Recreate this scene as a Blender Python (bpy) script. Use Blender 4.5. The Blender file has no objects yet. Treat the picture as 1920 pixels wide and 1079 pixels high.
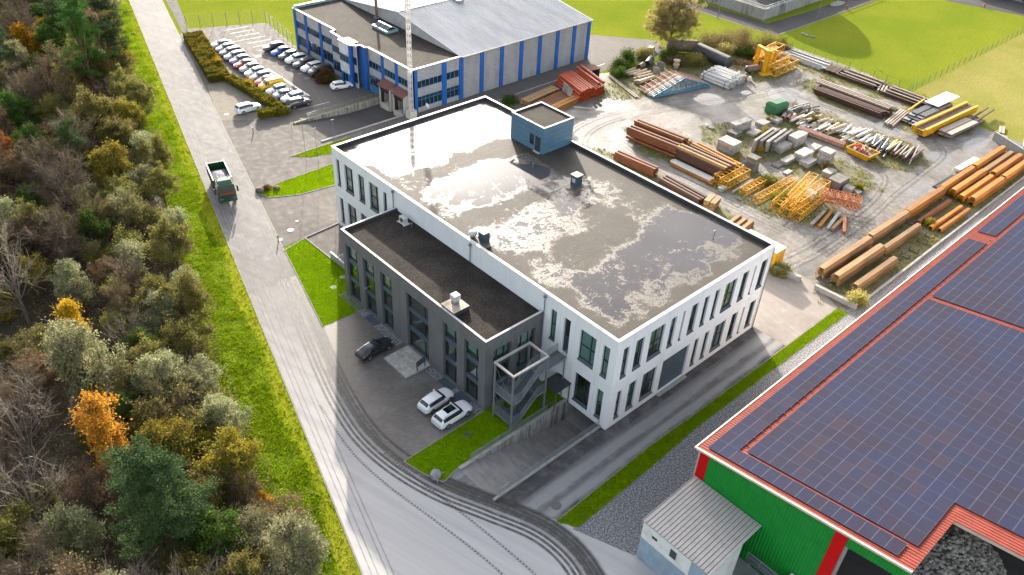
import bpy, bmesh, math, random
import numpy as np
from mathutils import Vector, Matrix
random.seed(7)
SC = bpy.context.scene
COL = SC.collection

# ---------------------------------------------------------------- camera
CAM = np.array([-51.8837, -37.6674, 66.779])
ROT = np.array([[0.74140497, -0.66969441, 0.04275581], [0.37828475, 0.46971711, 0.79766314], [0.55427368, 0.57521755, -0.60158578]])
FOC = 1520.254
cd = bpy.data.cameras.new('camera')
cd.sensor_width = 36.0
cd.lens = FOC / 1920 * 36
cd.clip_start = 0.5
cd.clip_end = 6000
cam = bpy.data.objects.new('camera', cd)
COL.objects.link(cam)
m = Matrix.Identity(4)
for i in range(3):
    m[i][0] = ROT[0][i]; m[i][1] = ROT[1][i]; m[i][2] = -ROT[2][i]; m[i][3] = CAM[i]
cam.matrix_world = m
SC.camera = cam

# ---------------------------------------------------------------- sky, sun, exposure
SUN_AZ, SUN_EL = math.radians(57.0), math.radians(15.6)
w = bpy.data.worlds.new('World'); SC.world = w; w.use_nodes = True
nt = w.node_tree; nt.nodes.clear()
sky = nt.nodes.new('ShaderNodeTexSky'); sky.sky_type = 'NISHITA'; sky.sun_disc = False
sky.sun_elevation = SUN_EL; sky.sun_rotation = math.pi / 2 - SUN_AZ
sky.air_density = 1.0; sky.dust_density = 4.5; sky.ozone_density = 1.0; sky.altitude = 400
bg = nt.nodes.new('ShaderNodeBackground'); bg.inputs[1].default_value = 0.125
wo = nt.nodes.new('ShaderNodeOutputWorld')
# broken thin cloud: the sky's own brightness, greyed and varied by one noise over the whole dome
tc = nt.nodes.new('ShaderNodeTexCoord'); mp = nt.nodes.new('ShaderNodeMapping'); mp.inputs['Scale'].default_value = (1, 1, 2.2)
cl = nt.nodes.new('ShaderNodeTexNoise'); cl.inputs['Scale'].default_value = 3.2; cl.inputs['Detail'].default_value = 6; cl.inputs['Roughness'].default_value = 0.6
cr = nt.nodes.new('ShaderNodeMapRange'); cr.inputs[1].default_value = 0.38; cr.inputs[2].default_value = 0.62
hs = nt.nodes.new('ShaderNodeHueSaturation'); hs.inputs['Saturation'].default_value = 0.18; hs.inputs['Value'].default_value = 1.6
mx = nt.nodes.new('ShaderNodeMix'); mx.data_type = 'RGBA'
nt.links.new(tc.outputs['Generated'], mp.inputs['Vector']); nt.links.new(mp.outputs[0], cl.inputs['Vector']); nt.links.new(cl.outputs['Fac'], cr.inputs[0]); nt.links.new(cr.outputs[0], mx.inputs[0])
nt.links.new(sky.outputs[0], hs.inputs['Color']); nt.links.new(sky.outputs[0], mx.inputs[6]); nt.links.new(hs.outputs[0], mx.inputs[7])
nt.links.new(mx.outputs[2], bg.inputs[0]); nt.links.new(bg.outputs[0], wo.inputs[0])
sl = bpy.data.lights.new('sun', 'SUN'); sl.energy = 4.1; sl.angle = math.radians(0.6); sl.color = (1.0, 0.90, 0.76)
so = bpy.data.objects.new('sun', sl); COL.objects.link(so)
sd = Vector((math.cos(SUN_EL) * math.cos(SUN_AZ), math.cos(SUN_EL) * math.sin(SUN_AZ), math.sin(SUN_EL)))
so.rotation_euler = (-sd).to_track_quat('-Z', 'Y').to_euler(); so.location = sd * 200
SC.view_settings.view_transform = 'Standard'; SC.view_settings.look = 'None'
SC.view_settings.exposure = 1.65; SC.view_settings.gamma = 1.0; SC.view_settings.use_curve_mapping = False
SC.cycles.max_bounces = 6; SC.cycles.diffuse_bounces = 3; SC.cycles.glossy_bounces = 3
SC.cycles.transmission_bounces = 4; SC.cycles.transparent_max_bounces = 12
SC.cycles.sample_clamp_indirect = 6.0; SC.cycles.use_denoising = True
SC.cycles.caustics_reflective = False; SC.cycles.caustics_refractive = False

# ---------------------------------------------------------------- surveying: a point of the site seen at photo position (px, py), at height z
def G(px, py, z=0.0):
    d = np.array([(px - 960) / FOC, -(py - 539.5) / FOC, 1.0]) @ ROT
    t = (z - CAM[2]) / d[2]
    p = CAM + t * d
    return (float(p[0]), float(p[1]))

# ---------------------------------------------------------------- object helpers
def tag(o, label=None, cat=None, group=None, kind=None):
    if label: o['label'] = label
    if cat: o['category'] = cat
    if group: o['group'] = group
    if kind: o['kind'] = kind
    return o

def thing(name, label, cat, loc=(0, 0, 0), rz=0.0, group=None):
    o = bpy.data.objects.new(name, None); COL.objects.link(o)
    o.empty_display_size = 0.2
    o.location = loc; o.rotation_euler = (0, 0, rz)
    return tag(o, label, cat, group)

def mesh_obj(name, me, parent=None, loc=(0, 0, 0), rot=(0, 0, 0), scale=None):
    o = bpy.data.objects.new(name, me); COL.objects.link(o)
    o.location = loc; o.rotation_euler = rot
    if scale: o.scale = scale
    if parent: o.parent = parent
    return o

def copy_tree(o, parent=None):
    c = o.copy(); COL.objects.link(c); c.parent = parent
    for ch in o.children: copy_tree(ch, c)
    return c

class MB:
    """collects shapes for one mesh"""
    def __init__(s): s.v = []; s.f = []; s.m = []
    def add(s, vs, fs, mi=0):
        n = len(s.v); s.v += [tuple(p) for p in vs]
        s.f += [tuple(i + n for i in f) for f in fs]; s.m += [mi] * len(fs); return s
    def box(s, x0, x1, y0, y1, z0, z1, mi=0):
        return s.add([(x0, y0, z0), (x1, y0, z0), (x1, y1, z0), (x0, y1, z0), (x0, y0, z1), (x1, y0, z1), (x1, y1, z1), (x0, y1, z1)],
                     [(3, 2, 1, 0), (4, 5, 6, 7), (0, 1, 5, 4), (1, 2, 6, 5), (2, 3, 7, 6), (3, 0, 4, 7)], mi)
    def quad(s, a, b, c, d, mi=0): return s.add([a, b, c, d], [(0, 1, 2, 3)], mi)
    def prism(s, poly, z0, z1, mi=0):
        n = len(poly)
        vs = [(x, y, z0) for x, y in poly] + [(x, y, z1) for x, y in poly]
        return s.add(vs, [tuple(range(n - 1, -1, -1)), tuple(range(n, 2 * n))] + [(i, (i + 1) % n, n + (i + 1) % n, n + i) for i in range(n)], mi)
    def extrude(s, prof, axis, a0, a1, mi=0, caps=True):
        """profile of (u, z) pushed along axis 'x' or 'y'"""
        n = len(prof)
        P = (lambda u, z, a: (a, u, z)) if axis == 'x' else (lambda u, z, a: (u, a, z))
        vs = [P(u, z, a0) for u, z in prof] + [P(u, z, a1) for u, z in prof]
        fs = [(i, (i + 1) % n, n + (i + 1) % n, n + i) for i in range(n)]
        if caps: fs += [tuple(range(n - 1, -1, -1)), tuple(range(n, 2 * n))]
        return s.add(vs, fs, mi)
    def tube(s, a, b, r, n=6, r2=None, mi=0, caps=True):
        a = Vector(a); b = Vector(b); d = b - a
        if d.length < 1e-6: return s
        d.normalize(); u = d.orthogonal().normalized(); v = d.cross(u); r2 = r if r2 is None else r2
        vs = []
        for c, rr in ((a, r), (b, r2)):
            for i in range(n):
                t = 2 * math.pi * i / n; vs.append(c + u * (rr * math.cos(t)) + v * (rr * math.sin(t)))
        fs = [(i, (i + 1) % n, n + (i + 1) % n, n + i) for i in range(n)]
        if caps: fs += [tuple(range(n - 1, -1, -1)), tuple(range(n, 2 * n))]
        return s.add(vs, fs, mi)
    def pipe(s, a, b, r, t, n=12, mi=0):
        """hollow pipe, open ends"""
        a = Vector(a); b = Vector(b); d = (b - a).normalized(); u = d.orthogonal().normalized(); v = d.cross(u)
        vs = []
        for c, rr in ((a, r), (b, r), (b, r - t), (a, r - t)):
            for i in range(n):
                k = 2 * math.pi * i / n; vs.append(c + u * (rr * math.cos(k)) + v * (rr * math.sin(k)))
        fs = []
        for q in range(4):
            for i in range(n):
                fs.append((q * n + i, q * n + (i + 1) % n, ((q + 1) % 4) * n + (i + 1) % n, ((q + 1) % 4) * n + i))
        return s.add(vs, fs, mi)
    def lathe(s, prof, n=16, c=(0, 0, 0), mi=0):
        k = len(prof); vs = []
        for r, z in prof:
            for i in range(n):
                t = 2 * math.pi * i / n; vs.append((c[0] + r * math.cos(t), c[1] + r * math.sin(t), c[2] + z))
        fs = [(q * n + i, q * n + (i + 1) % n, (q + 1) * n + (i + 1) % n, (q + 1) * n + i) for q in range(k - 1) for i in range(n)]
        return s.add(vs, fs, mi)
    def mesh(s, name, mats, smooth=False):
        me = bpy.data.meshes.new(name); me.from_pydata(s.v, [], s.f)
        if not isinstance(mats, (list, tuple)): mats = [mats]
        for q in mats: me.materials.append(q)
        if len(mats) > 1: me.polygons.foreach_set('material_index', s.m)
        if smooth: me.polygons.foreach_set('use_smooth', [True] * len(s.f))
        me.update(); return me
    def build(s, name, mats, parent=None, smooth=False, loc=(0, 0, 0), rot=(0, 0, 0)):
        return mesh_obj(name, s.mesh(name, mats, smooth), parent, loc, rot)

def np_mesh(name, V, F, mats, mi=None, attrs=None, smooth=False):
    """mesh from numpy arrays; F is (n, 3) or (n, 4)"""
    me = bpy.data.meshes.new(name); k = F.shape[1]
    me.vertices.add(len(V)); me.vertices.foreach_set('co', V.astype(np.float32).ravel())
    me.loops.add(F.size); me.loops.foreach_set('vertex_index', F.astype(np.int32).ravel())
    me.polygons.add(len(F)); me.polygons.foreach_set('loop_start', np.arange(0, F.size, k, dtype=np.int32))
    me.polygons.foreach_set('loop_total', np.full(len(F), k, dtype=np.int32))
    if not isinstance(mats, (list, tuple)): mats = [mats]
    for q in mats: me.materials.append(q)
    if mi is not None: me.polygons.foreach_set('material_index', mi.astype(np.int32))
    if smooth: me.polygons.foreach_set('use_smooth', np.ones(len(F), dtype=bool))
    me.update(calc_edges=True)
    for nm, a in (attrs or {}).items():
        at = me.attributes.new(nm, 'FLOAT', 'POINT'); at.data.foreach_set('value', a.astype(np.float32))
    return me

def vnoise(x, y, seed=0):
    """smooth value noise on numpy arrays, range 0..1"""
    xi = np.floor(x).astype(np.int64); yi = np.floor(y).astype(np.int64); fx = x - xi; fy = y - yi
    fx = fx * fx * (3 - 2 * fx); fy = fy * fy * (3 - 2 * fy)
    def h(a, b):
        n = (a * 374761393 + b * 668265263 + seed * 974634777) & 0x7fffffff
        n = ((n ^ (n >> 13)) * 1274126177) & 0x7fffffff
        return ((n ^ (n >> 16)) & 0xffff) / 65535.0
    return (h(xi, yi) * (1 - fx) + h(xi + 1, yi) * fx) * (1 - fy) + (h(xi, yi + 1) * (1 - fx) + h(xi + 1, yi + 1) * fx) * fy

def fbm(x, y, seed=0, octv=4, gain=0.55):
    r = 0; a = 1; t = 0
    for o in range(octv):
        r = r + a * vnoise(x * 2 ** o, y * 2 ** o, seed + o); t += a; a *= gain
    return r / t

def inside(x, y, poly):
    r = np.zeros(x.shape, dtype=bool); n = len(poly)
    for i in range(n):
        x0, y0 = poly[i]; x1, y1 = poly[(i + 1) % n]
        c = ((y0 > y) != (y1 > y)) & (x < (x1 - x0) * (y - y0) / (y1 - y0 + 1e-12) + x0)
        r ^= c
    return r
# ---------------------------------------------------------------- materials
class N:
    """thin wrapper to write node trees shortly"""
    def __init__(s, name):
        s.mat = bpy.data.materials.new(name); s.mat.use_nodes = True
        s.t = s.mat.node_tree; s.n = s.t.nodes; s.b = s.n['Principled BSDF']; s.out = s.n['Material Output']
    def node(s, typ, **kw):
        o = s.n.new(typ)
        for k, v in kw.items():
            if k.startswith('_'): setattr(o, k[1:], v)
            else: s.put(o.inputs[k], v)
        return o
    def put(s, sock, v):
        if hasattr(v, 'is_linked') or isinstance(v, bpy.types.NodeSocket): s.t.links.new(v, sock)
        elif isinstance(v, (tuple, list)) and len(v) == 3 and sock.type == 'RGBA': sock.default_value = (*v, 1)
        else: sock.default_value = v
    def set(s, **kw):
        for k, v in kw.items(): s.put(s.b.inputs[k.replace('_', ' ')], v)
    def pos(s, scale=(1, 1, 1), rz=0.0, obj=False):
        if obj: src = s.node('ShaderNodeTexCoord').outputs['Object']
        else: src = s.node('ShaderNodeNewGeometry').outputs['Position']
        if rz:
            m0 = s.node('ShaderNodeMapping'); s.put(m0.inputs['Vector'], src); m0.inputs['Rotation'].default_value = (0, 0, rz); src = m0.outputs[0]; rz = 0.0
        mp = s.node('ShaderNodeMapping'); s.put(mp.inputs['Vector'], src)
        mp.inputs['Scale'].default_value = scale; mp.inputs['Rotation'].default_value = (0, 0, rz)
        return mp.outputs[0]
    def noise(s, vec, scale, detail=4.0, rough=0.55, dist=0.0):
        o = s.node('ShaderNodeTexNoise', Scale=scale, Detail=detail, Roughness=rough, Distortion=dist)
        s.put(o.inputs['Vector'], vec); return o.outputs['Fac']
    def ramp(s, fac, lo, hi, a=0.0, b=1.0):
        o = s.node('ShaderNodeMapRange'); o.clamp = True
        for i, v in enumerate((fac, lo, hi, a, b)): s.put(o.inputs[i], v)
        return o.outputs[0]
    def mix(s, fac, a, b):
        o = s.node('ShaderNodeMix', _data_type='RGBA')
        s.put(o.inputs[0], fac); s.put(o.inputs[6], a); s.put(o.inputs[7], b); return o.outputs[2]
    def math(s, op, a, b=0.0):
        o = s.node('ShaderNodeMath', _operation=op); s.put(o.inputs[0], a); s.put(o.inputs[1], b); return o.outputs[0]
    def attr(s, name):
        o = s.node('ShaderNodeAttribute', _attribute_name=name); return o.outputs['Fac']
    def bump(s, h, strength=0.4, dist=0.02):
        o = s.node('ShaderNodeBump', Strength=strength, Distance=dist); s.put(o.inputs['Height'], h); s.set(Normal=o.outputs[0])
    def rand(s): return s.node('ShaderNodeObjectInfo').outputs['Random']
    def island(s): return s.node('ShaderNodeNewGeometry').outputs['Random Per Island']

def noisy(name, a, b, scale=1.0, rough=0.7, bump=0.0, metal=0.0, fine=None, obj=False, stretch=(1, 1, 1), lo=0.35, hi=0.65, rnd=0.0, spec=0.5, rz=0.0, bdist=0.02):
    n = N(name); v = n.pos(stretch, obj=obj, rz=rz)
    f = n.noise(v, scale, 5, 0.6); c = n.mix(n.ramp(f, lo, hi), a, b)
    fs = fine or scale * 9
    g = n.noise(v, fs, 3, 0.6)
    c = n.mix(n.ramp(g, 0.3, 0.7, 0.0, 0.35), c, tuple(x * 0.55 for x in a))
    if rnd:
        hs = n.node('ShaderNodeHueSaturation', Color=c); n.put(hs.inputs['Value'], n.ramp(n.rand(), 0, 1, 1 - rnd, 1 + rnd)); c = hs.outputs[0]
    n.set(Base_Color=c, Roughness=rough, Metallic=metal); n.b.inputs['Specular IOR Level'].default_value = spec
    if bump: n.bump(g, bump, bdist)
    return n.mat

def plain(name, c, rough=0.5, metal=0.0, spec=0.5, coat=0.0, dirt=0.12):
    n = N(name); v = n.pos()
    f = n.noise(v, 0.9, 4, 0.6); d = tuple(x * (1 - dirt * 2) for x in c)
    n.set(Base_Color=n.mix(n.ramp(f, 0.35, 0.7), c, d), Roughness=n.ramp(n.noise(v, 3.0, 3), 0.3, 0.7, max(rough - 0.06, 0.02), rough + 0.08), Metallic=metal)
    n.b.inputs['Specular IOR Level'].default_value = spec; n.b.inputs['Coat Weight'].default_value = coat; n.b.inputs['Coat Roughness'].default_value = 0.05
    return n.mat

def leaf_mat(name, a, b, c, trans=0.35, rnd=0.25):
    a, b, c = (tuple(min(q * 1.25, .9) for q in w) for w in (a, b, c))
    n = N(name); isl = n.island(); v = n.pos()
    big = n.noise(v, 0.35, 2)
    col = n.mix(isl, a, b); col = n.mix(n.ramp(big, 0.45, 0.65, 0, 0.8), col, c)
    hs = n.node('ShaderNodeHueSaturation', Color=col); n.put(hs.inputs['Value'], n.ramp(n.rand(), 0, 1, 1 - rnd, 1 + rnd)); n.put(hs.inputs['Hue'], n.ramp(n.rand(), 0, 1, 0.485, 0.515))
    col = hs.outputs[0]
    n.set(Base_Color=col, Roughness=0.8); n.b.inputs['Specular IOR Level'].default_value = 0.06
    tr = n.node('ShaderNodeBsdfTranslucent', Color=col); mx = n.node('ShaderNodeMixShader', Fac=trans)
    n.t.links.new(n.b.outputs[0], mx.inputs[1]); n.t.links.new(tr.outputs[0], mx.inputs[2]); n.t.links.new(mx.outputs[0], n.out.inputs[0])
    return n.mat

ROADRZ = math.radians(-15.1)
M = {}
# --- ground
def grass_mat(name, a, b, c, s=0.25, bump=0.6):
    n = N(name); v = n.pos()
    big = n.noise(v, s, 3, 0.6); mid = n.noise(v, 1.7, 4, 0.65); fine = n.noise(v, 7.0, 3, 0.7)
    col = n.mix(n.ramp(big, 0.35, 0.65), a, b); col = n.mix(n.ramp(mid, 0.48, 0.7, 0, 0.8), col, c)
    col = n.mix(n.ramp(fine, 0.45, 0.75, 0, 0.6), col, tuple(x * 0.45 for x in a))
    n.set(Base_Color=col, Roughness=1.0); n.b.inputs['Specular IOR Level'].default_value = 0.0
    n.bump(n.math('ADD', fine, mid), bump, 0.12); return n.mat
M['field'] = grass_mat('field_grass', (0.168, 0.215, 0.022), (0.235, 0.25, 0.028), (0.12, 0.175, 0.018), 0.06)
M['field_dry'] = grass_mat('dry_meadow', (0.26, 0.25, 0.06), (0.34, 0.29, 0.10), (0.19, 0.21, 0.035), 0.09)
M['verge'] = grass_mat('verge_grass', (0.16, 0.235, 0.010), (0.22, 0.27, 0.013), (0.11, 0.18, 0.008), 0.15)
M['field_dry_green'] = grass_mat('mown_edge_grass', (0.22, 0.24, 0.012), (0.28, 0.26, 0.03), (0.15, 0.19, 0.008), 0.4)
M['lawn'] = grass_mat('lawn_grass', (0.14, 0.255, 0.001), (0.19, 0.29, 0.001), (0.11, 0.215, 0.001), 0.3, 0.35)
M['forest_floor'] = noisy('leaf_litter', (0.045, 0.032, 0.018), (0.085, 0.062, 0.034), 0.8, 0.95, 0.5, fine=6)

def asphalt(name, a, b, streak=0.5, rough=0.45, rz=ROADRZ, stains=0.4, spec=.3, dust_shade_lift=False):
    n = N(name)
    vs = n.pos((1.0, 0.018, 1), rz); v = n.pos()
    st = n.noise(vs, 1.1, 5, 0.7); bl = n.noise(v, 0.12, 5, 0.6); fn = n.noise(v, 22.0, 2, 0.6); md = n.noise(v, 0.9, 5, 0.65)
    col = n.mix(n.ramp(st, 0.35, 0.65, 0, streak), a, b)
    col = n.mix(n.ramp(bl, 0.45, 0.7, 0, stains), col, tuple(x * 0.6 for x in a))
    col = n.mix(n.ramp(md, 0.5, 0.75, 0, 0.35), col, b)
    col = n.mix(n.ramp(fn, 0.3, 0.7, 0, 0.35), col, tuple(x * 0.65 for x in a))
    if dust_shade_lift:      # pale mud film over the junction, colour lightened further to offset its shade
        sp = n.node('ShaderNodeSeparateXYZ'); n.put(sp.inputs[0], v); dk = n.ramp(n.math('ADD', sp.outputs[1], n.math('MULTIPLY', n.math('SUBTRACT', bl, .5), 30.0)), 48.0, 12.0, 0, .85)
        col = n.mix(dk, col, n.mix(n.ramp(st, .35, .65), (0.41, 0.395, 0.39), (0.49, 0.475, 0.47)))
    n.set(Base_Color=col, Roughness=n.ramp(md, 0.3, 0.7, rough - 0.1, rough + 0.15)); n.bump(fn, 0.25, 0.01); n.b.inputs['Specular IOR Level'].default_value = spec
    return n.mat
M['road'] = asphalt('road_asphalt', (0.185, 0.174, 0.168), (0.27, 0.257, 0.25), 0.9, 0.75, spec=.10, dust_shade_lift=True)
M['lot'] = asphalt('parking_asphalt', (0.125, 0.111, 0.102), (0.185, 0.167, 0.155), 0.5, 0.8, rz=0.3, spec=.12)
M['service'] = asphalt('service_asphalt', (0.085, 0.082, 0.084), (0.34, 0.335, 0.335), 1.0, 0.5, rz=math.radians(90), stains=0.5)
def service():
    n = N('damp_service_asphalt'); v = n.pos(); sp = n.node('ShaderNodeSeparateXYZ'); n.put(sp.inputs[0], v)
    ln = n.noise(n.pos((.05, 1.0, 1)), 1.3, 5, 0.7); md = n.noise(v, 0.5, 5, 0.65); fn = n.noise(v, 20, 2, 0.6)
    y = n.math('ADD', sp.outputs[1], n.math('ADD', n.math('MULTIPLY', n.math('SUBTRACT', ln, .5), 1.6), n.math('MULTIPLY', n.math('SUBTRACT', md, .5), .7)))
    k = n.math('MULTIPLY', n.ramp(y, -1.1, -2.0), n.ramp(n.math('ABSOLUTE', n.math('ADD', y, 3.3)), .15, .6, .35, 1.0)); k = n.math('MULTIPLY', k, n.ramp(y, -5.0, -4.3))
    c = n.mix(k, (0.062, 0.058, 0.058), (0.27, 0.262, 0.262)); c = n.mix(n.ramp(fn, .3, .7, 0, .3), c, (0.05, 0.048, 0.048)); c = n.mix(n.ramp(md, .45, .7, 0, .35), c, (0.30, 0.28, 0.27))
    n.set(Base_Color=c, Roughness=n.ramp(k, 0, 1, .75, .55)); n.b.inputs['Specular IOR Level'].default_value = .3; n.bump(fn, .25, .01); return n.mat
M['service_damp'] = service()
M['far_road'] = asphalt('far_asphalt', (0.085, 0.08, 0.077), (0.125, 0.116, 0.11), 0.6, 0.8, spec=.08)
M['concrete_lane'] = asphalt('dusty_glare_concrete', (0.25, 0.215, 0.19), (0.46, 0.42, 0.38), 0.25, 0.6, rz=0.2, spec=.3, stains=.7)  # dusty concrete, its pale tone raised to stand in for wet glare
M['kerb'] = noisy('kerb_stone', (0.24, 0.225, 0.205), (0.32, 0.30, 0.275), 2.0, 0.85, spec=.2)
M['gravel'] = noisy('crushed_gravel', (0.13, 0.13, 0.138), (0.46, 0.46, 0.48), 5.5, 0.8, 1.0, fine=11.0, bdist=0.2, lo=.44, hi=.62)
M['white_line'] = noisy('road_paint', (0.62, 0.60, 0.56), (0.72, 0.70, 0.66), 4, 0.6)
M['lid'] = noisy('cast_iron_lid', (0.09, 0.085, 0.08), (0.15, 0.14, 0.13), 6, 0.6)
M['lid_pale'] = noisy('concrete_lid', (0.40, 0.37, 0.33), (0.5, 0.46, 0.42), 4, 0.7)
def pavers():
    n = N('paver_blocks'); v = n.pos((1, 1, 1), math.radians(45))
    br = n.node('ShaderNodeTexBrick', Scale=1.0); n.put(br.inputs['Vector'], v)
    br.inputs['Brick Width'].default_value = 0.36; br.inputs['Row Height'].default_value = 0.18; br.inputs['Mortar Size'].default_value = 0.014
    n.put(br.inputs['Color1'], (0.105, 0.092, 0.082)); n.put(br.inputs['Color2'], (0.15, 0.132, 0.12)); n.put(br.inputs['Mortar'], (0.05, 0.045, 0.04))
    w2 = n.pos(); big = n.noise(w2, 0.16, 4, 0.6); md = n.noise(w2, 1.1, 5, 0.7)
    col = n.mix(n.ramp(big, 0.5, 0.72, 0, 0.7), br.outputs[0], (0.24, 0.225, 0.21)); col = n.mix(n.ramp(md, 0.45, 0.75, 0, 0.3), col, (0.07, 0.06, 0.05))
    n.set(Base_Color=col, Roughness=0.62); n.bump(br.outputs['Fac'], -0.5, 0.012); return n.mat
M['pavers'] = pavers()
M['bay'] = noisy('dusty_bay_pavers', (0.19, 0.165, 0.13), (0.25, 0.22, 0.18), 1.0, 0.85, 0.2, fine=5, spec=.1)
def tread(name, dens, zig=True):
    """dark tyre marks on the road: u along the track, v across"""
    n = N(name); uv = n.node('ShaderNodeUVMap'); sp = n.node('ShaderNodeSeparateXYZ'); n.put(sp.inputs[0], uv.outputs[0])
    u, v2 = sp.outputs[0], sp.outputs[1]; w2 = n.pos(); nz = n.noise(w2, 1.3, 5, 0.7); fn = n.noise(w2, 14, 3, 0.7)
    edge = n.ramp(n.math('ABSOLUTE', n.math('SUBTRACT', v2, 0.5)), 0.30, 0.5, 1.0, 0.0)
    a = n.math('MULTIPLY', n.ramp(nz, 0.3, 0.62, 0.45, 1.0), edge)
    if zig:
        tri = n.math('PINGPONG', n.math('ADD', n.math('MULTIPLY', u, 2.6), n.math('MULTIPLY', n.math('ABSOLUTE', n.math('SUBTRACT', v2, 0.5)), 0.9)), 0.5)
        a = n.math('MULTIPLY', a, n.ramp(tri, 0.14, 0.3, 0.1, 1.0))
    a = n.math('MULTIPLY', n.math('MULTIPLY', a, n.ramp(fn, 0.3, 0.6, 0.5, 1.0)), dens)
    n.set(Base_Color=(0.06, 0.055, 0.05), Roughness=0.6, Alpha=a); return n.mat
M['track'] = tread('tyre_mud', 0.97, False)
M['track_zig'] = tread('tyre_tread', 0.75, True)
M['track_soft'] = tread('tyre_dust', 0.40, False)
def yard():
    n = N('yard_ground'); v = n.pos()
    wet, weed = n.attr('wet'), n.attr('weed')
    a, b, f, g = n.noise(v, 0.22, 5, 0.65), n.noise(v, 1.1, 5, 0.7), n.noise(v, 6.0, 4, 0.7), n.noise(v, 0.5, 5, 0.7, 2.0)
    col = n.mix(n.ramp(a, 0.35, 0.65), (0.13, 0.114, 0.096), (0.29, 0.262, 0.232)); col = n.mix(n.ramp(b, 0.45, 0.66, 0, 0.75), col, (0.08, 0.07, 0.06))
    col = n.mix(n.ramp(g, 0.52, 0.62, 0, 0.45), col, (0.115, 0.102, 0.094))
    wc = n.mix(n.ramp(n.noise(v, 0.8, 4), 0.38, 0.6), (0.085, 0.06, 0.032), (0.11, 0.115, 0.018)); wc = n.mix(n.ramp(f, 0.45, 0.7, 0, 0.6), wc, (0.17, 0.14, 0.055))
    k = n.ramp(n.math('ADD', weed, n.math('MULTIPLY', n.math('SUBTRACT', b, 0.5), 0.8)), 0.42, 0.62)
    col = n.mix(k, col, wc); col = n.mix(n.ramp(f, 0.45, 0.75, 0, 0.4), col, (0.10, 0.09, 0.08))
    ws = n.math('ADD', wet, n.math('MULTIPLY', n.math('SUBTRACT', b, 0.5), 0.5)); damp = n.ramp(ws, 0.25, 0.6); pud = n.ramp(ws, 0.58, 0.66)
    col = n.mix(n.math('MULTIPLY', damp, 0.35), col, (0.13, 0.12, 0.11))
    ro = n.math('SUBTRACT', 0.75, n.math('MULTIPLY', damp, 0.35)); ro = n.math('MULTIPLY', ro, n.ramp(pud, 0, 1, 1, 0.06))
    n.set(Base_Color=col, Roughness=ro); st = n.ramp(pud, 0, 1, 0.7, 0.0)
    bp = n.node('ShaderNodeBump', Distance=0.08); n.put(bp.inputs['Strength'], st); n.put(bp.inputs['Height'], n.math('ADD', f, b)); n.set(Normal=bp.outputs[0])
    return n.mat
M['yard'] = yard()
def roof_gravel(name, wetname=None, a=(0.038, 0.029, 0.022), b=(0.060, 0.048, 0.038)):
    n = N(name); v = n.pos()
    big, md, fn, gr = n.noise(v, 0.3, 4, 0.6), n.noise(v, 0.75, 9, 0.78, 0.6), n.noise(v, 3.6, 5, 0.8), n.noise(v, 9.0, 3, 0.8)
    col = n.mix(n.ramp(big, 0.4, 0.62), a, b); col = n.mix(n.ramp(gr, 0.42, 0.56, 0, 0.8), col, tuple(x * 0.4 for x in a)); col = n.mix(n.ramp(n.noise(v, 6.5, 3, .85), 0.56, 0.64, 0, 0.5), col, tuple(min(x * 2.0, 1) for x in b))
    if wetname:
        ws = n.math('ADD', n.attr(wetname), n.math('ADD', n.math('MULTIPLY', n.math('SUBTRACT', md, 0.5), 1.9), n.math('MULTIPLY', n.math('SUBTRACT', fn, 0.5), 0.7)))
        rim, pud = n.ramp(ws, 0.36, 0.60), n.ramp(ws, 0.60, 0.72)
        col = n.mix(n.math('MULTIPLY', rim, 0.7), col, n.mix(n.ramp(gr, 0.4, 0.6), (0.21, 0.178, 0.148), (0.11, 0.09, 0.074)))
        col = n.mix(pud, col, (0.06, 0.056, 0.058))
        ro = n.ramp(pud, 0, 1, 0.0, 1.0); r1 = n.ramp(rim, 0, 1, 0.8, 0.34)
        n.set(Roughness=n.math('MULTIPLY', r1, n.ramp(ro, 0, 1, 1.0, 0.10)))
        bp = n.node('ShaderNodeBump', Distance=0.03); n.put(bp.inputs['Strength'], n.ramp(pud, 0, 1, 0.8, 0.0)); n.put(bp.inputs['Height'], gr); n.set(Normal=bp.outputs[0])
    else:
        n.set(Roughness=0.9); n.bump(gr, 0.8, 0.03); n.b.inputs['Specular IOR Level'].default_value = .1
    n.set(Base_Color=col); return n.mat
M['roof_wet'] = roof_gravel('gravel_roof_with_puddles', 'wet')
M['roof_gravel'] = roof_gravel('gravel_roof', None, (0.05, 0.042, 0.036), (0.08, 0.068, 0.058))
M['roof_dark'] = roof_gravel('dark_gravel_roof', None, (0.034, 0.029, 0.025), (0.058, 0.05, 0.043))
# --- buildings
M['white_wall'] = noisy('white_facade', (0.78, 0.79, 0.80), (0.84, 0.845, 0.85), 0.7, 0.6, fine=3.0)
def whitewall():
    n = N('white_render'); v = n.pos((1, 1, 0.25)); f = n.noise(v, 0.8, 5, 0.65); g = n.noise(n.pos(), 0.35, 3)
    n.set(Base_Color=n.mix(n.ramp(f, 0.5, 0.8, 0, 0.6), (0.76, 0.765, 0.775), (0.62, 0.62, 0.61)), Roughness=0.7); return n.mat
M['white_wall'] = whitewall()
M['grey_wall'] = noisy('grey_fibre_cement', (0.125, 0.124, 0.126), (0.16, 0.158, 0.16), 0.6, 0.65, fine=6, stretch=(1, 1, 0.4))
M['joint'] = plain('joint_shadow_gap', (0.10, 0.10, 0.105), 0.8)
M['coping'] = plain('coping_sheet', (0.56, 0.545, 0.52), 0.5, 0.0, spec=.2)
M['bitumen'] = plain('bitumen_upstand', (0.055, 0.055, 0.058), 0.6)
M['frame'] = plain('anthracite_frame', (0.035, 0.05, 0.062), 0.4)
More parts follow.
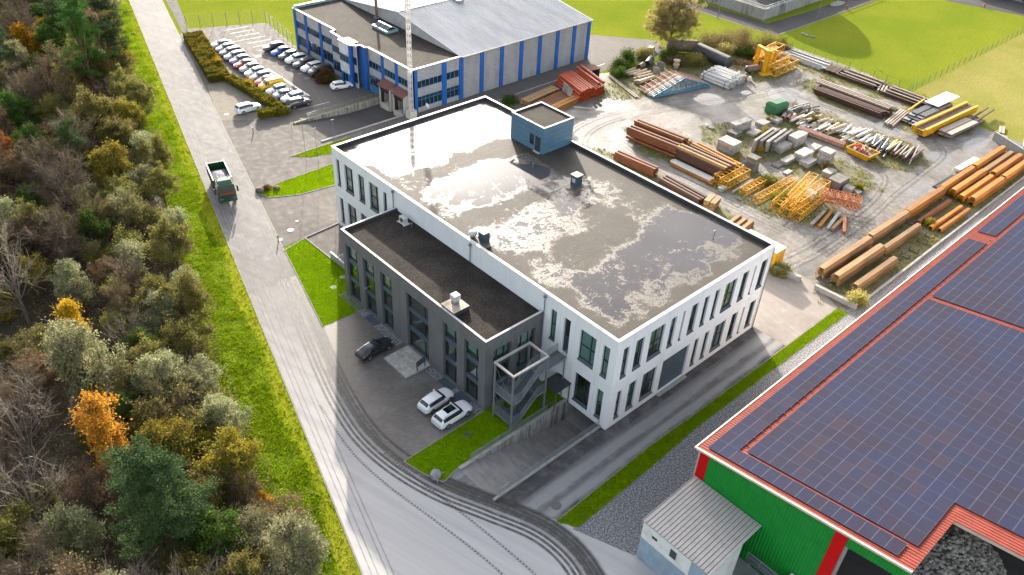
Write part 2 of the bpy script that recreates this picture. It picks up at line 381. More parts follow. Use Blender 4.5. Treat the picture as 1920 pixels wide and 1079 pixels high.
M['spandrel'] = plain('spandrel_sheet', (0.065, 0.095, 0.12), 0.35)
M['sill'] = plain('sill_sheet', (0.055, 0.072, 0.085), 0.4)
def glass(name, tint, gl=1.0):
    n = N(name); fr = n.node('ShaderNodeLayerWeight', Blend=0.5); fz = n.math('POWER', fr.outputs['Facing'], 3.5)
    tr = n.node('ShaderNodeBsdfTransparent', Color=tint); go = n.node('ShaderNodeBsdfGlossy', Color=(0.9, 0.95, 0.93), Roughness=0.015)
    mx = n.node('ShaderNodeMixShader'); n.put(mx.inputs[0], n.ramp(fz, 0, 1, 0.09 * gl, 0.95))
    n.t.links.new(tr.outputs[0], mx.inputs[1]); n.t.links.new(go.outputs[0], mx.inputs[2]); n.t.links.new(mx.outputs[0], n.out.inputs[0]); return n.mat
M['glass'] = glass('window_glass', (0.78, 0.86, 0.83))
M['glass_dark'] = plain('tinted_glass', (0.02, 0.026, 0.028), 0.05, spec=0.9, dirt=0.05)
M['interior'] = plain('interior_wall', (0.45, 0.42, 0.38), 0.8)
M['interior_floor'] = plain('interior_floor', (0.18, 0.15, 0.12), 0.6)
M['blind'] = plain('textile_blind', (0.42, 0.58, 0.54), 0.7)
M['blind_pale'] = plain('slatted_blind', (0.66, 0.65, 0.58), 0.7)
M['penthouse'] = noisy('blue_metal_cladding', (0.10, 0.20, 0.29), (0.12, 0.23, 0.32), 0.5, 0.45, fine=2)
M['galv'] = plain('galvanised_steel', (0.24, 0.26, 0.28), 0.45, 0.35)
M['galv_dark'] = plain('stair_grating', (0.16, 0.175, 0.19), 0.55, 0.4)
M['rail_top'] = plain('brushed_rail', (0.55, 0.50, 0.45), 0.4, 0.3)
M['concrete'] = noisy('cast_concrete', (0.30, 0.29, 0.27), (0.40, 0.385, 0.36), 0.8, 0.85, 0.2, fine=5)
def stained():
    n = N('stained_concrete'); v = n.pos((1.6, 1.6, 0.16)); f = n.noise(v, 1.4, 5, 0.7); g = n.noise(n.pos(), 4, 4)
    c = n.mix(n.ramp(f, 0.42, 0.62), (0.33, 0.31, 0.28), (0.07, 0.062, 0.056)); n.set(Base_Color=n.mix(n.ramp(g, 0.4, 0.7, 0, 0.3), c, (0.42, 0.40, 0.37)), Roughness=0.85); return n.mat
M['stained'] = stained()
M['ramp'] = noisy('brushed_ramp_concrete', (0.20, 0.185, 0.17), (0.29, 0.27, 0.25), 1.6, 0.85, 0.3, fine=7, stretch=(1, 0.3, 1))
M['slab'] = noisy('stone_slab', (0.36, 0.335, 0.30), (0.50, 0.465, 0.42), 2.2, 0.75, 0.15, rnd=0.16)
M['dark_metal'] = plain('dark_sheet_metal', (0.04, 0.045, 0.05), 0.5)
M['black'] = plain('black_rubber', (0.018, 0.018, 0.018), 0.75)
M['blue'] = plain('blue_pilaster', (0.012, 0.115, 0.42), 0.45)
M['blue_frame'] = plain('blue_window_frame', (0.035, 0.20, 0.42), 0.45)
def corr(name, c, period, axis, rough=0.45, metal=0.0, depth=0.03, dirt=0.1):
    n = N(name); v = n.pos(); sp = n.node('ShaderNodeSeparateXYZ'); n.put(sp.inputs[0], v)
    wv = n.math('SINE', n.math('MULTIPLY', sp.outputs[axis], 2 * math.pi / period)); f = n.noise(n.pos((1, 1, 0.3)), 0.7, 4)
    n.set(Base_Color=n.mix(n.ramp(f, 0.4, 0.7), c, tuple(x * (1 - 2 * dirt) for x in c)), Roughness=rough, Metallic=metal); n.bump(wv, 1.0, depth); return n.mat
M['hall_wall'] = corr('grey_profiled_sheet', (0.40, 0.40, 0.41), 0.32, 2, 0.5, 0.1, 0.05)
M['office_panel'] = plain('grey_office_panel', (0.46, 0.44, 0.43), 0.55)
M['white_tile'] = plain('white_glazed_panel', (0.70, 0.73, 0.74), 0.25)
M['hall_roof'] = noisy('white_sheet_roof', (0.50, 0.485, 0.48), (0.62, 0.605, 0.60), 0.5, 0.7, stretch=(1.0, 0.12, 1), fine=2.5, spec=.08)
M['teal'] = plain('teal_trim', (0.25, 0.42, 0.42), 0.4)
M['brown_red'] = plain('brown_red_sheet', (0.17, 0.055, 0.038), 0.5)
M['cream'] = noisy('cream_concrete', (0.48, 0.45, 0.39), (0.56, 0.53, 0.46), 1.2, 0.8)
M['green_wall'] = plain('green_profiled_sheet', (0.010, 0.25, 0.032), 0.5, dirt=0.08, spec=.25)
M['red_wall'] = plain('red_flat_sheet', (0.56, 0.002, 0.002), 0.5, dirt=0.05, spec=.2)
M['red_roof'] = noisy('red_profiled_roof', (0.24, 0.05, 0.034), (0.30, 0.07, 0.048), 0.8, 0.6, fine=3, spec=.15)
M['roof_trim'] = plain('cream_roof_trim', (0.66, 0.52, 0.42), 0.45)
def solar():
    n = N('solar_cells'); v = n.pos(); r = n.rand(); f = n.noise(v, 0.22, 3, 0.6); g = n.noise(v, 6.0, 3)
    c = n.mix(n.ramp(f, 0.40, 0.62), (0.031, 0.028, 0.048), (0.026, 0.032, 0.068)); c = n.mix(n.ramp(r, 0.8, 1.0, 0, 0.6), c, (0.05, 0.036, 0.05)); c = n.mix(n.ramp(r, 0.0, 0.25, 0.6, 0.0), c, (0.026, 0.032, 0.066))
    c = n.mix(n.ramp(g, 0.4, 0.7, 0, 0.25), c, (0.05, 0.047, 0.05))
    n.set(Base_Color=c, Roughness=0.6); n.b.inputs['Specular IOR Level'].default_value = 0.03; return n.mat
M['solar'] = solar()
M['alu'] = plain('panel_frame', (0.12, 0.12, 0.17), 0.6, 0.0, spec=.05)
M['shed_roof'] = noisy('grey_sheet_roof', (0.42, 0.385, 0.36), (0.50, 0.46, 0.43), 1.0, 0.6, fine=5, spec=.2)
M['seam'] = plain('dark_roof_seam', (0.10, 0.085, 0.075), 0.7)
M['shed_white'] = plain('white_shed_sheet', (0.74, 0.74, 0.70), 0.5)
M['shed_blue'] = plain('blue_grey_container', (0.30, 0.39, 0.47), 0.5)
M['rubble'] = noisy('rubble', (0.24, 0.22, 0.195), (0.55, 0.51, 0.46), 1.6, 0.9, 0.4, fine=9, lo=.4, hi=.62)
# --- yard goods
M['rust'] = noisy('rusty_steel', (0.15, 0.048, 0.016), (0.25, 0.085, 0.028), 1.5, 0.75, 0.25, fine=8, rnd=0.25, obj=True, stretch=(0.10, 1, 1))
M['rust_dark'] = noisy('dark_rusty_steel', (0.075, 0.034, 0.022), (0.13, 0.062, 0.04), 1.5, 0.75, 0.25, fine=8, rnd=0.3, obj=True, stretch=(0.10, 1, 1))
M['rust_orange'] = noisy('orange_rusty_steel', (0.52, 0.21, 0.008), (0.24, 0.075, 0.012), 1.2, 0.65, 0.2, fine=7, rnd=0.3, obj=True, stretch=(0.10, 1, 1))
M['rust_tan'] = noisy('weathered_steel', (0.40, 0.235, 0.095), (0.17, 0.085, 0.035), 1.2, 0.7, 0.2, fine=7, rnd=0.2, obj=True, stretch=(0.10, 1, 1))
M['yellow'] = noisy('crane_yellow', (0.74, 0.40, 0.008), (0.62, 0.30, 0.008), 1.4, 0.45, fine=7, rnd=0.08)
M['orange_pipe'] = noisy('orange_pipe', (0.52, 0.085, 0.022), (0.43, 0.065, 0.022), 1.0, 0.5, fine=6, rnd=0.15)
M['orange_lattice'] = noisy('orange_lattice', (0.55, 0.20, 0.06), (0.46, 0.15, 0.05), 1.4, 0.55, fine=7)
M['beige_pipe'] = noisy('beige_pipe', (0.50, 0.38, 0.25), (0.58, 0.46, 0.33), 1.2, 0.6, fine=5, rnd=0.15)
M['white_pipe'] = noisy('white_pipe', (0.70, 0.67, 0.62), (0.60, 0.57, 0.52), 1.5, 0.55, fine=5, rnd=0.12)
M['pale_wood'] = noisy('weathered_timber', (0.36, 0.29, 0.23), (0.46, 0.38, 0.31), 1.5, 0.8, 0.2, fine=8, rnd=0.25)
M['pink_wood'] = noisy('reddish_timber', (0.42, 0.22, 0.15), (0.50, 0.30, 0.22), 1.5, 0.75, fine=6, rnd=0.2)
M['brown_wood'] = noisy('brown_timber', (0.13, 0.085, 0.06), (0.20, 0.14, 0.10), 1.5, 0.8, 0.2, fine=8, rnd=0.3)
M['block'] = noisy('concrete_block', (0.30, 0.275, 0.245), (0.48, 0.45, 0.405), 1.2, 0.85, 0.2, fine=5, rnd=0.15)
M['block_dark'] = noisy('dark_concrete_block', (0.12, 0.108, 0.095), (0.24, 0.22, 0.20), 1.2, 0.85, 0.2, fine=5, rnd=0.15)
M['steel_grey'] = noisy('grey_steel', (0.28, 0.28, 0.29), (0.38, 0.375, 0.37), 1.5, 0.5, fine=6, metal=0.3, rnd=0.15)
M['steel_dark'] = noisy('dark_steel', (0.045, 0.05, 0.058), (0.085, 0.085, 0.09), 1.5, 0.5, fine=6, rnd=0.2)
M['truss_blue'] = plain('blue_truss', (0.10, 0.30, 0.40), 0.5)
M['green_paint'] = plain('green_box', (0.035, 0.16, 0.06), 0.55)
M['red_paint'] = plain('red_equipment', (0.50, 0.055, 0.025), 0.5)
M['stone_dark'] = noisy('mossy_rock', (0.06, 0.06, 0.05), (0.13, 0.13, 0.10), 3, 0.9, 0.5, fine=9)
M['load'] = noisy('wet_gravel_load', (0.09, 0.095, 0.125), (0.20, 0.205, 0.25), 6, 0.8, 0.8, fine=14, bdist=.1)
M['stone'] = noisy('boulder', (0.20, 0.20, 0.205), (0.33, 0.33, 0.33), 3, 0.85, 0.5, fine=9)
# --- plants
M['bark'] = noisy('bark', (0.075, 0.058, 0.045), (0.13, 0.105, 0.085), 3, 0.9, 0.4, fine=12, obj=True)
M['bark_pale'] = noisy('pale_bark', (0.13, 0.11, 0.09), (0.20, 0.172, 0.145), 3, 0.9, 0.4, fine=12, obj=True)
M['bark_pine'] = noisy('pine_bark', (0.14, 0.075, 0.045), (0.22, 0.12, 0.075), 3, 0.9, 0.4, fine=12, obj=True)
M['twig'] = leaf_mat('brown_twigs', (0.10, 0.074, 0.052), (0.16, 0.122, 0.09), (0.13, 0.092, 0.062), 0.0)
M['twig_pale'] = leaf_mat('grey_twigs', (0.14, 0.118, 0.094), (0.21, 0.18, 0.145), (0.11, 0.09, 0.07), 0.0)
M['lf_pine'] = leaf_mat('pine_needles', (0.028, 0.056, 0.020), (0.075, 0.115, 0.042), (0.045, 0.075, 0.026), 0.2)
M['lf_pine_bright'] = leaf_mat('bright_pine_needles', (0.04, 0.10, 0.016), (0.075, 0.15, 0.024), (0.04, 0.09, 0.02), 0.2)  # brighter green needles for one tall pine
M['lf_silver'] = leaf_mat('silver_willow_leaves', (0.19, 0.192, 0.095), (0.33, 0.325, 0.18), (0.15, 0.16, 0.07), 0.35)
M['lf_olive'] = leaf_mat('olive_leaves', (0.135, 0.132, 0.032), (0.25, 0.23, 0.06), (0.155, 0.135, 0.04), 0.4)
M['lf_yellow'] = leaf_mat('yellow_green_leaves', (0.19, 0.165, 0.018), (0.30, 0.235, 0.028), (0.13, 0.13, 0.02), 0.4)
M['lf_gold'] = leaf_mat('golden_leaves', (0.36, 0.19, 0.008), (0.46, 0.27, 0.014), (0.26, 0.14, 0.01), 0.4)
M['lf_orange'] = leaf_mat('orange_leaves', (0.33, 0.12, 0.014), (0.42, 0.20, 0.03), (0.24, 0.085, 0.014), 0.4)
M['lf_brown'] = leaf_mat('brown_leaves', (0.135, 0.088, 0.045), (0.21, 0.14, 0.07), (0.11, 0.085, 0.042), 0.3)
M['lf_green'] = leaf_mat('green_leaves', (0.035, 0.075, 0.012), (0.075, 0.13, 0.02), (0.05, 0.09, 0.014), 0.35)
M['lf_hedge'] = leaf_mat('hedge_leaves', (0.13, 0.125, 0.012), (0.24, 0.19, 0.018), (0.09, 0.10, 0.012), 0.35)
M['lf_willow'] = leaf_mat('pale_willow_leaves', (0.28, 0.26, 0.08), (0.40, 0.36, 0.13), (0.32, 0.25, 0.11), 0.55)
M['lf_red'] = leaf_mat('reddish_shrub_leaves', (0.10, 0.045, 0.02), (0.17, 0.075, 0.03), (0.07, 0.065, 0.018), 0.3)
M['blade_dark'] = leaf_mat('dark_grass_blades', (0.085, 0.17, 0.002), (0.14, 0.24, 0.003), (0.10, 0.19, 0.002), 0.45)
M['blade'] = leaf_mat('grass_blades', (0.16, 0.245, 0.008), (0.25, 0.33, 0.014), (0.18, 0.24, 0.008), 0.5)
M['blade_dry'] = leaf_mat('dry_blades', (0.24, 0.22, 0.05), (0.34, 0.28, 0.10), (0.16, 0.18, 0.03), 0.4)
# ---------------------------------------------------------------- ground, roads, lawns
def sheet(name, pts, z, mat, kind='structure', label=None):
    me = bpy.data.meshes.new(name)
    me.from_pydata([(x, y, z) for x, y in pts], [], [tuple(range(len(pts)))])
    me.materials.append(mat); me.update()
    if me.polygons[0].normal.z < 0: me.flip_normals()
    o = mesh_obj(name, me); tag(o, label=label, kind=kind); return o

def holed(name, xs, ys, holes, z, mat):
    b = MB()
    for i in range(len(xs) - 1):
        for j in range(len(ys) - 1):
            cx, cy = (xs[i] + xs[i + 1]) / 2, (ys[j] + ys[j + 1]) / 2
            if any(h[0] < cx < h[1] and h[2] < cy < h[3] for h in holes): continue
            b.quad((xs[i], ys[j], z), (xs[i + 1], ys[j], z), (xs[i + 1], ys[j + 1], z), (xs[i], ys[j + 1], z))
    o = b.build(name, mat); o['kind'] = 'structure'; return o

RAMP = (-15.9, 6.0, 0.85, 5.95)       # sunken garage ramp
DOCK = (12.0, 31.4, 79.0, 87.8)       # sunken loading ramp
holed('ground', [-2500, RAMP[0], RAMP[1], DOCK[0], DOCK[1], 2500], [-2500, RAMP[2], RAMP[3], DOCK[2], DOCK[3], 2500], [RAMP, DOCK], -0.020, M['field'])
xl = lambda y: 14.9 + (y - 170.9) * 0.2694
xr = lambda y: 21.2 + (y - 166.6) * 0.2719
edge = [(12.09, 172.84), (-0.1, 135.3), (-8.47, 106.66), (-12.45, 89.27), (-18.68, 69.07), (-24.39, 50.55), (-26.8, 40.23), (-29.46, 29.5), (-30.75, 23.33), (-32.51, 15.55), (-33.5, 9.94), (-35.5, -10), (-44, -60)]
def strip_sheet(name, A, B, z, mat):
    b = MB()
    for (p, q, r, s_) in zip(A[:-1], B[:-1], B[1:], A[1:]): b.quad((*p, z), (*s_, z), (*r, z), (*q, z))
    o = b.build(name, mat); o['kind'] = 'structure'; return o
full = [(xl(330) - 4.5, 330), (xl(250) - 4, 250)] + edge
strip_sheet('forest_floor', [(-160, y) for x, y in full], [(x - .4, y) for x, y in full], -0.008, M['forest_floor'])
strip_sheet('verge', [(x - 3, y) for x, y in full], [(xl(y) - .1, y) for x, y in full], -0.012, M['verge'])
strip_sheet('verge_edge', [(xl(y) - 1.7 - .5 * math.sin(y * .3) - .3 * math.sin(y * .83), y) for y in range(250, -72, -2)], [(xl(y) - .1, y) for y in range(250, -72, -2)], -0.007, M['field_dry_green'])
curve = [(-9.73, 53.05), (-14.56, 35.24), (-16.95, 27.19), (-18.4, 22.5), (-19.3, 18.5), (-19.85, 14.5), (-19.8, 10.68), (-19.2, 8.0), (-18.29, 5.79), (-15.74, 0.1), (-12.56, -5.14), (-9.78, -12.89)]
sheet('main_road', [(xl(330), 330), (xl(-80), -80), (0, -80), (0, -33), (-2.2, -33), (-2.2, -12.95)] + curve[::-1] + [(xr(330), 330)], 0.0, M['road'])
# forecourt, lawns and verges around the office building
sheet('forecourt_paving', [(-14.6, 35.1), (-9.7, 34.95), (-8.5, 34.9), (-8.5, 10.95), (-19.8, 10.68), (-19.85, 14.5), (-19.3, 18.5), (-18.4, 22.5), (-16.95, 27.19)], 0.012, M['pavers'])
lawnl = [(-9.79, 53.09), (-5.93, 54.07), (-5.75, 45.01), (-5.75, 38.98), (-8.5, 38.98), (-8.5, 34.95), (-14.6, 35.15)]
sheet('front_lawn', lawnl, 0.02, M['lawn'])
lawnr = [(-19.8, 10.68), (-8.5, 10.89), (0, 10.89), (0, 6.35), (-15.9, 6.35), (-18.29, 5.79), (-19.2, 8.0)]
sheet('side_lawn', lawnr, 0.02, M['lawn'])
sheet('gravel_border', [(-9.5, 39.6), (-8.5, 39.6), (-8.5, 26.2), (-9.7, 26.2)], 0.028, M['gravel'])
sheet('gravel_border', [(-9.6, 20.4), (-8.5, 20.4), (-8.5, 10.9), (-9.6, 10.9)], 0.028, M['gravel'])
sheet('ramp_apron', [(-18.29, 5.79), (-15.9, 6.3), (-15.9, 0.5), (-15.74, 0.1)], -0.004, M['service'])
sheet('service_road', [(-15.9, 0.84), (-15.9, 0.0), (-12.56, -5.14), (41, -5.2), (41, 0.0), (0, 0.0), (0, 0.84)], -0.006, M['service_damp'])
sheet('concrete_lane', [(28.65, -5.15), (41.3, -5.15), (44.0, 1.0), (44.5, 9.0), (39, 11.0), (28.65, 9.0)], 0.006, M['concrete_lane'])
strip = [(-12.9, -5.2), (2.4, -4.75), (9.64, -4.95), (40.9, -5.15), (41.3, -6.6), (8.2, -6.4), (-0.2, -6.8), (-11.5, -7.1)]
sheet('strip_lawn', strip, 0.01, M['lawn'])
sheet('gravel_strip', [(-9.8, -12.9), (-12.2, -6.9), (-0.2, -6.5), (8.2, -6.1), (41.3, -6.3), (108, -6.7), (108, -12.9)], 0.003, M['gravel'])
sheet('gravel_strip', [(-2.2, -12.8), (120, -12.8), (120, -70), (-2.2, -70)], -0.010, M['service'])
# asphalt on the far side of the building: parking, warehouse lane, entrance
px = [(-9.73, 53.05)]
sheet('parking_asphalt', [(xr(54) + .0, 54), (11.9, 54.5), (11.9, 89), (31.45, 89), (31.3, 120), (33.6, 138), (17.5, 144.3), (xr(142.0), 142.0)], -0.004, M['lot'])
sheet('parking_asphalt', [(11.9, 54.5), (28.6, 54.6), (38, 63.5), (75, 71.4), (96, 69), (101, 76), (84.5, 95), (80, 140), (84, 150), (79, 152), (73, 122), (79.5, 110), (79.0, 78.2), (31.5, 78.2), (31.5, 79.0), (11.9, 79.0)], -0.0045, M['lot'])
sheet('footpath', [(xr(142) + 0.8, 141.8), (17.6, 144.2), (24.2, 165.5), (36, 205), (34, 206), (21.9, 166.2)], -0.002, M['far_road'])
isl = [[(-5.1, 69.6), (-1.26, 70.6), (9.3, 70.8), (18, 71), (18, 65.0), (6.76, 64.4), (-0.31, 65.4), (-4.4, 67.4)], [(5.14, 77.3), (16.5, 77.5), (16.5, 74), (12.72, 73.6), (7.42, 75.2)]]
for p in isl: sheet('grass_island', p, 0.02, M['lawn'])
sheet('paved_bay', [G(388, 160), G(425, 152), G(520, 222), G(470, 226), G(412, 226)], 0.006, M['bay'])
sheet('cellar_yard', [(-5.75, 54.3), (0, 54.4), (0, 39.0), (-5.75, 39.0)], 0.004, M['lot'])
# kerbs
def kerb(pts, wdt=0.18, h=0.10):
    b = MB()
    for (x0, y0), (x1, y1) in zip(pts[:-1], pts[1:]):
        d = Vector((x1 - x0, y1 - y0)); n = Vector((-d.y, d.x)).normalized() * wdt / 2
        b.prism([(x0 - n.x, y0 - n.y), (x1 - n.x, y1 - n.y), (x1 + n.x, y1 + n.y), (x0 + n.x, y0 + n.y)], -0.1, h)
    o = b.build('kerb', M['kerb']); o['kind'] = 'structure'; return o
kerb([(xl(y) - 0.1, y) for y in (330, 170, 100, 50, 0, -70)], 0.16, 0.05)
kerb(lawnl[-1:] + lawnl[:2], 0.14, 0.06); kerb(lawnr[4:] + lawnr[:2], 0.14, 0.06); kerb(isl[0][4:] + isl[0][:3], 0.14, 0.06); kerb(isl[1][:2], 0.2, 0.08); kerb([(-5.75, 45.01), (-5.93, 54.07), (0, 54.5)], 0.2, 0.12)
kerb(strip[:4], 0.12, 0.05)
kerb([(xr(y) - 0.2, y) for y in (330, 170, 100, 54)], 0.22, 0.02)
# far perimeter road, meadow beyond the fence
sheet('perimeter_road', [(127.3, 61.4), (150, 60.9), (192, 60.5), (193, 47), (198, 29), (206, -10), (214, -10), (206, 34), (199, 62), (199, 66.5), (150, 66.4), (133.5, 67.5), (131.8, 91), (131, 110), (125.5, 110), (126.3, 86)], -0.003, M['far_road'])
sheet('dry_meadow', [(122, 24.0), (205, 24.2), (208, -60), (100, -60), (108, -7), (117, 4), (121, 14)], -0.009, M['field_dry'])
sheet('far_yard', [(199, 62), (206, 34), (214, -10), (290, -10), (290, 66)], -0.006, M['far_road'])
kerb([(192, 60.4), (150, 60.8), (127.4, 61.3), (126.3, 86)], 0.2, 0.02)

# storage yard: one fine sheet whose moisture and weeds vary
yp = [(28.7, 9.0), (28.7, 55), (38, 63.0), (48, 66.6), (75, 70.4), (84, 68), (96, 67), (104, 64.0), (112, 59), (124, 57), (124, 38.4), (121.4, 18.9), (117, 9), (116, -2), (108, -6.8), (41.2, -6.6), (41.3, -5), (44, 1), (44.5, 9), (39, 11)]
gx, gy = np.meshgrid(np.arange(28.7, 124.6, 0.5), np.arange(-7, 71, 0.5), indexing='ij')
keep = inside(gx[:-1, :-1] + 0.25, gy[:-1, :-1] + 0.25, yp)
wob = lambda s: (fbm(gx / 3.1, gy / 3.1, s) - 0.5) * 0.9
def ell(cx, cy, rx, ry): return np.sqrt(((gx - cx) / rx) ** 2 + ((gy - cy) / ry) ** 2)
weed = np.zeros_like(gx)
for cx, cy, rx, ry in [(59.8, 37.5, 5.4, 11.5), (60.8, 16.5, 7.4, 9.5), (59, 27, 4.5, 9), (47.5, 33, 3.6, 16), (46.5, 17, 3.0, 7), (72.5, 32, 6.2, 8.5), (75.5, 18, 6.2, 10.5), (91, 30, 7.5, 9.0), (91.5, 15, 7, 8.5), (107, 30, 5.6, 11.5), (118, 36, 5.0, 24), (112, 14, 9.5, 6.5), (64, -3.2, 24, 4.2), (95, -3.4, 18, 4.6), (86, 62, 20, 7), (108, 57, 14, 7), (79, 61, 9, 7), (56, 68.5, 12, 3.0), (33, 58, 5, 3), (30.5, 40, 1.8, 9), (106, 51, 9, 6)]:
    weed = np.maximum(weed, np.clip(1.5 - ell(cx, cy, rx, ry) + wob(3) * 0.7, 0, 1))
wet = np.zeros_like(gx)
for cx, cy, rx, ry in [(65, 58.8, 3.2, 2.4), (61.5, 54.6, 4.6, 1.8), (55.5, 53.5, 4.6, 2.4), (51.8, 50.2, 2.0, 3.2), (83.3, 48.2, 2.4, 2.4), (98.3, 39.6, 3.4, 2.6), (92.5, 45.5, 1.1, 0.8), (96.5, 6.4, 2.6, 1.8), (101, 21, 1.2, 6), (104.5, 12.5, 2.0, 1.0), (108, 4.5, 3.6, 1.2), (43, 45, 1.4, 3.5), (38, 50, 3, 2.5), (46.5, 2.5, 2.4, 1.0), (82, 4, 3.5, 1.2), (70.5, 45.5, 3.5, 0.8)]:
    wet = np.maximum(wet, np.clip(1.6 - ell(cx, cy, rx, ry) * 0.8 + wob(9) * 0.6, 0, 1))
wet = np.maximum(wet, np.clip(fbm(gx / 8.0, gy / 8.0, 21) * 1.3 - 0.38, 0, 0.5))
wet *= 1 - 0.8 * np.clip(weed * 1.4 - 0.4, 0, 1)
zz = -0.006 + 0 * gx
idx = np.arange(gx.size).reshape(gx.shape)
F = np.stack([idx[:-1, :-1][keep], idx[1:, :-1][keep], idx[1:, 1:][keep], idx[:-1, 1:][keep]], 1)
me = np_mesh('yard_ground', np.stack([gx, gy, zz], -1).reshape(-1, 3), F, M['yard'], attrs={'wet': wet.ravel(), 'weed': weed.ravel()})
o = mesh_obj('yard_ground', me); o['kind'] = 'structure'

# tyre marks sweeping round the bend of the road
def catmull(P, n=14):
    P = [P[0]] + list(P) + [P[-1]]; out = []
    for i in range(1, len(P) - 2):
        p0, p1, p2, p3 = (np.array(q) for q in P[i - 1:i + 3])
        for k in range(n):
            t = k / n; out.append(0.5 * (2 * p1 + (p2 - p0) * t + (2 * p0 - 5 * p1 + 4 * p2 - p3) * t ** 2 + (3 * p1 - p0 - 3 * p2 + p3) * t ** 3))
    out.append(np.array(P[-2])); return np.array(out)
def ribbon(name, pts, wdt, z, mat, off=0.0):
    P = catmull(pts); d = np.gradient(P, axis=0); d /= np.linalg.norm(d, axis=1)[:, None]; nn = np.stack([-d[:, 1], d[:, 0]], 1)
    s = np.concatenate([[0], np.cumsum(np.linalg.norm(np.diff(P, axis=0), axis=1))])
    A = P + nn * (off - wdt / 2); B = P + nn * (off + wdt / 2); n = len(P)
    V = np.zeros((2 * n, 3)); V[:n, :2] = A; V[n:, :2] = B; V[:, 2] = z
    i = np.arange(n - 1); Fq = np.stack([i, i + 1, n + i + 1, n + i], 1)
    me = np_mesh(name, V, Fq, mat); uvl = me.uv_layers.new(name='UVMap'); li = Fq.ravel()
    uv = np.stack([np.concatenate([s, s])[li], (li >= n).astype(float)], 1); uvl.data.foreach_set('uv', uv.astype(np.float32).ravel())
    if me.polygons[0].normal.z < 0: me.flip_normals()
    o = mesh_obj(name, me); o['kind'] = 'structure'; return o
inner = [G(*p) for p in [(545, 520), (588, 620), (618, 690), (648, 750), (690, 812), (750, 865), (830, 912), (920, 948), (1010, 985), (1070, 1030), (1110, 1085), (1140, 1150)]]
for k, (o_, w_) in enumerate([(0.0, 0.62), (-0.75, 0.36), (-1.25, 0.38), (-1.8, 0.36), (0.66, 0.5), (0.30, 0.3), (1.15, .42)]):
    ribbon('tyre_track', inner, w_, 0.005 + 0.0015 * k, M['track'], -o_ if False else o_)
ribbon('tyre_track', inner[2:], 2.6, 0.003, M['track_soft'], 0.3); ribbon('tyre_track', inner[4:], 1.4, 0.0035, M['track_soft'], 0.9)
mid = [G(*p) for p in [(600, 760), (655, 842), (720, 905), (800, 965), (880, 1025), (950, 1085), (1010, 1150)]]
ribbon('tyre_track', mid, 0.34, 0.006, M['track_zig'])
mid2 = [G(*p) for p in [(720, 850), (790, 905), (850, 950), (925, 1010), (1000, 1075), (1060, 1140)]]
ribbon('tyre_track', mid2, 0.34, 0.0075, M['track_zig'])
for k, o_ in enumerate([0.7, 1.25, 2.1, 2.6]):
    ribbon('tyre_track', [(xl(y) + o_, y) for y in (150, 110, 80, 50, 30, 10, -10, -30)], 0.16, 0.004 + 0.001 * k, M['track_soft'])
for k, o_ in enumerate([-1.0, -1.5, -2.0]):
    ribbon('tyre_track', [(xr(y) + o_, y) for y in (170, 140, 110, 90, 70, 55, 42)], 0.16, 0.004 + 0.001 * k, M['track_soft'])
for k, (pts_, w_, mt) in enumerate([([(30, 12), (36, 22), (40, 34), (43, 46), (50, 54), (62, 55), (76, 50), (90, 45), (99, 44)], .5, 'track_soft'), ([(32, 12), (38, 22), (42, 34), (45.5, 45), (52, 51.5), (62, 52.5), (76, 48), (90, 43), (100, 41)], .5, 'track_soft'), ([(43.5, 4), (52, 3.2), (66, 3.4), (78, 4.5), (88, 5.0), (100, 6.5), (104, 14), (101, 24), (100, 38)], .45, 'track_soft'), ([(43.5, 6.2), (52, 5.4), (66, 5.4), (76, 6.6), (83, 10), (83.5, 20), (83, 32), (82, 42)], .45, 'track_soft'), ([(51.8, 10), (51.6, 25), (52, 40), (54, 49)], .4, 'track_soft'), ([(53.6, 10), (53.4, 25), (53.6, 40), (56, 48)], .4, 'track_soft'), ([(68.4, 8), (67.2, 20), (66.2, 32), (66.8, 44)], .35, 'track_soft'), ([(100.5, 9), (100.8, 20), (100.5, 34), (103, 46), (112, 44)], .4, 'track_soft')]):
    ribbon('wheel_rut', pts_, w_, .002 + .0012 * k, M[mt]); ribbon('wheel_rut', pts_, w_ * .6, .0025 + .0012 * k, M[mt], .8)
# painted lines and lids
def line(p, q, wdt=0.12, z=0.004):
    (x0, y0), (x1, y1) = p, q; d = Vector((x1 - x0, y1 - y0)); n = Vector((-d.y, d.x)).normalized() * wdt / 2
    return sheet('painted_line', [(x0 - n.x, y0 - n.y), (x1 - n.x, y1 - n.y), (x1 + n.x, y1 + n.y), (x0 + n.x, y0 + n.y)], z, M['white_line'])
line(G(502, 129), G(580, 180), 0.32)
line((31.6, 73.2), (80, 73.8), 0.14, 0.002)
for k in range(7): line((24.0 - 0.06 * k, 123.5 + 2.55 * k), (29.3 - 0.05 * k, 122.9 + 2.55 * k), 0.13)
for k in range(7): line((23.3 + .12 * k, 121.2 - 2.75 * k), (29.2 + .12 * k, 120.6 - 2.75 * k), 0.12)
line((15.5, 92.5), (22, 92.2), 0.13); line((18.3, 131.5), (25, 131.0), 0.1)
for (a, b, r, mt) in [(876, 815, .42, 'lid'), (1043, 948, .55, 'lid'), (545, 432, .5, 'lid_pale'), (557, 415, .25, 'lid_pale'), (484, 106, .7, 'lid_pale'), (713, 795, .4, 'lid'), (642, 520, .4, 'lid_pale'), (625, 539, .42, 'lid_pale'), (525, 450, .4, 'lid_pale'), (425, 215, .45, 'lid_pale')]:
    x, y = G(a, b); bb = MB(); bb.lathe([(0.001, 0.0), (r * .85, 0.0), (r, -0.006), (r, -0.06)], 20)
    o = bb.build('manhole_cover', M[mt], loc=(x, y, 0.034)); o['kind'] = 'structure'
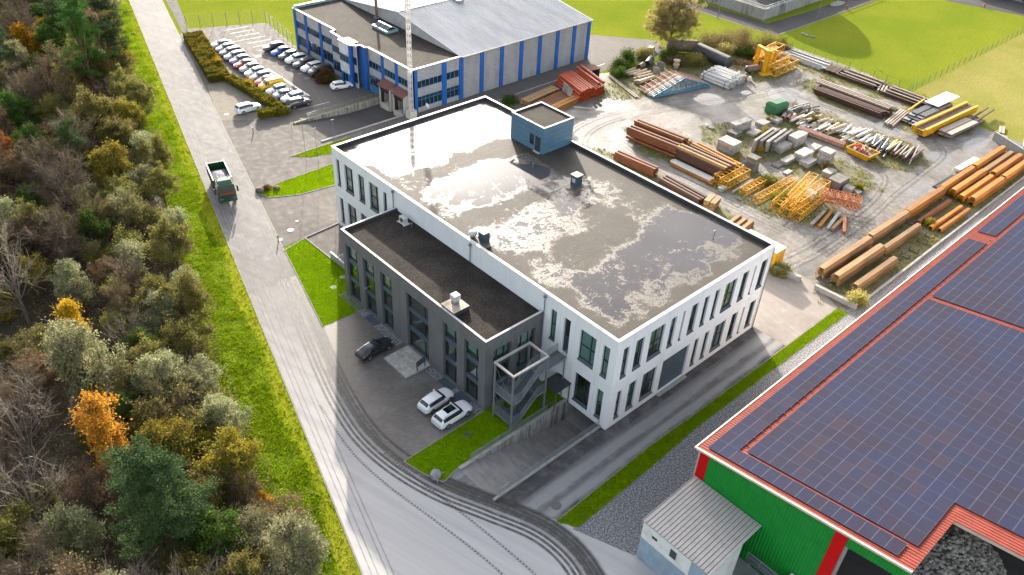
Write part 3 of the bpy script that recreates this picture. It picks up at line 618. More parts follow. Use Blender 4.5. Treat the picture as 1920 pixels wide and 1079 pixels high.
# ---------------------------------------------------------------- office building (white block, dark wing, penthouse)
def wall_mesh(axis, at, u0, u1, z0, z1, holes, depth, mi_face=0, thick=0.12, sgn=-1):
    """panel facing -axis with rectangular openings and reveals of the given depth. axis 0: plane x = at, u = y; axis 1: plane y = at, u = x"""
    b = MB(); P = (lambda u, d, z: (at + d, u, z)) if axis == 0 else (lambda u, d, z: (u, at + d, z))
    us = sorted({u0, u1, *[h for H in holes for h in H[:2]]}); zs = sorted({z0, z1, *[h for H in holes for h in H[2:]]})
    us = [u for u in us if u0 <= u <= u1]; zs = [z for z in zs if z0 <= z <= z1]
    ins = lambda cu, cz: any(h[0] < cu < h[1] and h[2] < cz < h[3] for h in holes)
    fl = axis == 0
    def q(a, c, d, e):
        b.quad(a, e, d, c) if fl else b.quad(a, c, d, e)
    for i in range(len(us) - 1):
        for j in range(len(zs) - 1):
            if not ins((us[i] + us[i + 1]) / 2, (zs[j] + zs[j + 1]) / 2):
                q(P(us[i], 0, zs[j]), P(us[i + 1], 0, zs[j]), P(us[i + 1], 0, zs[j + 1]), P(us[i], 0, zs[j + 1]))
    t = thick
    q(P(u0, t, z0), P(u0, 0, z0), P(u0, 0, z1), P(u0, t, z1)); q(P(u1, 0, z0), P(u1, t, z0), P(u1, t, z1), P(u1, 0, z1))
    q(P(u0, t, z0), P(u1, t, z0), P(u1, 0, z0), P(u0, 0, z0)); q(P(u0, 0, z1), P(u1, 0, z1), P(u1, t, z1), P(u0, t, z1))
    for a, c, zb, zt in holes:
        a, c, zb, zt = max(a, u0), min(c, u1), max(zb, z0), min(zt, z1); D = depth
        q(P(a, 0, zb), P(a, D, zb), P(a, D, zt), P(a, 0, zt)); q(P(c, D, zb), P(c, 0, zb), P(c, 0, zt), P(c, D, zt))
        q(P(a, 0, zb), P(c, 0, zb), P(c, D, zb), P(a, D, zb)); q(P(a, D, zt), P(c, D, zt), P(c, 0, zt), P(a, 0, zt))
    return b

def window(parent, axis, at, a, c, z0, z1, depth, mull=(), trans=(), fr=0.07, blind=None, sill=True, frame_mat='frame', glass_mat='glass', spandrels=()):
    """one window: frame > pane, sill, blind"""
    def bx(b, u0, u1, d0, d1, zb, zt):
        if axis == 0: b.box(at + d0, at + d1, u0, u1, zb, zt)
        else: b.box(u0, u1, at + d0, at + d1, zb, zt)
    d = depth; b = MB()
    bx(b, a, a + fr, d - .08, d + .05, z0, z1); bx(b, c - fr, c, d - .08, d + .05, z0, z1)
    bx(b, a + fr, c - fr, d - .08, d + .05, z1 - fr, z1); bx(b, a + fr, c - fr, d - .08, d + .05, z0, z0 + fr)
    for u in mull: bx(b, u - fr / 2, u + fr / 2, d - .085, d + .045, z0 + fr, z1 - fr)
    for z in trans: bx(b, a + fr, c - fr, d - .075, d + .04, z - fr / 2, z + fr / 2)
    w_ = b.build('window', M[frame_mat], parent)
    g = MB(); bx(g, a + fr * .5, c - fr * .5, d - .01, d, z0 + fr * .5, z1 - fr * .5); g.build('pane', M[glass_mat], w_)
    if sill:
        s = MB()
        if axis == 1: s.add([(a, at - .10, z0 - .06), (c, at - .10, z0 - .06), (c, at + d - .08, z0 + .16), (a, at + d - .08, z0 + .16), (a, at - .10, z0 - .10), (c, at - .10, z0 - .10), (c, at + d - .08, z0 - .03), (a, at + d - .08, z0 - .03)], [(0, 1, 2, 3), (7, 6, 5, 4), (0, 4, 5, 1), (0, 3, 7, 4), (1, 5, 6, 2)])
        else: s.add([(at - .10, c, z0 - .06), (at - .10, a, z0 - .06), (at + d - .08, a, z0 + .16), (at + d - .08, c, z0 + .16), (at - .10, c, z0 - .10), (at - .10, a, z0 - .10), (at + d - .08, a, z0 - .03), (at + d - .08, c, z0 - .03)], [(0, 1, 2, 3), (7, 6, 5, 4), (0, 4, 5, 1), (0, 3, 7, 4), (1, 5, 6, 2)])
        s.build('sill', M['sill'], w_)
    for zb, zt in spandrels:
        s = MB(); bx(s, a + .01, c - .01, d - .16, d + .03, zb, zt); s.build('spandrel', M['spandrel'], w_)
    if blind:
        kind, frac = blind; s = MB(); zb = z1 - (z1 - z0) * frac
        if kind == 'blind': bx(s, a + fr, c - fr, d + .10, d + .12, zb, z1 - fr)
        else:
            z = z1 - fr
            while z > zb: bx(s, a + fr, c - fr, d + .10, d + .16, z - .09, z); z -= .19
        s.build('blind', M[kind], w_)
    return w_

OB = thing('office_building', 'white two-storey office block with a puddled gravel roof and a dark grey front wing', 'building')
LX, WY, HT, RZ = 28.61, 54.38, 12.9, 12.45
up, lo = (7.2, 11.4), (1.0, 5.15)
R_UP = [(1.1, 2.05), (3.1, 4.5), (5.5, 7.95), (8.95, 9.95), (11.05, 11.45), (12.6, 13.87), (14.95, 15.85), (16.98, 17.85), (19.0, 21.25), (22.4, 23.68), (24.83, 25.18), (26.3, 27.66)]
R_LO = [(1.17, 2.0), (3.13, 4.45), (5.52, 7.92), (14.88, 15.72), (16.86, 17.73), (18.85, 21.1), (22.3, 23.58), (24.65, 25.02), (26.2, 27.48)]
DOOR = (8.96, 13.87, 0.12, 5.15)
XJ = [0, 2.6, 5.0, 8.45, 14.38, 18.4, 21.85, 25.75, LX]
gp = 0.014
for i in range(len(XJ) - 1):
    for (zb, zt, rows, zz_) in [(-0.02, 6.15, R_LO, lo), (6.15, HT, R_UP, up)]:
        hs = [(a, c, *zz_) for a, c in rows if XJ[i] < (a + c) / 2 < XJ[i + 1]]
        if zb < 1 and XJ[i] < 11 < XJ[i + 1]: hs.append(DOOR)
        wall_mesh(1, 0.0, XJ[i] + gp, XJ[i + 1] - gp, zb + gp, zt - (gp if zt < HT else 0), hs, 0.34).build('facade_panel', M['white_wall'], OB)
rb = random.Random(3)
def blindpick(k):
    r = rb.random()
    return None if r < .45 else (('blind', rb.choice([.35, .6, 1.0])) if r < .75 else ('blind_pale', rb.choice([.4, .7, 1.0])))
for rows, zz_ in ((R_UP, up), (R_LO, lo)):
    for a, c in rows:
        wd = c - a
        window(OB, 1, 0.0, a, c, *zz_, 0.30, mull=([(a + c) / 2] if wd > 1.9 else [a + wd * .7] if wd > 1.1 else []), trans=[zz_[0] + 2.0] if wd > .6 else [], fr=.07 if wd > .5 else .05, blind=blindpick(0) if wd > .6 else None)
b = MB()
nsl = 11
for k in range(nsl):
    z0 = 0.12 + k * (5.03 / nsl); b.box(DOOR[0], DOOR[1], 0.24, 0.30, z0 + .012, z0 + 5.03 / nsl - .012)
dr = b.build('gate', M['spandrel'], OB); dr['label'] = 'dark blue-grey sectional gate in the long facade'
MB().box(DOOR[0], DOOR[1], 0.301, .34, .12, 5.15).build('gate_backing', M['dark_metal'], dr)
MB().box(DOOR[0] - .2, DOOR[1] + .2, -.5, .3, -.1, .11).build('threshold', M['concrete'], OB)
# left facade, x = 0
L_UP = [(0.95, 1.88), (2.9, 5.22), (8.84, 9.75), (41.1, 41.9), (43.05, 45.28), (46.45, 47.93), (49.22, 51.37), (52.57, 53.42)]
L_LO = [(0.98, 1.88), (2.92, 5.28), (43.05, 45.28), (46.45, 47.93), (49.1, 51.3), (52.45, 53.35)]
DUP = (6.72, 7.72, 6.5, 11.45); DLO = (6.9, 7.9, 0.25, 3.2)
YJ = [0, 2.4, 6.0, 8.3, 10.9, 16.5, 21.8, 26.2, 32.8, 38.98, 42.5, 45.9, 48.6, 52.0, WY]
for i in range(len(YJ) - 1):
    ann = 10.8 < YJ[i] < 38.9
    for (zb, zt, rows, zz_) in [(-0.02, 6.15, L_LO, lo), (6.15, HT, L_UP, up)]:
        if ann:
            if zb < 1: continue
            zb = 9.5
        hs = [(a, c, *zz_) for a, c in rows if YJ[i] < (a + c) / 2 < YJ[i + 1]]
        if abs(YJ[i] - 6.0) < .1: hs.append(DUP if zb > 1 else DLO)
        wall_mesh(0, 0.0, YJ[i] + gp, YJ[i + 1] - gp, zb + gp, zt - (gp if zt < HT else 0), hs, 0.34).build('facade_panel', M['white_wall'], OB)
for rows, zz_ in ((L_UP, up), (L_LO, lo)):
    for a, c in rows:
        wd = c - a
        bl = ('blind', 1.0) if (zz_ is up and a < 5.5) else ('blind_pale', .8) if a > 42 else blindpick(0)
        window(OB, 0, 0.0, a, c, *zz_, 0.30, mull=([a + wd * .36] if wd > 1.4 else []), trans=[zz_[0] + 2.0] if wd > .6 else [], blind=bl)
for D in (DUP, DLO):
    b = MB(); b.box(.26, .32, D[0], D[1], D[2], D[3]); d_ = b.build('door', M['frame'], OB)
    MB().box(.245, .262, D[0] + .15, D[1] - .15, D[2] + (2.4 if D is DUP else 1.0), D[3] - .15).build('pane', M['glass_dark'], d_)
    MB().tube((.20, D[0] + .12, D[2] + 1.0), (.20, D[0] + .12, D[2] + 1.3), .02).build('handle', M['galv'], d_)
# structure behind the panels, floors, far walls
b = MB()
b.box(LX - .3, LX, .35, WY, -.02, HT); b.box(.35, LX - .3, WY - .3, WY, -.02, HT); b.build('rear_wall', M['white_wall'], OB)
b = MB(); b.box(.36, LX - .31, .36, WY - .31, .2, .26); b.box(.36, LX - .31, .36, WY - .31, 6.3, 6.6); b.build('floor_slab', M['interior_floor'], OB)
b = MB(); b.box(5.5, 5.6, 5.5, WY - .4, .27, 12.2); b.box(5.6, LX - .4, 5.5, 5.6, .27, 12.2); b.build('interior_wall', M['interior'], OB)
# a dark lining in the panel joints
b = MB()
for x in XJ[1:-1]: b.box(x - .06, x + .06, .122, .16, -.02, HT - .1)
for y in YJ[1:-1]: b.box(.122, .16, y - .06, y + .06, 6.2 if not 10.8 < y < 38.9 else 9.6, HT - .1)
b.box(.02, LX - .02, .124, .17, 6.08, 6.22); b.box(.124, .17, .02, 10.8, 6.08, 6.22); b.box(.124, .17, 39, WY - .02, 6.08, 6.22)
b.build('joint_lining', M['joint'], OB)
# roof sheet with standing water
gx, gy = np.meshgrid(np.linspace(.36, LX - .31, 120), np.linspace(.36, WY - .31, 224), indexing='ij')
pts = [(700, 285, 1.0, 3.5), (740, 265, 1.0, 4), (800, 250, 1.0, 4), (850, 235, 1.0, 4), (900, 215, 1.0, 3.5), (935, 225, 1.0, 2.5), (880, 265, .95, 3), (800, 295, .9, 3), (760, 305, .8, 2.5), (950, 248, .85, 2), (868, 300, .1, 2.2), (915, 283, 0.0, 2.5), (955, 275, 0.05, 2.2), (800, 325, .15, 2.0), (840, 318, .2, 2.0),
       (880, 330, .85, 2.5), (930, 320, .95, 3.0), (960, 335, .9, 2.6), (990, 340, .8, 2.2), (860, 355, .9, 3), (840, 375, .8, 2.4), (900, 370, .8, 2), (940, 362, .75, 2), (780, 345, .25, 1.6), (825, 390, .35, 2), (990, 318, .95, 1.8), (1010, 325, .9, 1.8), (1000, 365, .2, 2), (960, 385, .15, 2), (925, 405, .15, 2.4), (985, 300, .55, 1.5),
       (1040, 350, .62, 3), (1075, 375, .66, 3), (1010, 405, .6, 3), (960, 430, .62, 3), (1120, 350, .45, 3), (1000, 440, .66, 2.6), (1060, 420, .55, 2.5), (1120, 400, .15, 2.8), (1160, 430, .05, 2.6), (1090, 460, .12, 2.4), (1055, 395, .75, 1.8), (1010, 420, .72, 1.6), (960, 445, .66, 1.6), (1130, 378, .5, 2), (1200, 390, .3, 2.5), (1080, 490, .25, 2),
       (1270, 420, .9, 3.6), (1320, 430, .95, 3.2), (1240, 450, .9, 3.0), (1220, 490, .9, 3), (1280, 480, .85, 3), (1180, 520, .85, 3), (1130, 545, .8, 2.6), (1100, 530, .8, 2.2), (1160, 575, .8, 2.2), (1220, 540, .6, 2.2), (1370, 440, .8, 2.2), (1340, 470, .6, 2), (1060, 555, .15, 1.6), (1190, 590, .4, 1.6), (1255, 515, .55, 1.8), (1050, 520, .6, 2), (1120, 600, .35, 1.4),
       (1080, 300, 0, 3), (1130, 320, .05, 3), (1200, 355, .1, 3), (1290, 385, .1, 2), (1400, 455, .1, 1.4), (1350, 500, .1, 1.2), (1280, 550, .1, 1.2), (1200, 615, .1, 1.2), (690, 320, .1, 1.2), (760, 370, .1, 1.5), (860, 430, .15, 1.6), (950, 490, .2, 1.6), (1040, 570, .2, 1.4), (1110, 630, .15, 1.2), (920, 195, .3, 1.5), (1040, 290, .1, 2.0), (660, 280, .2, 1.2)]
num = np.full(gx.shape, .02 * .3); den = np.full(gx.shape, .02)
for a, b_, v, r in pts:
    x, y = G(a, b_, RZ); w_ = np.exp(-(((gx - x) ** 2 + (gy - y) ** 2) / (r * .72) ** 2)); num += w_ * v; den += w_
wet = num / den
ed = np.minimum(np.minimum(gx - .3, LX - .3 - gx), np.minimum(gy - .3, WY - .3 - gy)); wet -= np.clip(1 - ed / 1.6, 0, 1) * .35
wet += (fbm(gx / 2.6, gy / 2.6, 5, 5) - .5) * .35
idx = np.arange(gx.size).reshape(gx.shape)
F = np.stack([idx[:-1, :-1].ravel(), idx[1:, :-1].ravel(), idx[1:, 1:].ravel(), idx[:-1, 1:].ravel()], 1)
rf = mesh_obj('roof', np_mesh('roof', np.stack([gx, gy, np.full(gx.shape, RZ)], -1).reshape(-1, 3), F, M['roof_wet'], attrs={'wet': wet.ravel()}), OB); rf['label'] = 'gravel roof with large sky-reflecting puddles'
MB().box(.35, LX - .3, .35, WY - .3, RZ - .4, RZ - .03).build('roof_slab', M['concrete'], OB)
def upstand(par, x0, x1, y0, y1, zr, zt, th=.3, mat='bitumen', cop='coping', out=.04):
    b = MB(); b.box(x0 + .13, x0 + th, y0 + th, y1 - th, zr - .1, zt - .012); b.box(x1 - th, x1 - .02, y0 + th, y1 - th, zr - .1, zt - .012); b.box(x0 + .13, x1 - .02, y0 + .13, y0 + th, zr - .1, zt - .012); b.box(x0 + .13, x1 - .02, y1 - th, y1 - .02, zr - .1, zt - .012)
    b.build('parapet', M[mat], par)
    for (a, c, d, e) in [(x0 - out, x1 + out, y0 - out, y0 + th + .03), (x0 - out, x1 + out, y1 - th - .03, y1 + out), (x0 - out, x0 + th + .03, y0 + th + .031, y1 - th - .031), (x1 - th - .03, x1 + out, y0 + th + .031, y1 - th - .031)]:
        MB().box(a, c, d, e, zt, zt + .05).build('coping', M[cop], par)
upstand(OB, 0, LX, 0, WY, RZ, HT, .34)
# roof joints
b = MB()
for y in (13.2, 26.5, 40.0): b.box(1.2, LX - 1.2, y - .02, y + .02, RZ + .001, RZ + .012)
b.box(13.9, 13.94, 1.2, 33, RZ + .001, RZ + .012); b.build('roof_seam', M['bitumen'], OB)
# rainwater pipes
for (x, y) in [(-.14, 10.7), (-.14, 39.4), (-.14, 23.6)]:
    b = MB(); b.tube((x, y, 9.95 if y > 11 else .2), (x, y, 12.45), .06, 8); b.box(x - .14, x + .14, y - .14, y + .14, 12.35, 12.7); b.build('downpipe', M['galv'], OB)
b = MB(); b.tube((28.3, -.12, .1), (28.3, -.12, 12.6), .06, 8); b.build('downpipe', M['galv'], OB)

# ---- dark front wing
AX, AY0, AY1, AH, ARZ = -8.5, 10.89, 38.98, 10.29, 9.95
COLS = [(35.63, 38.2), (31.95, 34.42), (28.28, 30.62), (21.02, 25.3), (15.78, 18.28), (11.98, 14.5)]
ATOP, ABOT = 8.5, 0.2
jy = [AY0, 15.1, 19.6, 26.8, 31.3, 35.0, AY1]
for i in range(6):
    hs = [(a, c, ABOT, ATOP) for a, c in COLS if jy[i] < (a + c) / 2 < jy[i + 1]]
    wall_mesh(0, AX, jy[i] + gp, jy[i + 1] - gp, -.02, 8.95 - gp, hs, .42, thick=.2).build('facade_panel', M['grey_wall'], OB)
    wall_mesh(0, AX, jy[i] + gp, jy[i + 1] - gp, 8.95 + gp, AH, [], .42, thick=.2).build('facade_panel', M['grey_wall'], OB)
for a, c in COLS:
    wd = c - a
    window(OB, 0, AX, a, c, ABOT, ATOP, .42, mull=[a + wd * (.3 if wd < 3 else .27)], fr=.09, sill=False, spandrels=[(5.65, 6.35), (2.75, 3.45)], blind=('blind_pale', .22) if a > 26 else ('blind', .2) if a < 20 else None)
MB().box(AX - .06, AX + .3, 21.0, 25.3, -.02, .19).build('door_threshold', M['concrete'], OB)
# end walls of the wing
EH = [(-7.35, -4.72, .2, 8.5), (-3.72, -1.05, .2, 8.5)]
for (a, c, zb, zt, hs) in [(AX + .2, -4.25, -.02, 8.95, EH[:1]), (-4.25, 0, -.02, 8.95, EH[1:]), (AX + .2, -4.25, 8.95, AH, []), (-4.25, 0, 8.95, AH, [])]:
    wall_mesh(1, AY0, a + gp, c - gp, zb + gp, zt - (gp if zt < 10 else 0), hs, .42, thick=.2).build('facade_panel', M['grey_wall'], OB)
for a, c, z0, z1 in EH: window(OB, 1, AY0, a, c, z0, z1, .42, mull=[a + .8, c - .8], fr=.09, sill=False, spandrels=[(5.65, 6.35), (2.75, 3.45)], blind=('blind', .2))
MB().box(AX + .2, 0, AY1 - .2, AY1, -.02, AH).build('wing_end_wall', M['grey_wall'], OB)
b = MB(); 
for z in (.05, 3.1, 6.1): b.box(AX + .5, -.02, AY0 + .5, AY1 - .25, z, z + .12)
b.build('floor_slab', M['interior_floor'], OB)
b = MB(); b.box(-3.6, -3.5, AY0 + .6, AY1 - .3, .2, 9.5); b.build('interior_wall', M['interior'], OB)
b = MB()   # open flight behind the tall entrance glazing
for k in range(18): b.box(-7.4, -6.2, 24.9 - k * .2, 24.9 - k * .2 + .24, .3 + k * .17, .36 + k * .17); 
for k in range(18): b.box(-7.4, -6.2, 24.9 - k * .2, 24.9 - k * .2 + .24, 3.3 + k * .17, 3.36 + k * .17)
b.build('inner_stair', M['blind_pale'], OB)
for i in range(4):
    b = MB(); y = (13, 16.5, 30, 36.5)[i]; b.box(-6.9, -5.5, y - .4, y + .4, 3.85, 3.92); b.box(-6.85, -6.75, y - .35, y + .35, 3.22, 3.85); b.build('inner_desk', M['blind_pale'], OB)
wr = MB().quad((AX + .25, AY0 + .25, ARZ), (-.02, AY0 + .25, ARZ), (-.02, AY1 - .25, ARZ), (AX + .25, AY1 - .25, ARZ)).build('wing_roof', M['roof_dark'], OB)
MB().box(AX + .22, -.03, AY0 + .22, AY1 - .22, ARZ - .4, ARZ - .03).build('roof_slab', M['concrete'], OB)
b = MB(); b.box(AX + .205, AX + .3, AY0 + .3, AY1 - .3, ARZ - .1, AH - .012); b.box(AX + .205, -.02, AY0 + .205, AY0 + .3, ARZ - .1, AH - .012); b.box(AX + .205, -.02, AY1 - .3, AY1 - .205, ARZ - .1, AH - .012); b.build('parapet', M['bitumen'], OB)
for (a, c, d, e) in [(AX - .04, -.015, AY0 - .04, AY0 + .22), (AX - .04, -.015, AY1 - .22, AY1 + .04), (AX - .04, AX + .22, AY0 + .221, AY1 - .221)]:
    MB().box(a, c, d, e, AH, AH + .05).build('coping', M['coping'], OB)
for y in (33.2, 15.1):   # wall lamps on the piers
    b = MB(); b.box(AX - .55, AX - .02, y - .06, y + .06, 4.62, 4.70); b.box(AX - .75, AX - .45, y - .16, y + .16, 4.58, 4.68); b.build('wall_lamp', M['galv'], OB)

# ---- penthouse on the roof
PX0, PX1, PY0, PY1, PZ = 22.6, 28.55, 34.85, 41.65, 16.5
ph = MB().box(PX0 + .06, PX1 - .06, PY0 + .06, PY1 - .06, RZ, PZ - .3).build('penthouse', M['dark_metal'], OB); ph['label'] = 'blue metal-clad penthouse on the gravel roof'
zs = [RZ + .02, 13.25, 14.05, 14.85, 15.65, PZ]
for k in range(5):
    a, c = zs[k] + .012, zs[k + 1] - .012
    for (x0, x1, y0, y1) in [(PX0, PX1, PY0, PY0 + .06), (PX0, PX1, PY1 - .06, PY1), (PX1 - .06, PX1, PY0 + .061, PY1 - .061)]:
        MB().box(x0, x1, y0, y1, a, c).build('cladding_board', M['penthouse'], ph)
    seg = [(PY0 + .061, PY1 - .061)] if a > 14.2 else [(PY0 + .061, 35.4), (36.5, 36.76), (37.65, PY1 - .061)] if a > 12.9 else [(PY0 + .061, 35.4), (36.5, PY1 - .061)]
    for y0, y1 in seg: MB().box(PX0, PX0 + .06, y0, y1, a, c).build('cladding_board', M['penthouse'], ph)
b = MB(); b.box(PX0 + .02, PX0 + .07, 35.42, 36.48, RZ + .05, 14.04); d_ = b.build('door', M['frame'], ph)
b = MB(); b.box(PX0 + .02, PX0 + .07, 36.78, 37.63, 13.0, 14.04); b.build('window', M['glass_dark'], ph)
MB().box(PX0 - .3, PX0 + .0, 35.3, 36.6, RZ + .01, RZ + .12).build('step', M['coping'], ph)
MB().quad((PX0 + .25, PY0 + .25, PZ - .16), (PX1 - .25, PY0 + .25, PZ - .16), (PX1 - .25, PY1 - .25, PZ - .16), (PX0 + .25, PY1 - .25, PZ - .16)).build('gravel_top', M['roof_gravel'], ph)
b = MB(); b.box(PX0 + .061, PX0 + .25, PY0 + .061, PY1 - .061, PZ - .35, PZ - .005); b.box(PX1 - .25, PX1 - .061, PY0 + .061, PY1 - .061, PZ - .35, PZ - .005); b.box(PX0 + .25, PX1 - .25, PY0 + .061, PY0 + .25, PZ - .35, PZ - .005); b.box(PX0 + .25, PX1 - .25, PY1 - .25, PY1 - .061, PZ - .35, PZ - .005); b.build('rim', M['bitumen'], ph)
for (a, c, d, e) in [(PX0 - .05, PX1 + .05, PY0 - .05, PY0 + .25), (PX0 - .05, PX1 + .05, PY1 - .25, PY1 + .05), (PX0 - .05, PX0 + .25, PY0 + .251, PY1 - .251), (PX1 - .25, PX1 + .05, PY0 + .251, PY1 - .251)]:
    MB().box(a, c, d, e, PZ, PZ + .06).build('coping', M['coping'], ph)
# ---- garage opening under the block
b = MB(); x0, x1, y0, y1 = .0, 6.0, .85, 5.95
b.quad((x1, y0, -3), (x1, y1, -3), (x1, y1, -.05), (x1, y0, -.05)); b.quad((-.02, y1, -3), (x1, y1, -3), (x1, y1, -.05), (-.02, y1, -.05)); b.quad((-.02, y0, -3), (-.02, y0, -.05), (x1, y0, -.05), (x1, y0, -3)); b.quad((0, y0, -.05), (0, y1, -.05), (x1, y1, -.05), (x1, y0, -.05)); b.quad((0, y0, -2.86), (x1, y0, -2.86), (x1, y1, -2.86), (0, y1, -2.86))
b.build('garage', M['concrete'], OB)

# ---- things standing on the roofs
t = thing('ventilation_cowl', 'round white ventilation cowl at the edge of the puddled roof', 'vent', (1.1, 24.6, RZ))
MB().lathe([(.32, 0), (.32, .5), (.5, .55), (.55, .75), (.5, .95), (.3, 1.05), (.001, 1.08)], 14).build('cowl', M['coping'], t, True); MB().box(-.45, .45, -.45, .45, 0, .22).build('base', M['bitumen'], t)
t = thing('roof_hood', 'dark blue-grey angled air hood beside the round cowl on the big roof', 'air hood', (1.9, 23.5, RZ))
MB().extrude([(-.5, 0), (.9, 0), (.9, .35), (.45, .35), (.45, 1.2), (-.5, 1.2)], 'x', -.5, .5).build('duct', M['spandrel'], t); MB().box(-.55, .55, -.6, .55, 1.2, 1.27).build('lid', M['coping'], t)
MB().box(-1.3, -.55, -1.9, .9, .0, .3).build('base', M['bitumen'], t)
t = thing('roof_box', 'small blue-grey ventilation box standing in the middle of the puddled roof', 'vent', (20.4, 26.0, RZ))
MB().box(-.55, .55, -.55, .55, 0, 1.45).build('housing', M['spandrel'], t); MB().box(-.62, .62, -.62, .62, 1.45, 1.55).build('lid', M['coping'], t); MB().box(-.57, -.552, -.3, .3, .5, 1.1).build('grille', M['coping'], t)
t = thing('air_conditioner', 'white air-conditioning unit at the back corner of the dark wing roof', 'air conditioner', (-1.2, 35.7, ARZ))
MB().box(-.3, .3, -.55, .55, .12, .95).build('casing', M['coping'], t); MB().box(-.5, .5, -.75, -.6, 0, .12).box(-.5, .5, .6, .75, 0, .12).box(-.45, .45, -.62, .62, .1, .118).build('feet', M['coping'], t); MB().lathe([(.001, 0), (.28, 0), (.3, .02)], 14).build('fan', M['dark_metal'], t, loc=(-.305, 0, .55), rot=(0, -math.pi / 2, 0))
t = thing('exhaust_stack', 'white square exhaust on a low wooden-topped plinth on the dark wing roof', 'vent', (-7.0, 17.9, ARZ))
MB().box(-1.25, .95, -1.3, 1.0, .0, .55).build('plinth', M['bitumen'], t)
for k in range(6): MB().box(-1.28, .98, -1.32 + k * .39, -1.32 + k * .39 + .375, .552, .6).build('plank', M['pale_wood'], t)
MB().box(-.3, .35, -.3, .35, .6, 1.15).build('shaft', M['galv'], t); MB().box(-.4, .45, -.4, .45, 1.15, 1.85).build('hood', M['coping'], t)
for (x, y, zr) in [(.6, 29.5, RZ), (19.0, 33.0, RZ), (25, 6.5, RZ), (-1, 34.2, ARZ)]:
    t = thing('vent_pipe', ('thin vent pipe on the roof edge above the dark wing', 'thin vent pipe near the penthouse shadow', 'thin vent pipe in the wide grey puddle', 'thin vent pipe beside the air-conditioning unit')[[.6, 19.0, 25, -1].index(x)], 'pipe', (x, y, zr))
    MB().tube((0, 0, 0), (0, 0, .6), .05, 8).build('tube', M['galv'], t); MB().lathe([(.12, 0), (.12, .08), (.001, .12)], 10).build('cap', M['galv'], t, loc=(0, 0, .58))
# ---------------------------------------------------------------- outside stair, ramp, forecourt
ST = thing('outside_staircase', 'galvanised steel fire-escape staircase in a square frame beside the white facade', 'staircase', (-5.6, 8.2, 0))
ox, oy = -5.6, 8.2
X0, X1, Y0, Y1 = -8.15 - ox, -3.1 - ox, 6.75 - oy, 9.67 - oy
for x in (X0, X1):
    for y in (Y0, Y1): MB().box(x - .09, x + .09, y - .09, y + .09, 0, 8.0).build('post', M['galv'], ST)
for (a, c, d, e) in [(X0 - .12, X1 + .12, Y0 - .12, Y0 + .12), (X0 - .12, X1 + .12, Y1 - .12, Y1 + .12), (X0 - .12, X0 + .12, Y0 + .121, Y1 - .121), (X1 - .12, X1 + .12, Y0 + .121, Y1 - .121)]:
    MB().box(a, c, d, e, 8.0, 8.2).build('top_beam', M['rail_top'], ST)
def rail(par, pts, h=1.05, n=4, r=.022, mat='galv', posts=True):
    b = MB()
    for k in range(n):
        dz = h * (k + 1) / n
        for p, q in zip(pts[:-1], pts[1:]): b.tube((p[0], p[1], p[2] + dz), (q[0], q[1], q[2] + dz), r if k < n - 1 else r * 1.5, 5)
    if posts:
        for p, q in zip(pts[:-1], pts[1:]):
            L = math.dist(p, q); m_ = max(1, round(L / 1.3))
            for i in range(m_ + 1):
                t = i / m_; x, y, z = (p[j] + (q[j] - p[j]) * t for j in range(3)); b.tube((x, y, z - .1), (x, y, z + h), r * 1.2, 5)
    return b.build('railing', M[mat], par)
def landing(x0, x1, y0, y1, z):
    l = MB().box(x0, x1, y0, y1, z - .05, z).build('landing', M['galv_dark'], ST)
    b = MB(); b.box(x0, x1, y0 - .05, y0, z - .26, z + .02); b.box(x0, x1, y1, y1 + .05, z - .26, z + .02); b.box(x0 - .05, x0, y0 - .05, y1 + .05, z - .26, z + .02); b.build('edge_beam', M['galv'], l)
YM = (Y0 + Y1) / 2
def flight(xa, xb, y0, y1, za, zb):
    n = 12; f = MB()
    for y in (y0, y1 - .05): f.add([(xa, y, za - .28), (xb, y, zb - .28), (xb, y, zb + .04), (xa, y, za + .04), (xa, y + .05, za - .28), (xb, y + .05, zb - .28), (xb, y + .05, zb + .04), (xa, y + .05, za + .04)], [(0, 1, 2, 3), (7, 6, 5, 4), (3, 2, 6, 7), (1, 0, 4, 5), (0, 3, 7, 4), (2, 1, 5, 6)])
    fo = f.build('flight', M['galv'], ST)
    for k in range(n):
        t = (k + .5) / n; x = xa + (xb - xa) * t; z = za + (zb - za) * (k + 1) / (n + 1)
        MB().box(x - .14, x + .14, y0 + .05, y1 - .05, z - .04, z).build('step', M['galv_dark'], fo)
    for y in (y0 + .02, y1 - .02): rail(ST, [(xa, y, za), (xb, y, zb)])
ZA, ZB, ZC, ZD = .8, 3.1, 4.0, 6.3
landing(X0 + .1, X0 + 1.4, Y0, Y1, ZA); landing(X0 + .1, X0 + 1.4, Y0, Y1, ZC); landing(X1 - 1.2, X1 - .1, Y0, Y1, ZB)
flight(X0 + 1.4, X1 - 1.2, Y0, YM - .1, ZA, ZB); flight(X1 - 1.2, X0 + 1.4, YM + .1, Y1, ZB, ZC); flight(X0 + 1.4, X1 - 1.2, Y0, YM - .1, ZC, ZD)
landing(X1 - 1.2, -.05 - ox, Y0, 8.2 - oy, ZD)
for z in (ZA, ZC): rail(ST, [(X0 + 1.4, Y0 + .02, z), (X0 + .1, Y0 + .02, z), (X0 + .1, Y1 - .02, z), (X0 + 1.4, Y1 - .02, z)])
rail(ST, [(X1 - 1.2, Y0 + .02, ZB), (X1 - .15, Y0 + .02, ZB), (X1 - .15, Y1, ZB)])
rail(ST, [(X1 - 1.2, Y0 + .02, ZD), (-.1 - ox, Y0 + .02, ZD)]); rail(ST, [(X1 - 1.2, 8.18 - oy, ZD), (-.1 - ox, 8.18 - oy, ZD)])
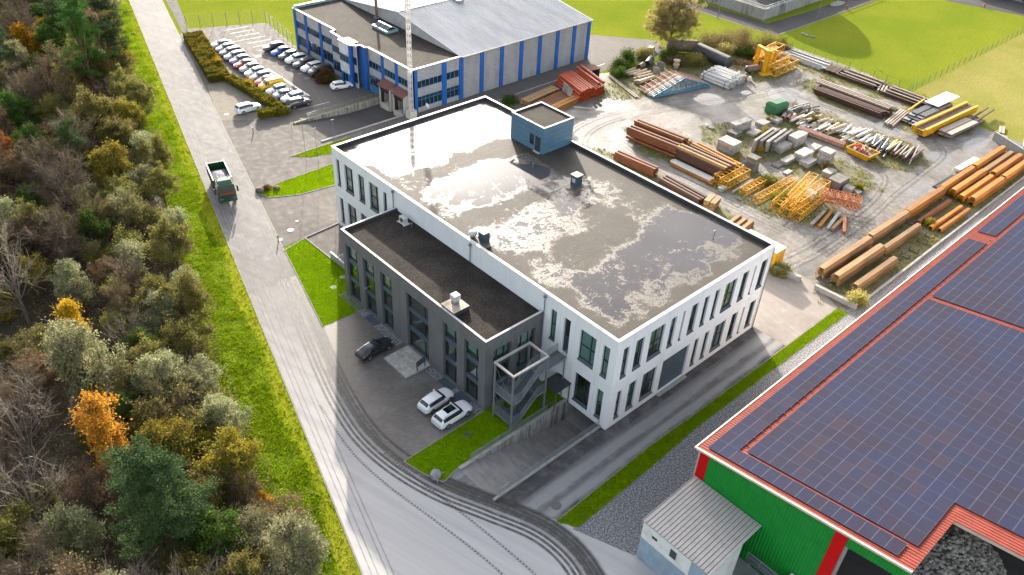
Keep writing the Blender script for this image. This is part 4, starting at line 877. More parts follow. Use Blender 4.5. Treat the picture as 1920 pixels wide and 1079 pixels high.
b = MB(); b.tube((X0, Y0, .2), (X0, Y1, 3.6), .02, 4); b.tube((X0, Y1, .2), (X0, Y0, 3.6), .02, 4); b.tube((X0, Y0, 4.3), (X0, Y1, 7.6), .015, 4); b.build('brace', M['galv'], ST)
MB().box(-.3 - ox, -.2 - ox, Y0, Y0 + .1, 0, ZD - .26).build('post', M['galv'], ST)
t = thing('canopy', 'flat dark canopy over the side entrance below the steel bridge', 'canopy', (-1.2, 6.7, 0))
MB().box(-1.35, 1.18, -1.1, 1.25, 2.9, 3.08).build('canopy_roof', M['dark_metal'], t)
for x, y in ((-1.2, -1.0), (-1.2, 1.1), (1.0, -1.0)): MB().box(x - .05, x + .05, y - .05, y + .05, 0.02, 2.9).build('post', M['galv_dark'], t)
# a bicycle rack under the canopy
t = thing('bicycle_rack', 'low steel bicycle rack under the dark canopy by the ramp wall', 'bicycle rack', (-2.6, 6.9, .02))
for k in range(5):
    b = MB(); x = k * .42 - .84; b.tube((x, -.3, 0), (x, -.3, .75), .02, 6); b.tube((x, -.3, .75), (x, .3, .75), .02, 6); b.tube((x, .3, .75), (x, .3, 0), .02, 6); b.build('hoop', M['galv'], t)
MB().box(-1.0, 1.0, -.02, .02, .0, .04).build('base_rail', M['galv'], t)

# ---- garage ramp
rw = RAMP
b = MB(); n = 16
for k in range(n):
    xa, xb = -15.9 + 15.9 * k / n, -15.9 + 15.9 * (k + 1) / n
    za, zb = [-2.86 * (3 * t * t - 2 * t ** 3) - .004 for t in (k / n, (k + 1) / n)]
    b.quad((xa, rw[2], za), (xb, rw[2], zb), (xb, rw[3], zb), (xa, rw[3], za))
o = b.build('garage_ramp', M['ramp']); o['kind'] = 'structure'
t = thing('retaining_wall', 'rain-stained concrete retaining wall with a green-grey railing on the lawn side of the ramp', 'wall', (-8, 6.1, 0))
MB().box(-7.95, 7.98, -.15, .2, -3, .10).build('wall_body', M['stained'], t); MB().box(-7.97, 7.98, -.18, .23, .10, .18).build('cap', M['concrete'], t)
rail(t, [(-6.4, .05, .18), (-2.2, .05, .18)], 1.0, 5); rail(t, [(-2.0, .05, .18), (4.8, .05, .18)], 1.0, 5)
t = thing('retaining_wall', 'low concrete wall with steel railing between the ramp and the service road', 'wall', (-7.9, .72, 0))
MB().box(-8.0, 7.88, -.12, .13, -3, .25).build('wall_body', M['concrete'], t)
rail(t, [(-7.2, 0, .25), (7.6, 0, .25)], .95, 5)
MB().box(-6.95, -5.6, .08, .14, 1.0, 1.07).build('barrier_arm', M['coping'], t)
# ---- entrance terrace and its slabs
pl = thing('entrance_terrace', 'pale stone-slab terrace in front of the glazed entrance', 'terrace', (-10.4, 23.0, 0))
MB().box(-1.78, 1.85, -2.3, 2.35, -.02, .13).build('bed', M['concrete'], pl)
rr = random.Random(5); y = -2.25
while y < 2.2:
    hgt = rr.choice([.42, .5, .62]); hgt = min(hgt, 2.3 - y); x = -1.73
    while x < 1.75:
        wd = min(rr.choice([.38, .5, .62, .8]), 1.8 - x)
        if wd > .1: MB().box(x, x + wd - .025, y, y + hgt - .025, .131, .16 + rr.uniform(0, .012)).build('slab', M['slab'], pl)
        x += wd
    y += hgt
t = thing('notice_board', 'dark blue-grey notice board on two legs at the terrace corner', 'sign', (-9.65, 20.95, .16))
MB().box(-.9, .6, -.05, .05, .7, 1.5).build('panel', M['spandrel'], t, rot=(0, 0, .15))
for x in (-.8, .5): MB().box(x - .05, x + .05, -.05, .05, 0, .7).build('leg', M['frame'], t, rot=(0, 0, .15))
for (x, y, lab) in [(-9.05, 14.0, 'flat dark doormat slab at the wing window next to the white cars'), (-9.05, 17.0, 'flat dark doormat slab between the terrace and the parked white cars'), (-9.05, 32.2, 'flat dark doormat slab in the gravel border by the lawn')]:
    tag(MB().box(-.5, .5, -1.1, 1.1, 0, .04).build('doormat', M['spandrel'], loc=(x, y, .03)), lab, 'doormat')
# boulder with marker posts
bm = bmesh.new(); bmesh.ops.create_icosphere(bm, subdivisions=3, radius=1.0)
for v in bm.verts:
    k = .85 + .35 * float(fbm(np.array([v.co.x * 1.5 + 9]), np.array([v.co.y * 1.5 + v.co.z * 2]), 4)[0]); v.co = Vector((v.co.x * .85 * k, v.co.y * .75 * k, max(v.co.z * .62 * k, -.35) + .3))
me = bpy.data.meshes.new('boulder'); bm.to_mesh(me); bm.free(); me.materials.append(M['stone']); BOULDER = me
tag(mesh_obj('boulder', me, loc=(*G(817, 893), .02), rot=(0, 0, .6), scale=(.78, .78, .78)), 'grey rounded boulder on the lawn corner by the road bend', 'boulder')
t = thing('marker_post', 'short red and white marker post in front of the lawn boulder', 'post', (*G(820, 905), .02)); MB().tube((0, 0, 0), (0, 0, .55), .04, 8).build('stem', M['white_pipe'], t); MB().tube((0, 0, .55), (0, 0, .75), .042, 8).build('band', M['red_paint'], t)
t = thing('tap_post', 'small garden tap post to the right of the lawn boulder', 'post', (*G(830, 893), .02)); MB().tube((0, 0, 0), (0, 0, .5), .035, 8).build('stem', M['galv'], t); MB().box(-.06, .2, -.04, .04, .42, .5).build('spout', M['galv'], t)
# cellar stair with parapet walls left of the wing
t = thing('cellar_stairwell', 'sunken cellar stair with pale parapet walls left of the dark wing', 'stairwell', (-4.6, 43, 0))
MB().box(-1.15, -.95, -4.0, 4.4, -.1, 1.0).build('parapet_wall', M['concrete'], t); MB().box(.85, 1.05, -4.0, 3.2, -.1, 1.0).build('parapet_wall', M['concrete'], t)
MB().box(-1.18, -.92, -4.0, 4.43, 1.0, 1.06).build('cap', M['coping'], t); MB().box(.82, 1.08, -4.0, 3.23, 1.0, 1.06).build('cap', M['coping'], t)
for k in range(9): MB().box(-.95, .85, 3.2 - .4 * k, 3.6 - .4 * k, .02, .60 - .06 * k).build('step', M['concrete'], t)
rail(t, [(-.7, 3.3, .6), (-.7, -.4, .1)], .95, 2, .03)
# rock group on the grass island
t0 = G(500, 357)
for k, (dx, dy, s, lab) in enumerate([(-1.0, .3, 1.0, 'dark mossy rock at the road end of the grass island'), (1.4, -.6, .8, 'small dark rock beside the orange shrub on the grass island')]):
    BD = BOULDER.copy(); BD.materials[0] = M['stone_dark']; tag(mesh_obj('boulder', BD, loc=(t0[0] + dx, t0[1] + dy, .02), rot=(0, 0, k * 2.1), scale=(s * .8, s * 1.0, s * .7)), lab, 'boulder')
# ---------------------------------------------------------------- blue and grey warehouse with office front
WH = thing('warehouse', 'grey warehouse with blue pilasters, flat-roofed office front and white gabled hall', 'building', (31.5, 78.2, 0))
wx, wy = 31.5, 78.2
HX, HY, HH = 47.6, 42.0, 8.6          # extents in x and y, eaves height
GX = 11.6                              # hall gable stands this far back from the office front
APY, APZ = 20.4, 11.5
# office front (faces -x), with a stepped bay
def oface(name, x, y0, y1, z0, z1, mat, d=.2): MB().box(x, x + d, y0, y1, z0, z1).build(name, M[mat], WH)
BL = .25
def pil_y(y, x=0.0, w_=.9, h=HH, dep=.35): MB().box(x - .15, x + dep, y - w_ / 2, y + w_ / 2, -1.2 if y < 9.6 else -.02, h).build('pilaster', M['blue'], WH)
def bay_y(y0, y1, x=0.0, base=.9, lower=True, dock=False):
    """one office bay between pilasters: sill panel, windows, mid panel, upper windows, top panel"""
    z = [-.02, base, 3.1, 4.7, 6.2, HH - .05]
    for (a, c) in ([(z[0], z[1]), (z[2], z[3]), (z[4], z[5])] if lower else [(-1.2 if dock else z[0], z[3]), (z[4], z[5])]):
        MB().box(x, x + .15, y0, y1, a, c).build('panel', M['office_panel'], WH)
    for (a, c) in ([(z[1], z[2]), (z[3], z[4])] if lower else [(z[3], z[4])]):
        b = MB(); n = 4
        b.box(x + .05, x + .14, y0, y1, a, a + .12); b.box(x + .05, x + .14, y0, y1, c - .12, c)
        for k in range(n + 1):
            yy = y0 + (y1 - y0 - .1) * k / n; b.box(x + .05, x + .14, yy, yy + .1, a + .12, c - .12)
        w_ = b.build('window', M['blue_frame'], WH)
        for k in range(n):
            ya, yb = y0 + .1 + (y1 - y0 - .1) * k / n, y0 + (y1 - y0 - .1) * (k + 1) / n
            MB().box(x + .09, x + .11, ya, yb, a + .12, c - .12).build('pane', M['glass_dark'], w_)
ys = [0.3, 5.0, 9.4]
pil_y(.3); pil_y(4.9, w_=.8); pil_y(9.4, w_=.8); pil_y(15.0, -.6, 1.7)
bay_y(.75, 4.5, lower=False, dock=True); bay_y(5.3, 9.0, lower=False, dock=True); bay_y(9.8, 14.15)
# stepped entrance bay with white glazed panels
for z0, z1 in ((2.5, 4.6), (6.2, HH - .05)):
    for i in range(4):
        for j in range(3): MB().box(-2.35, -2.3, 17.6 + i * .82, 17.6 + i * .82 + .8, z0 + j * (z1 - z0) / 3, z0 + (j + 1) * (z1 - z0) / 3 - .02).build('tile', M['white_tile'], WH)
MB().box(-2.3, -.02, 17.6, 20.9, -.02, HH).build('entrance_core', M['blue'], WH)
b = MB(); b.box(-2.34, -2.3, 17.7, 20.8, 4.65, 6.15); w_ = b.build('window', M['blue_frame'], WH)
for k in range(3): MB().box(-2.36, -2.345, 17.85 + k * 1.0, 18.7 + k * 1.0, 4.8, 6.0).build('pane', M['glass_dark'], w_)
b = MB(); b.box(-2.36, -2.31, 18.1, 20.3, 0, 2.4); d_ = b.build('door', M['blue_frame'], WH); MB().box(-2.38, -2.365, 18.3, 19.1, .1, 2.3).box(-2.38, -2.365, 19.3, 20.1, .1, 2.3).build('pane', M['glass_dark'], d_)
MB().box(-4.0, -2.4, 18.0, 20.6, -.02, .12).build('doorstep', M['concrete'], WH)
pil_y(17.3, -2.2, .5); MB().box(-1.6, -1.45, 15.9, 17.0, -.02, HH - .05).build('panel', M['office_panel'], WH)
MB().box(-1.63, -1.6, 15.95, 16.95, 4.7, 6.2).build('window', M['glass_dark'], WH); MB().box(-1.63, -1.6, 15.95, 16.95, .9, 3.1).build('window', M['glass_dark'], WH)
pil_y(21.3, -1.6, .5); bay_y(21.6, 25.2, -1.3); pil_y(25.5, -.9, .6)
bay_y(25.9, 31.2); pil_y(31.6); bay_y(32.1, 36.9); pil_y(37.3); bay_y(37.8, 41.2); pil_y(41.7)
# office south end (faces -y)
def pil_x(x, w_=1.1, h=HH): MB().box(x - w_ / 2, x + w_ / 2, -.15, .35, -.02, h).build('pilaster', M['blue'], WH)
def bay_x(x0, x1):
    z = [-.02, .9, 3.1, 4.7, 6.2, HH - .05]
    for a, c in [(z[0], z[1]), (z[2], z[3]), (z[4], z[5])]: MB().box(x0, x1, 0, .15, a, c).build('panel', M['hall_wall'], WH)
    for a, c in [(z[1], z[2]), (z[3], z[4])]:
        n = max(2, round((x1 - x0) / 1.0)); b = MB(); b.box(x0, x1, .05, .14, a, a + .12); b.box(x0, x1, .05, .14, c - .12, c)
        for k in range(n + 1):
            xx = x0 + (x1 - x0 - .1) * k / n; b.box(xx, xx + .1, .05, .14, a + .12, c - .12)
        if a < 2: b.box(x0, x1, .05, .13, 2.35, 2.47)
        w_ = b.build('window', M['blue_frame'], WH)
        for k in range(n): MB().box(x0 + .1 + (x1 - x0 - .1) * k / n, x0 + (x1 - x0 - .1) * (k + 1) / n, .09, .11, a + .12, c - .12).build('pane', M['glass_dark'], w_)
pil_x(.55); bay_x(1.1, 6.9); pil_x(7.4); bay_x(7.95, 11.05)
# hall south wall: grey profiled bays between blue pilasters
pxs = [11.6, 16.8, 22.0, 27.3, 32.5, 37.6, 42.6, 47.1]
for x in pxs: pil_x(x, .95)
for a, c in zip(pxs[:-1], pxs[1:]): MB().box(a + .48, c - .48, 0, .15, -.02, HH - .05).build('hall_panel', M['hall_wall'], WH)
MB().box(.2, HX - .05, .2, HY - .2, -.02, HH - .12).build('core', M['office_panel'], WH)
# roofs
MB().quad((.05, .05, HH - .11), (GX, .05, HH - .11), (GX, HY - .05, HH - .11), (.05, HY - .05, HH - .11)).build('office_roof', M['roof_gravel'], WH)
MB().quad((-2.3, 17.4, HH - .112), (.1, 15.2, HH - .112), (.1, 25.6, HH - .112), (-2.3, 21.2, HH - .112)).build('office_roof', M['roof_gravel'], WH)
out = [(-.25, -.2), (-.25, 14.1), (-.75, 14.1), (-.75, 15.9), (-1.7, 15.9), (-2.5, 17.2), (-2.5, 21.0), (-1.7, 21.5), (-1.4, 25.4), (-.25, 25.9), (-.25, HY + .2)]
for p, q in zip(out[:-1], out[1:]):
    d = Vector((q[0] - p[0], q[1] - p[1])); n = Vector((d.y, -d.x)).normalized() * .4
    MB().prism([p, q, (q[0] + n.x, q[1] + n.y), (p[0] + n.x, p[1] + n.y)], HH - .06, HH + .12 + .002 * (out.index(p) % 2)).build('roof_edge', M['coping'], WH)
MB().box(.16, GX, -.2, .25, HH - .06, HH + .123).build('roof_edge', M['coping'], WH); MB().box(.16, GX, HY - .3, HY + .2, HH - .05, HH + .5).build('roof_edge', M['teal'], WH)
# gabled hall
prof = [(-.15, HH + .0), (APY, APZ), (HY + .15, HH + .0)]
b = MB(); b.add([(GX, .0, HH - .1), (GX, HY, HH - .1), (GX, HY, HH), (GX, APY, APZ - .05), (GX, 0, HH)], [(0, 1, 2, 3, 4)][::1]); 
b.add([(GX + .05, 0, HH - .1), (GX + .05, HY, HH - .1), (GX + .05, HY, HH), (GX + .05, APY, APZ - .05), (GX + .05, 0, HH)], [(4, 3, 2, 1, 0)]); b.build('gable', M['office_panel'], WH)
def slope(y0, z0, y1, z1):
    b = MB(); n = 56; x = GX - .25; L = HX + .25 - x
    for k in range(n):
        a = x + L * k / n; s1 = .12 * L / n; s2 = .24 * L / n; ht = .12
        b.add([(a, y0, z0), (a + s1, y0, z0 + ht), (a + s2, y0, z0 + ht), (a + s1 + s2, y0, z0), (a + L / n, y0, z0), (a, y1, z1), (a + s1, y1, z1 + ht), (a + s2, y1, z1 + ht), (a + s1 + s2, y1, z1), (a + L / n, y1, z1)], [(i, i + 1, i + 6, i + 5) for i in range(4)])
    return b.build('hall_roof', M['hall_roof'], WH)
slope(-.3, HH + .02, APY, APZ); slope(HY + .3, HH + .02, APY, APZ)
MB().box(GX - .3, HX + .3, APY - .3, APY + .3, APZ + .04, APZ + .16).build('ridge_cap', M['hall_roof'], WH)
MB().box(GX, HX + .3, -.45, -.31, HH - .12, HH + .06).build('gutter', M['coping'], WH)
for x, y in ((26, 19.0), (33, 23.5)):
    MB().box(x - .8, x + .8, y - 1.2, y + 1.2, APZ - .3, APZ + .5).build('ridge_vent', M['steel_grey'], WH)
# office rooftop skylight, flue
t = thing('skylight', 'glazed teal-framed skylight on the warehouse office roof', 'skylight', (wx + 8.6, wy + 20.7, HH - .1))
MB().box(-1.4, 1.4, -2.6, 2.6, 0, .5).build('base', M['teal'], t)
for k in range(3):
    y = -2.3 + k * 1.55; MB().add([(-1.2, y, .5), (1.2, y, .5), (1.2, y + 1.4, .5), (-1.2, y + 1.4, .5), (-.1, y, 1.1), (.1, y, 1.1), (.1, y + 1.4, 1.1), (-.1, y + 1.4, 1.1)], [(0, 4, 7, 3), (4, 5, 6, 7), (1, 2, 6, 5), (0, 1, 5, 4), (3, 7, 6, 2)]).build('pane', M['glass_dark'], t)
t = thing('flue', 'brown slim flue beside the hall gable on the warehouse roof', 'chimney', (wx + 10.9, wy + 27.0, HH - .1)); MB().tube((0, 0, 0), (0, 0, 5.0), .28, 10).build('stack', M['brown_wood'], t); MB().box(-.5, .5, -.5, .5, 0, .3).build('base', M['galv'], t)
# loading docks
for k, yc in enumerate((7.1, 2.6)):
    t = thing('loading_dock', ('loading dock with rust-red canopy next to the service gate', 'loading dock with rust-red canopy nearest the mast')[k], 'loading dock', (wx, wy + yc, 0))
    MB().box(-1.5, -.18, -1.75, -1.5, -1.15, 3.6).build('side_wall', M['cream'], t); MB().box(-1.5, -.18, 1.5, 1.75, -1.15, 3.6).build('side_wall', M['cream'], t)
    MB().add([(-1.9, -1.9, 3.4), (-.18, -1.9, 4.2), (-.18, 1.9, 4.2), (-1.9, 1.9, 3.4), (-1.9, -1.9, 3.25), (-.18, -1.9, 4.05), (-.18, 1.9, 4.05), (-1.9, 1.9, 3.25)], [(0, 1, 2, 3), (7, 6, 5, 4), (0, 3, 7, 4), (0, 4, 5, 1), (3, 2, 6, 7)]).build('canopy_roof', M['brown_red'], t)
    MB().box(-1.45, -1.2, -1.5, 1.5, 2.3, 3.3).build('head_seal', M['black'], t); MB().box(-1.3, -.9, -1.5, -1.0, -.2, 2.3).build('side_seal', M['black'], t); MB().box(-1.3, -.9, 1.0, 1.5, -.2, 2.3).build('side_seal', M['black'], t)
    MB().box(-.35, -.25, -1.0, 1.0, .0, 2.3).build('door', M['steel_grey'], t); MB().box(-1.7, -.2, -1.3, 1.3, -1.1, -.15).build('platform', M['cream'], t)
b = MB(); b.box(-.2, -.16, 10.3, 13.6, .0, 3.4); g_ = b.build('service_gate', M['blue_frame'], WH)
for k in range(4): MB().box(-.23, -.205, 10.4 + k * .8, 11.1 + k * .8, 1.5, 3.2).build('pane', M['glass_dark'], g_)
# loading ramp and its wall
b = MB(); d0 = DOCK
b.quad((d0[0], d0[2], -.005), (d0[1] - 8, d0[2], -1.12), (d0[1] - 8, d0[3], -1.12), (d0[0], d0[3], -.005)); b.quad((d0[1] - 8, d0[2], -1.12), (d0[1] + .1, d0[2], -1.12), (d0[1] + .1, d0[3], -1.12), (d0[1] - 8, d0[3], -1.12))
o = b.build('loading_ramp', M['far_road']); o['kind'] = 'structure'
t = thing('retaining_wall', 'weathered concrete wall with thin railing above the warehouse loading ramp', 'wall', (21.6, 88.0, 0))
MB().box(-9.8, 9.7, -.2, .2, -1.3, .22).build('wall_body', M['stained'], t); rail(t, [(-7, 0, .22), (9.4, 0, .22)], 1.0, 3, .02)
t = thing('retaining_wall', 'low concrete edge wall on the mast side of the loading ramp', 'wall', (21.6, 78.85, 0)); MB().box(-9.6, 9.6, -.14, .14, -1.3, .12).build('wall_body', M['concrete'], t); MB().box(-9.65, 9.65, -.18, .18, .12, .17).build('cap', M['concrete'], t)
line((24, 80), (13, 86.5), .12, -.5) if False else None
# lattice mast
mt = thing('lattice_mast', 'tall white lattice mast on a concrete block in front of the warehouse corner', 'mast', (30.4, 77.3, 0))
MB().box(-.75, .75, -.75, .75, 0, 1.5).build('footing', M['cream'], mt)
Hm = 41.0
for sx in (-1, 1):
    for sy in (-1, 1): MB().tube((sx * .30, sy * .30, 1.4), (sx * .24, sy * .24, Hm), .06, 6).build('leg', M['white_pipe'], mt)
b = MB(); n = 64
for k in range(n):
    z0, z1 = 1.5 + (Hm - 1.6) * k / n, 1.5 + (Hm - 1.6) * (k + 1) / n
    for (ax, ay, bx_, by) in [(-.28, -.28, .28, -.28), (.28, -.28, .28, .28), (.28, .28, -.28, .28), (-.28, .28, -.28, -.28)]:
        b.tube((ax, ay, z0), (bx_, by, z1) if k % 2 else (bx_, by, z0), .03, 4); b.tube((bx_, by, z0), (ax, ay, z1), .03, 4)
b.build('bracing', M['white_pipe'], mt)
b = MB()
for k in range(90): b.box(-.56, -.36, -.015, .015, 2 + k * .4, 2.03 + k * .4)
b.box(-.38, -.35, -.03, .03, 1.6, 40); b.build('ladder', M['white_pipe'], mt)
for k in range(3): MB().box(-.2, .2, -.95 + .6 * k, -.55 + .6 * k, 36.5, 38.6).build('antenna', M['white_tile'], mt)
t = thing('satellite_dish', 'small white dish on a post by the warehouse south windows', 'dish', (33.5, 76.6, 0)); MB().tube((0, 0, 0), (0, 0, 1.6), .05, 8).build('post', M['galv'], t); MB().lathe([(.001, 0), (.35, .06), (.5, .2)], 14).build('dish', M['white_tile'], t, True, (0, 0, 1.7), (.9, 0, .5))
# ---------------------------------------------------------------- solar hall, lean-to shed
SH = thing('solar_hall', 'green industrial hall with red corner strips and a red roof covered in solar panels', 'building', (-2.0, -12.6, 0))
sx, sy = -2.0, -12.6
SLP = (12.3 - 9.39) / (31.49 - 12.6)
rz = lambda y: 9.39 + SLP * (-(y + sy) - 12.6)          # local y -> roof height (local y is negative going back)
def rplane(x, y, dz=0.0): return (x - sx, y - sy, 9.39 + SLP * (-12.6 - y) + dz)     # world x, y on the roof
# roof: trapezoid ribs running down the slope
def roof_patch(x0, x1, y0, y1):
    b = MB(); p = .333; n = int(round((x1 - x0) / p)); p = (x1 - x0) / n
    for k in range(n):
        a = x0 + k * p; xs = [a, a + .05, a + .12, a + .17, a + p]; hs = [0, .045, .045, 0, 0]
        vs = [rplane(x, y0, h) for x, h in zip(xs, hs)] + [rplane(x, y1, h) for x, h in zip(xs, hs)]
        b.add(vs, [(i + 5, i + 6, i + 1, i) for i in range(4)])
    b.build('roof', M['red_roof'], SH)
NX, NY = 5.2, -32.65
roof_patch(-2.15, NX, -12.35, NY); roof_patch(NX, 112, -12.35, -75)
# roof deck underside, trims
def slabq(x0, x1, y0, y1, z0, z1, nm, mat):
    MB().add([rplane(x0, y0, z0), rplane(x1, y0, z0), rplane(x1, y1, z0), rplane(x0, y1, z0), rplane(x0, y0, z1), rplane(x1, y0, z1), rplane(x1, y1, z1), rplane(x0, y1, z1)], [(0, 1, 2, 3), (7, 6, 5, 4), (0, 4, 5, 1), (1, 5, 6, 2), (2, 6, 7, 3), (3, 7, 4, 0)]).build(nm, M[mat], SH)
slabq(-2.1, NX, -12.4, NY + .02, -.35, -.02, 'roof_deck', 'roof_trim'); slabq(NX + .01, 112, -12.4, -75, -.36, -.021, 'roof_deck', 'roof_trim')
slabq(-2.28, 112, -12.2, -12.36, -.12, .06, 'gutter', 'roof_trim'); slabq(-2.30, -2.12, -12.37, NY, -.16, .075, 'verge_trim', 'roof_trim')
# walls
gz = lambda y: 9.39 + SLP * (-12.6 - y) - .2
def corr_wall(y0, y1, zb, nm='wall', mat='green_wall', wid=.3):
    b = MB(); n = int(abs(y1 - y0) / wid); d = (y1 - y0) / n
    for k in range(n):
        ya = y0 + k * d; yy = [ya, ya + .2 * d, ya + .5 * d, ya + .7 * d, ya + d]; dx = [0, -.05, -.05, 0, 0]
        zb_ = zb if not callable(zb) else zb(ya)
        vs = [(-.0 + q - .03, y - sy, zb_) for y, q in zip(yy, dx)] + [(-.0 + q - .03, y - sy, gz(y)) for y, q in zip(yy, dx)]
        b.add(vs, [(i + 1, i, i + 5, i + 6) for i in range(4)])
    return b.build(nm, M[mat], SH)
corr_wall(-13.85, -26.4, 0.0, 'green_wall')
o = MB().add([(-.09, -12.85 - sy, 0), (-.09, -13.85 - sy, 0), (-.09, -13.85 - sy, gz(-13.85)), (-.09, -12.85 - sy, gz(-12.85)), (0, -12.85 - sy, 0), (0, -12.85 - sy, gz(-12.85))], [(0, 3, 2, 1), (0, 4, 5, 3)]).build('corner_strip', M['red_wall'], SH)
MB().add([(-.09, -26.4 - sy, 0), (-.09, -27.5 - sy, 0), (-.09, -27.5 - sy, gz(-27.5)), (-.09, -26.4 - sy, gz(-26.4))], [(0, 3, 2, 1)]).build('corner_strip', M['red_wall'], SH)
corr_wall(-27.5, -32.6, lambda y: gz(y) - 1.3, 'green_wall')
MB().box(0, 113, -.28, -.02, 0, 9.1).build('long_wall', M['shed_roof'], SH)
b = MB(); b.box(.0, .15, -13.9, -.3, 0, 9.2); b.build('inner_wall', M['concrete'], SH)
for y in (-27.6, -32.3): MB().box(.05, .35, y - sy - .15, y - sy + .15, 0, gz(y) - .4).build('column', M['concrete'], SH)
# solar panels
PW, PD = 1.68, 1.125
cells = []
def arr(x0, nx, y0, ny, skip=lambda x, y: False):
    for i in range(nx):
        for j in range(ny):
            x, y = x0 + i * PW, y0 - j * PD
            if not skip(x, y): cells.append((x, y))
arr(-1.55, 34, -13.15, 2); arr(58.4, 12, -13.15, 2); arr(-1.55, 1, -13.15 - 2 * PD, 14)
arr(.46, 22, -16.05, 36, lambda x, y: (x < 7.0 and y < -30.9)); arr(38.3, 26, -16.05, 40)
def vis(x, y):
    d = ROT @ (np.array([x + .8, y - .5, 9.39 + SLP * (-12.6 - y)]) - CAM); u, v = d[0] / d[2] * FOC, -d[1] / d[2] * FOC
    return abs(u) < 1110 and abs(v) < 660, d[2]
cells = [(vis(x, y)[1] + (0 if vis(x, y)[0] else 1000), x, y) for x, y in cells]; cells.sort()
L_ = math.sqrt(1 + SLP * SLP); up_ = .10
def panel_mb(b, x, y, world=True):
    f = .016
    A = [rplane(x + .006, y - .004, up_ + .05), rplane(x + PW - .006, y - .004, up_ + .05), rplane(x + PW - .006, y - PD + .004, up_ + .05), rplane(x + .006, y - PD + .004, up_ + .05)]
    I = [rplane(x + f, y - f * 1.6, up_ + .05), rplane(x + PW - f, y - f * 1.6, up_ + .05), rplane(x + PW - f, y - PD + f * 1.6, up_ + .05), rplane(x + f, y - PD + f * 1.6, up_ + .05)]
    B = [(p[0], p[1], p[2] - .05) for p in A]
    n = len(b.v); b.v += A + I + B
    for fc, mi in [((4, 7, 6, 5), 0), ((0, 4, 5, 1), 1), ((1, 5, 6, 2), 1), ((2, 6, 7, 3), 1), ((3, 7, 4, 0), 1), ((0, 1, 9, 8), 1), ((1, 2, 10, 9), 1), ((2, 3, 11, 10), 1), ((3, 0, 8, 11), 1)]:
        b.f.append(tuple(i + n for i in fc)); b.m.append(mi)
b = MB(); ox_, oy_ = 0.0, -20.0
panel_mb(b, ox_, oy_); base = rplane(ox_, oy_); b.v = [(p[0] - base[0], p[1] - base[1], p[2] - base[2]) for p in b.v]
PM = b.mesh('solar_panel', [M['solar'], M['alu']])
for d, x, y in cells[:300]: mesh_obj('solar_panel', PM, SH, rplane(x, y))
b = MB()
for d, x, y in cells[300:]: panel_mb(b, x, y)
if cells[300:]:
    o = b.build('solar_array', [M['solar'], M['alu']], SH); o['kind'] = 'stuff'
b = MB()   # clamps along the service gaps
for k in range(46): b.box(*[v for v in (.05 + 1.26 * k - sx - .05, .05 + 1.26 * k - sx + .05)], -15.55 - sy, -15.35 - sy, rplane(0, -15.45)[2] + .1, rplane(0, -15.45)[2] + .2)
b.build('clamp', M['alu'], SH)
# rubble and floor under the open notch
o = MB().quad((NX - 12, NY - 40, .01), (NX + 30, NY - 40, .01), (NX + 30, NY + 14, .01), (NX - 7.0, NY + 14, .01)).build('hall_floor', M['far_road']); o['kind'] = 'structure'
rg = np.random.default_rng(11); V = []; Fq = []
cx, cy = 13.6, -32.6
bm = bmesh.new(); bmesh.ops.create_icosphere(bm, subdivisions=1, radius=1.0); bv = np.array([v.co[:] for v in bm.verts]); bf = np.array([[v.index for v in f.verts] for f in bm.faces]); bm.free()
for k in range(3200):
    a, r = rg.uniform(0, 2 * math.pi), math.sqrt(rg.uniform(0, 1)); x, y = cx + r * 5.0 * math.cos(a), cy + r * 5.4 * math.sin(a); z = 2.6 * max(0, 1 - r) ** .8 + rg.uniform(0, .15)
    s = rg.uniform(.06, .24) * rg.uniform(.6, 1.5); V.append(bv * np.array([s * rg.uniform(.7, 1.3), s * rg.uniform(.7, 1.3), s * .7]) * rg.uniform(.8, 1.2, (len(bv), 1)) + [x, y, z]); Fq.append(bf + k * len(bv))
n_ = np.arange(40); me = np_mesh('rubble_pile', np.concatenate(V), np.concatenate(Fq), M['rubble'])
tag(mesh_obj('rubble_pile', me), 'heap of grey demolition rubble below the notch in the red roof', 'rubble', kind='stuff')
b = MB(); ring = [(7.1, 9.0)]; vs = [(cx, cy, 2.4)]; 
for q in range(24): vs.append((cx + 4.8 * math.cos(q * math.pi / 12), cy + 5.2 * math.sin(q * math.pi / 12), .02))
b.add(vs, [(0, q + 1, (q + 1) % 24 + 1) for q in range(24)]); o = b.build('rubble_mound', M['rubble']); o['kind'] = 'stuff'
# ---- lean-to shed of containers
SD = thing('lean_to_shed', 'white and blue-grey shed with a ribbed grey roof leaning on the green hall', 'shed', (-9.75, -12.9, 0))
RX = 7.65; RYW = -7.65; z0, z1 = 5.6, 5.85
b = MB(); sb = MB(); n = 19; d = RYW / n
for k in range(n):
    y = k * d; hh = .05; yy = [y, y + d * .06, y + d * .16, y + d * .22, y + d]; q = [0, hh, hh, 0, 0]; sb.add([(-.13, y + d * .24, z0 + .004), (RX - .05, y + d * .24, z1 + .004), (RX - .05, y + d * .36, z1 + .004), (-.13, y + d * .36, z0 + .004)], [(3, 2, 1, 0)])
    b.add([(-.12, a, z0 + c) for a, c in zip(yy, q)] + [(RX - .06, a, z1 + c) for a, c in zip(yy, q)], [(i, i + 5, i + 6, i + 1) for i in range(4)])
rf_ = b.build('shed_roof', M['shed_roof'], SD); sb.build('roof_seam', M['seam'], rf_)
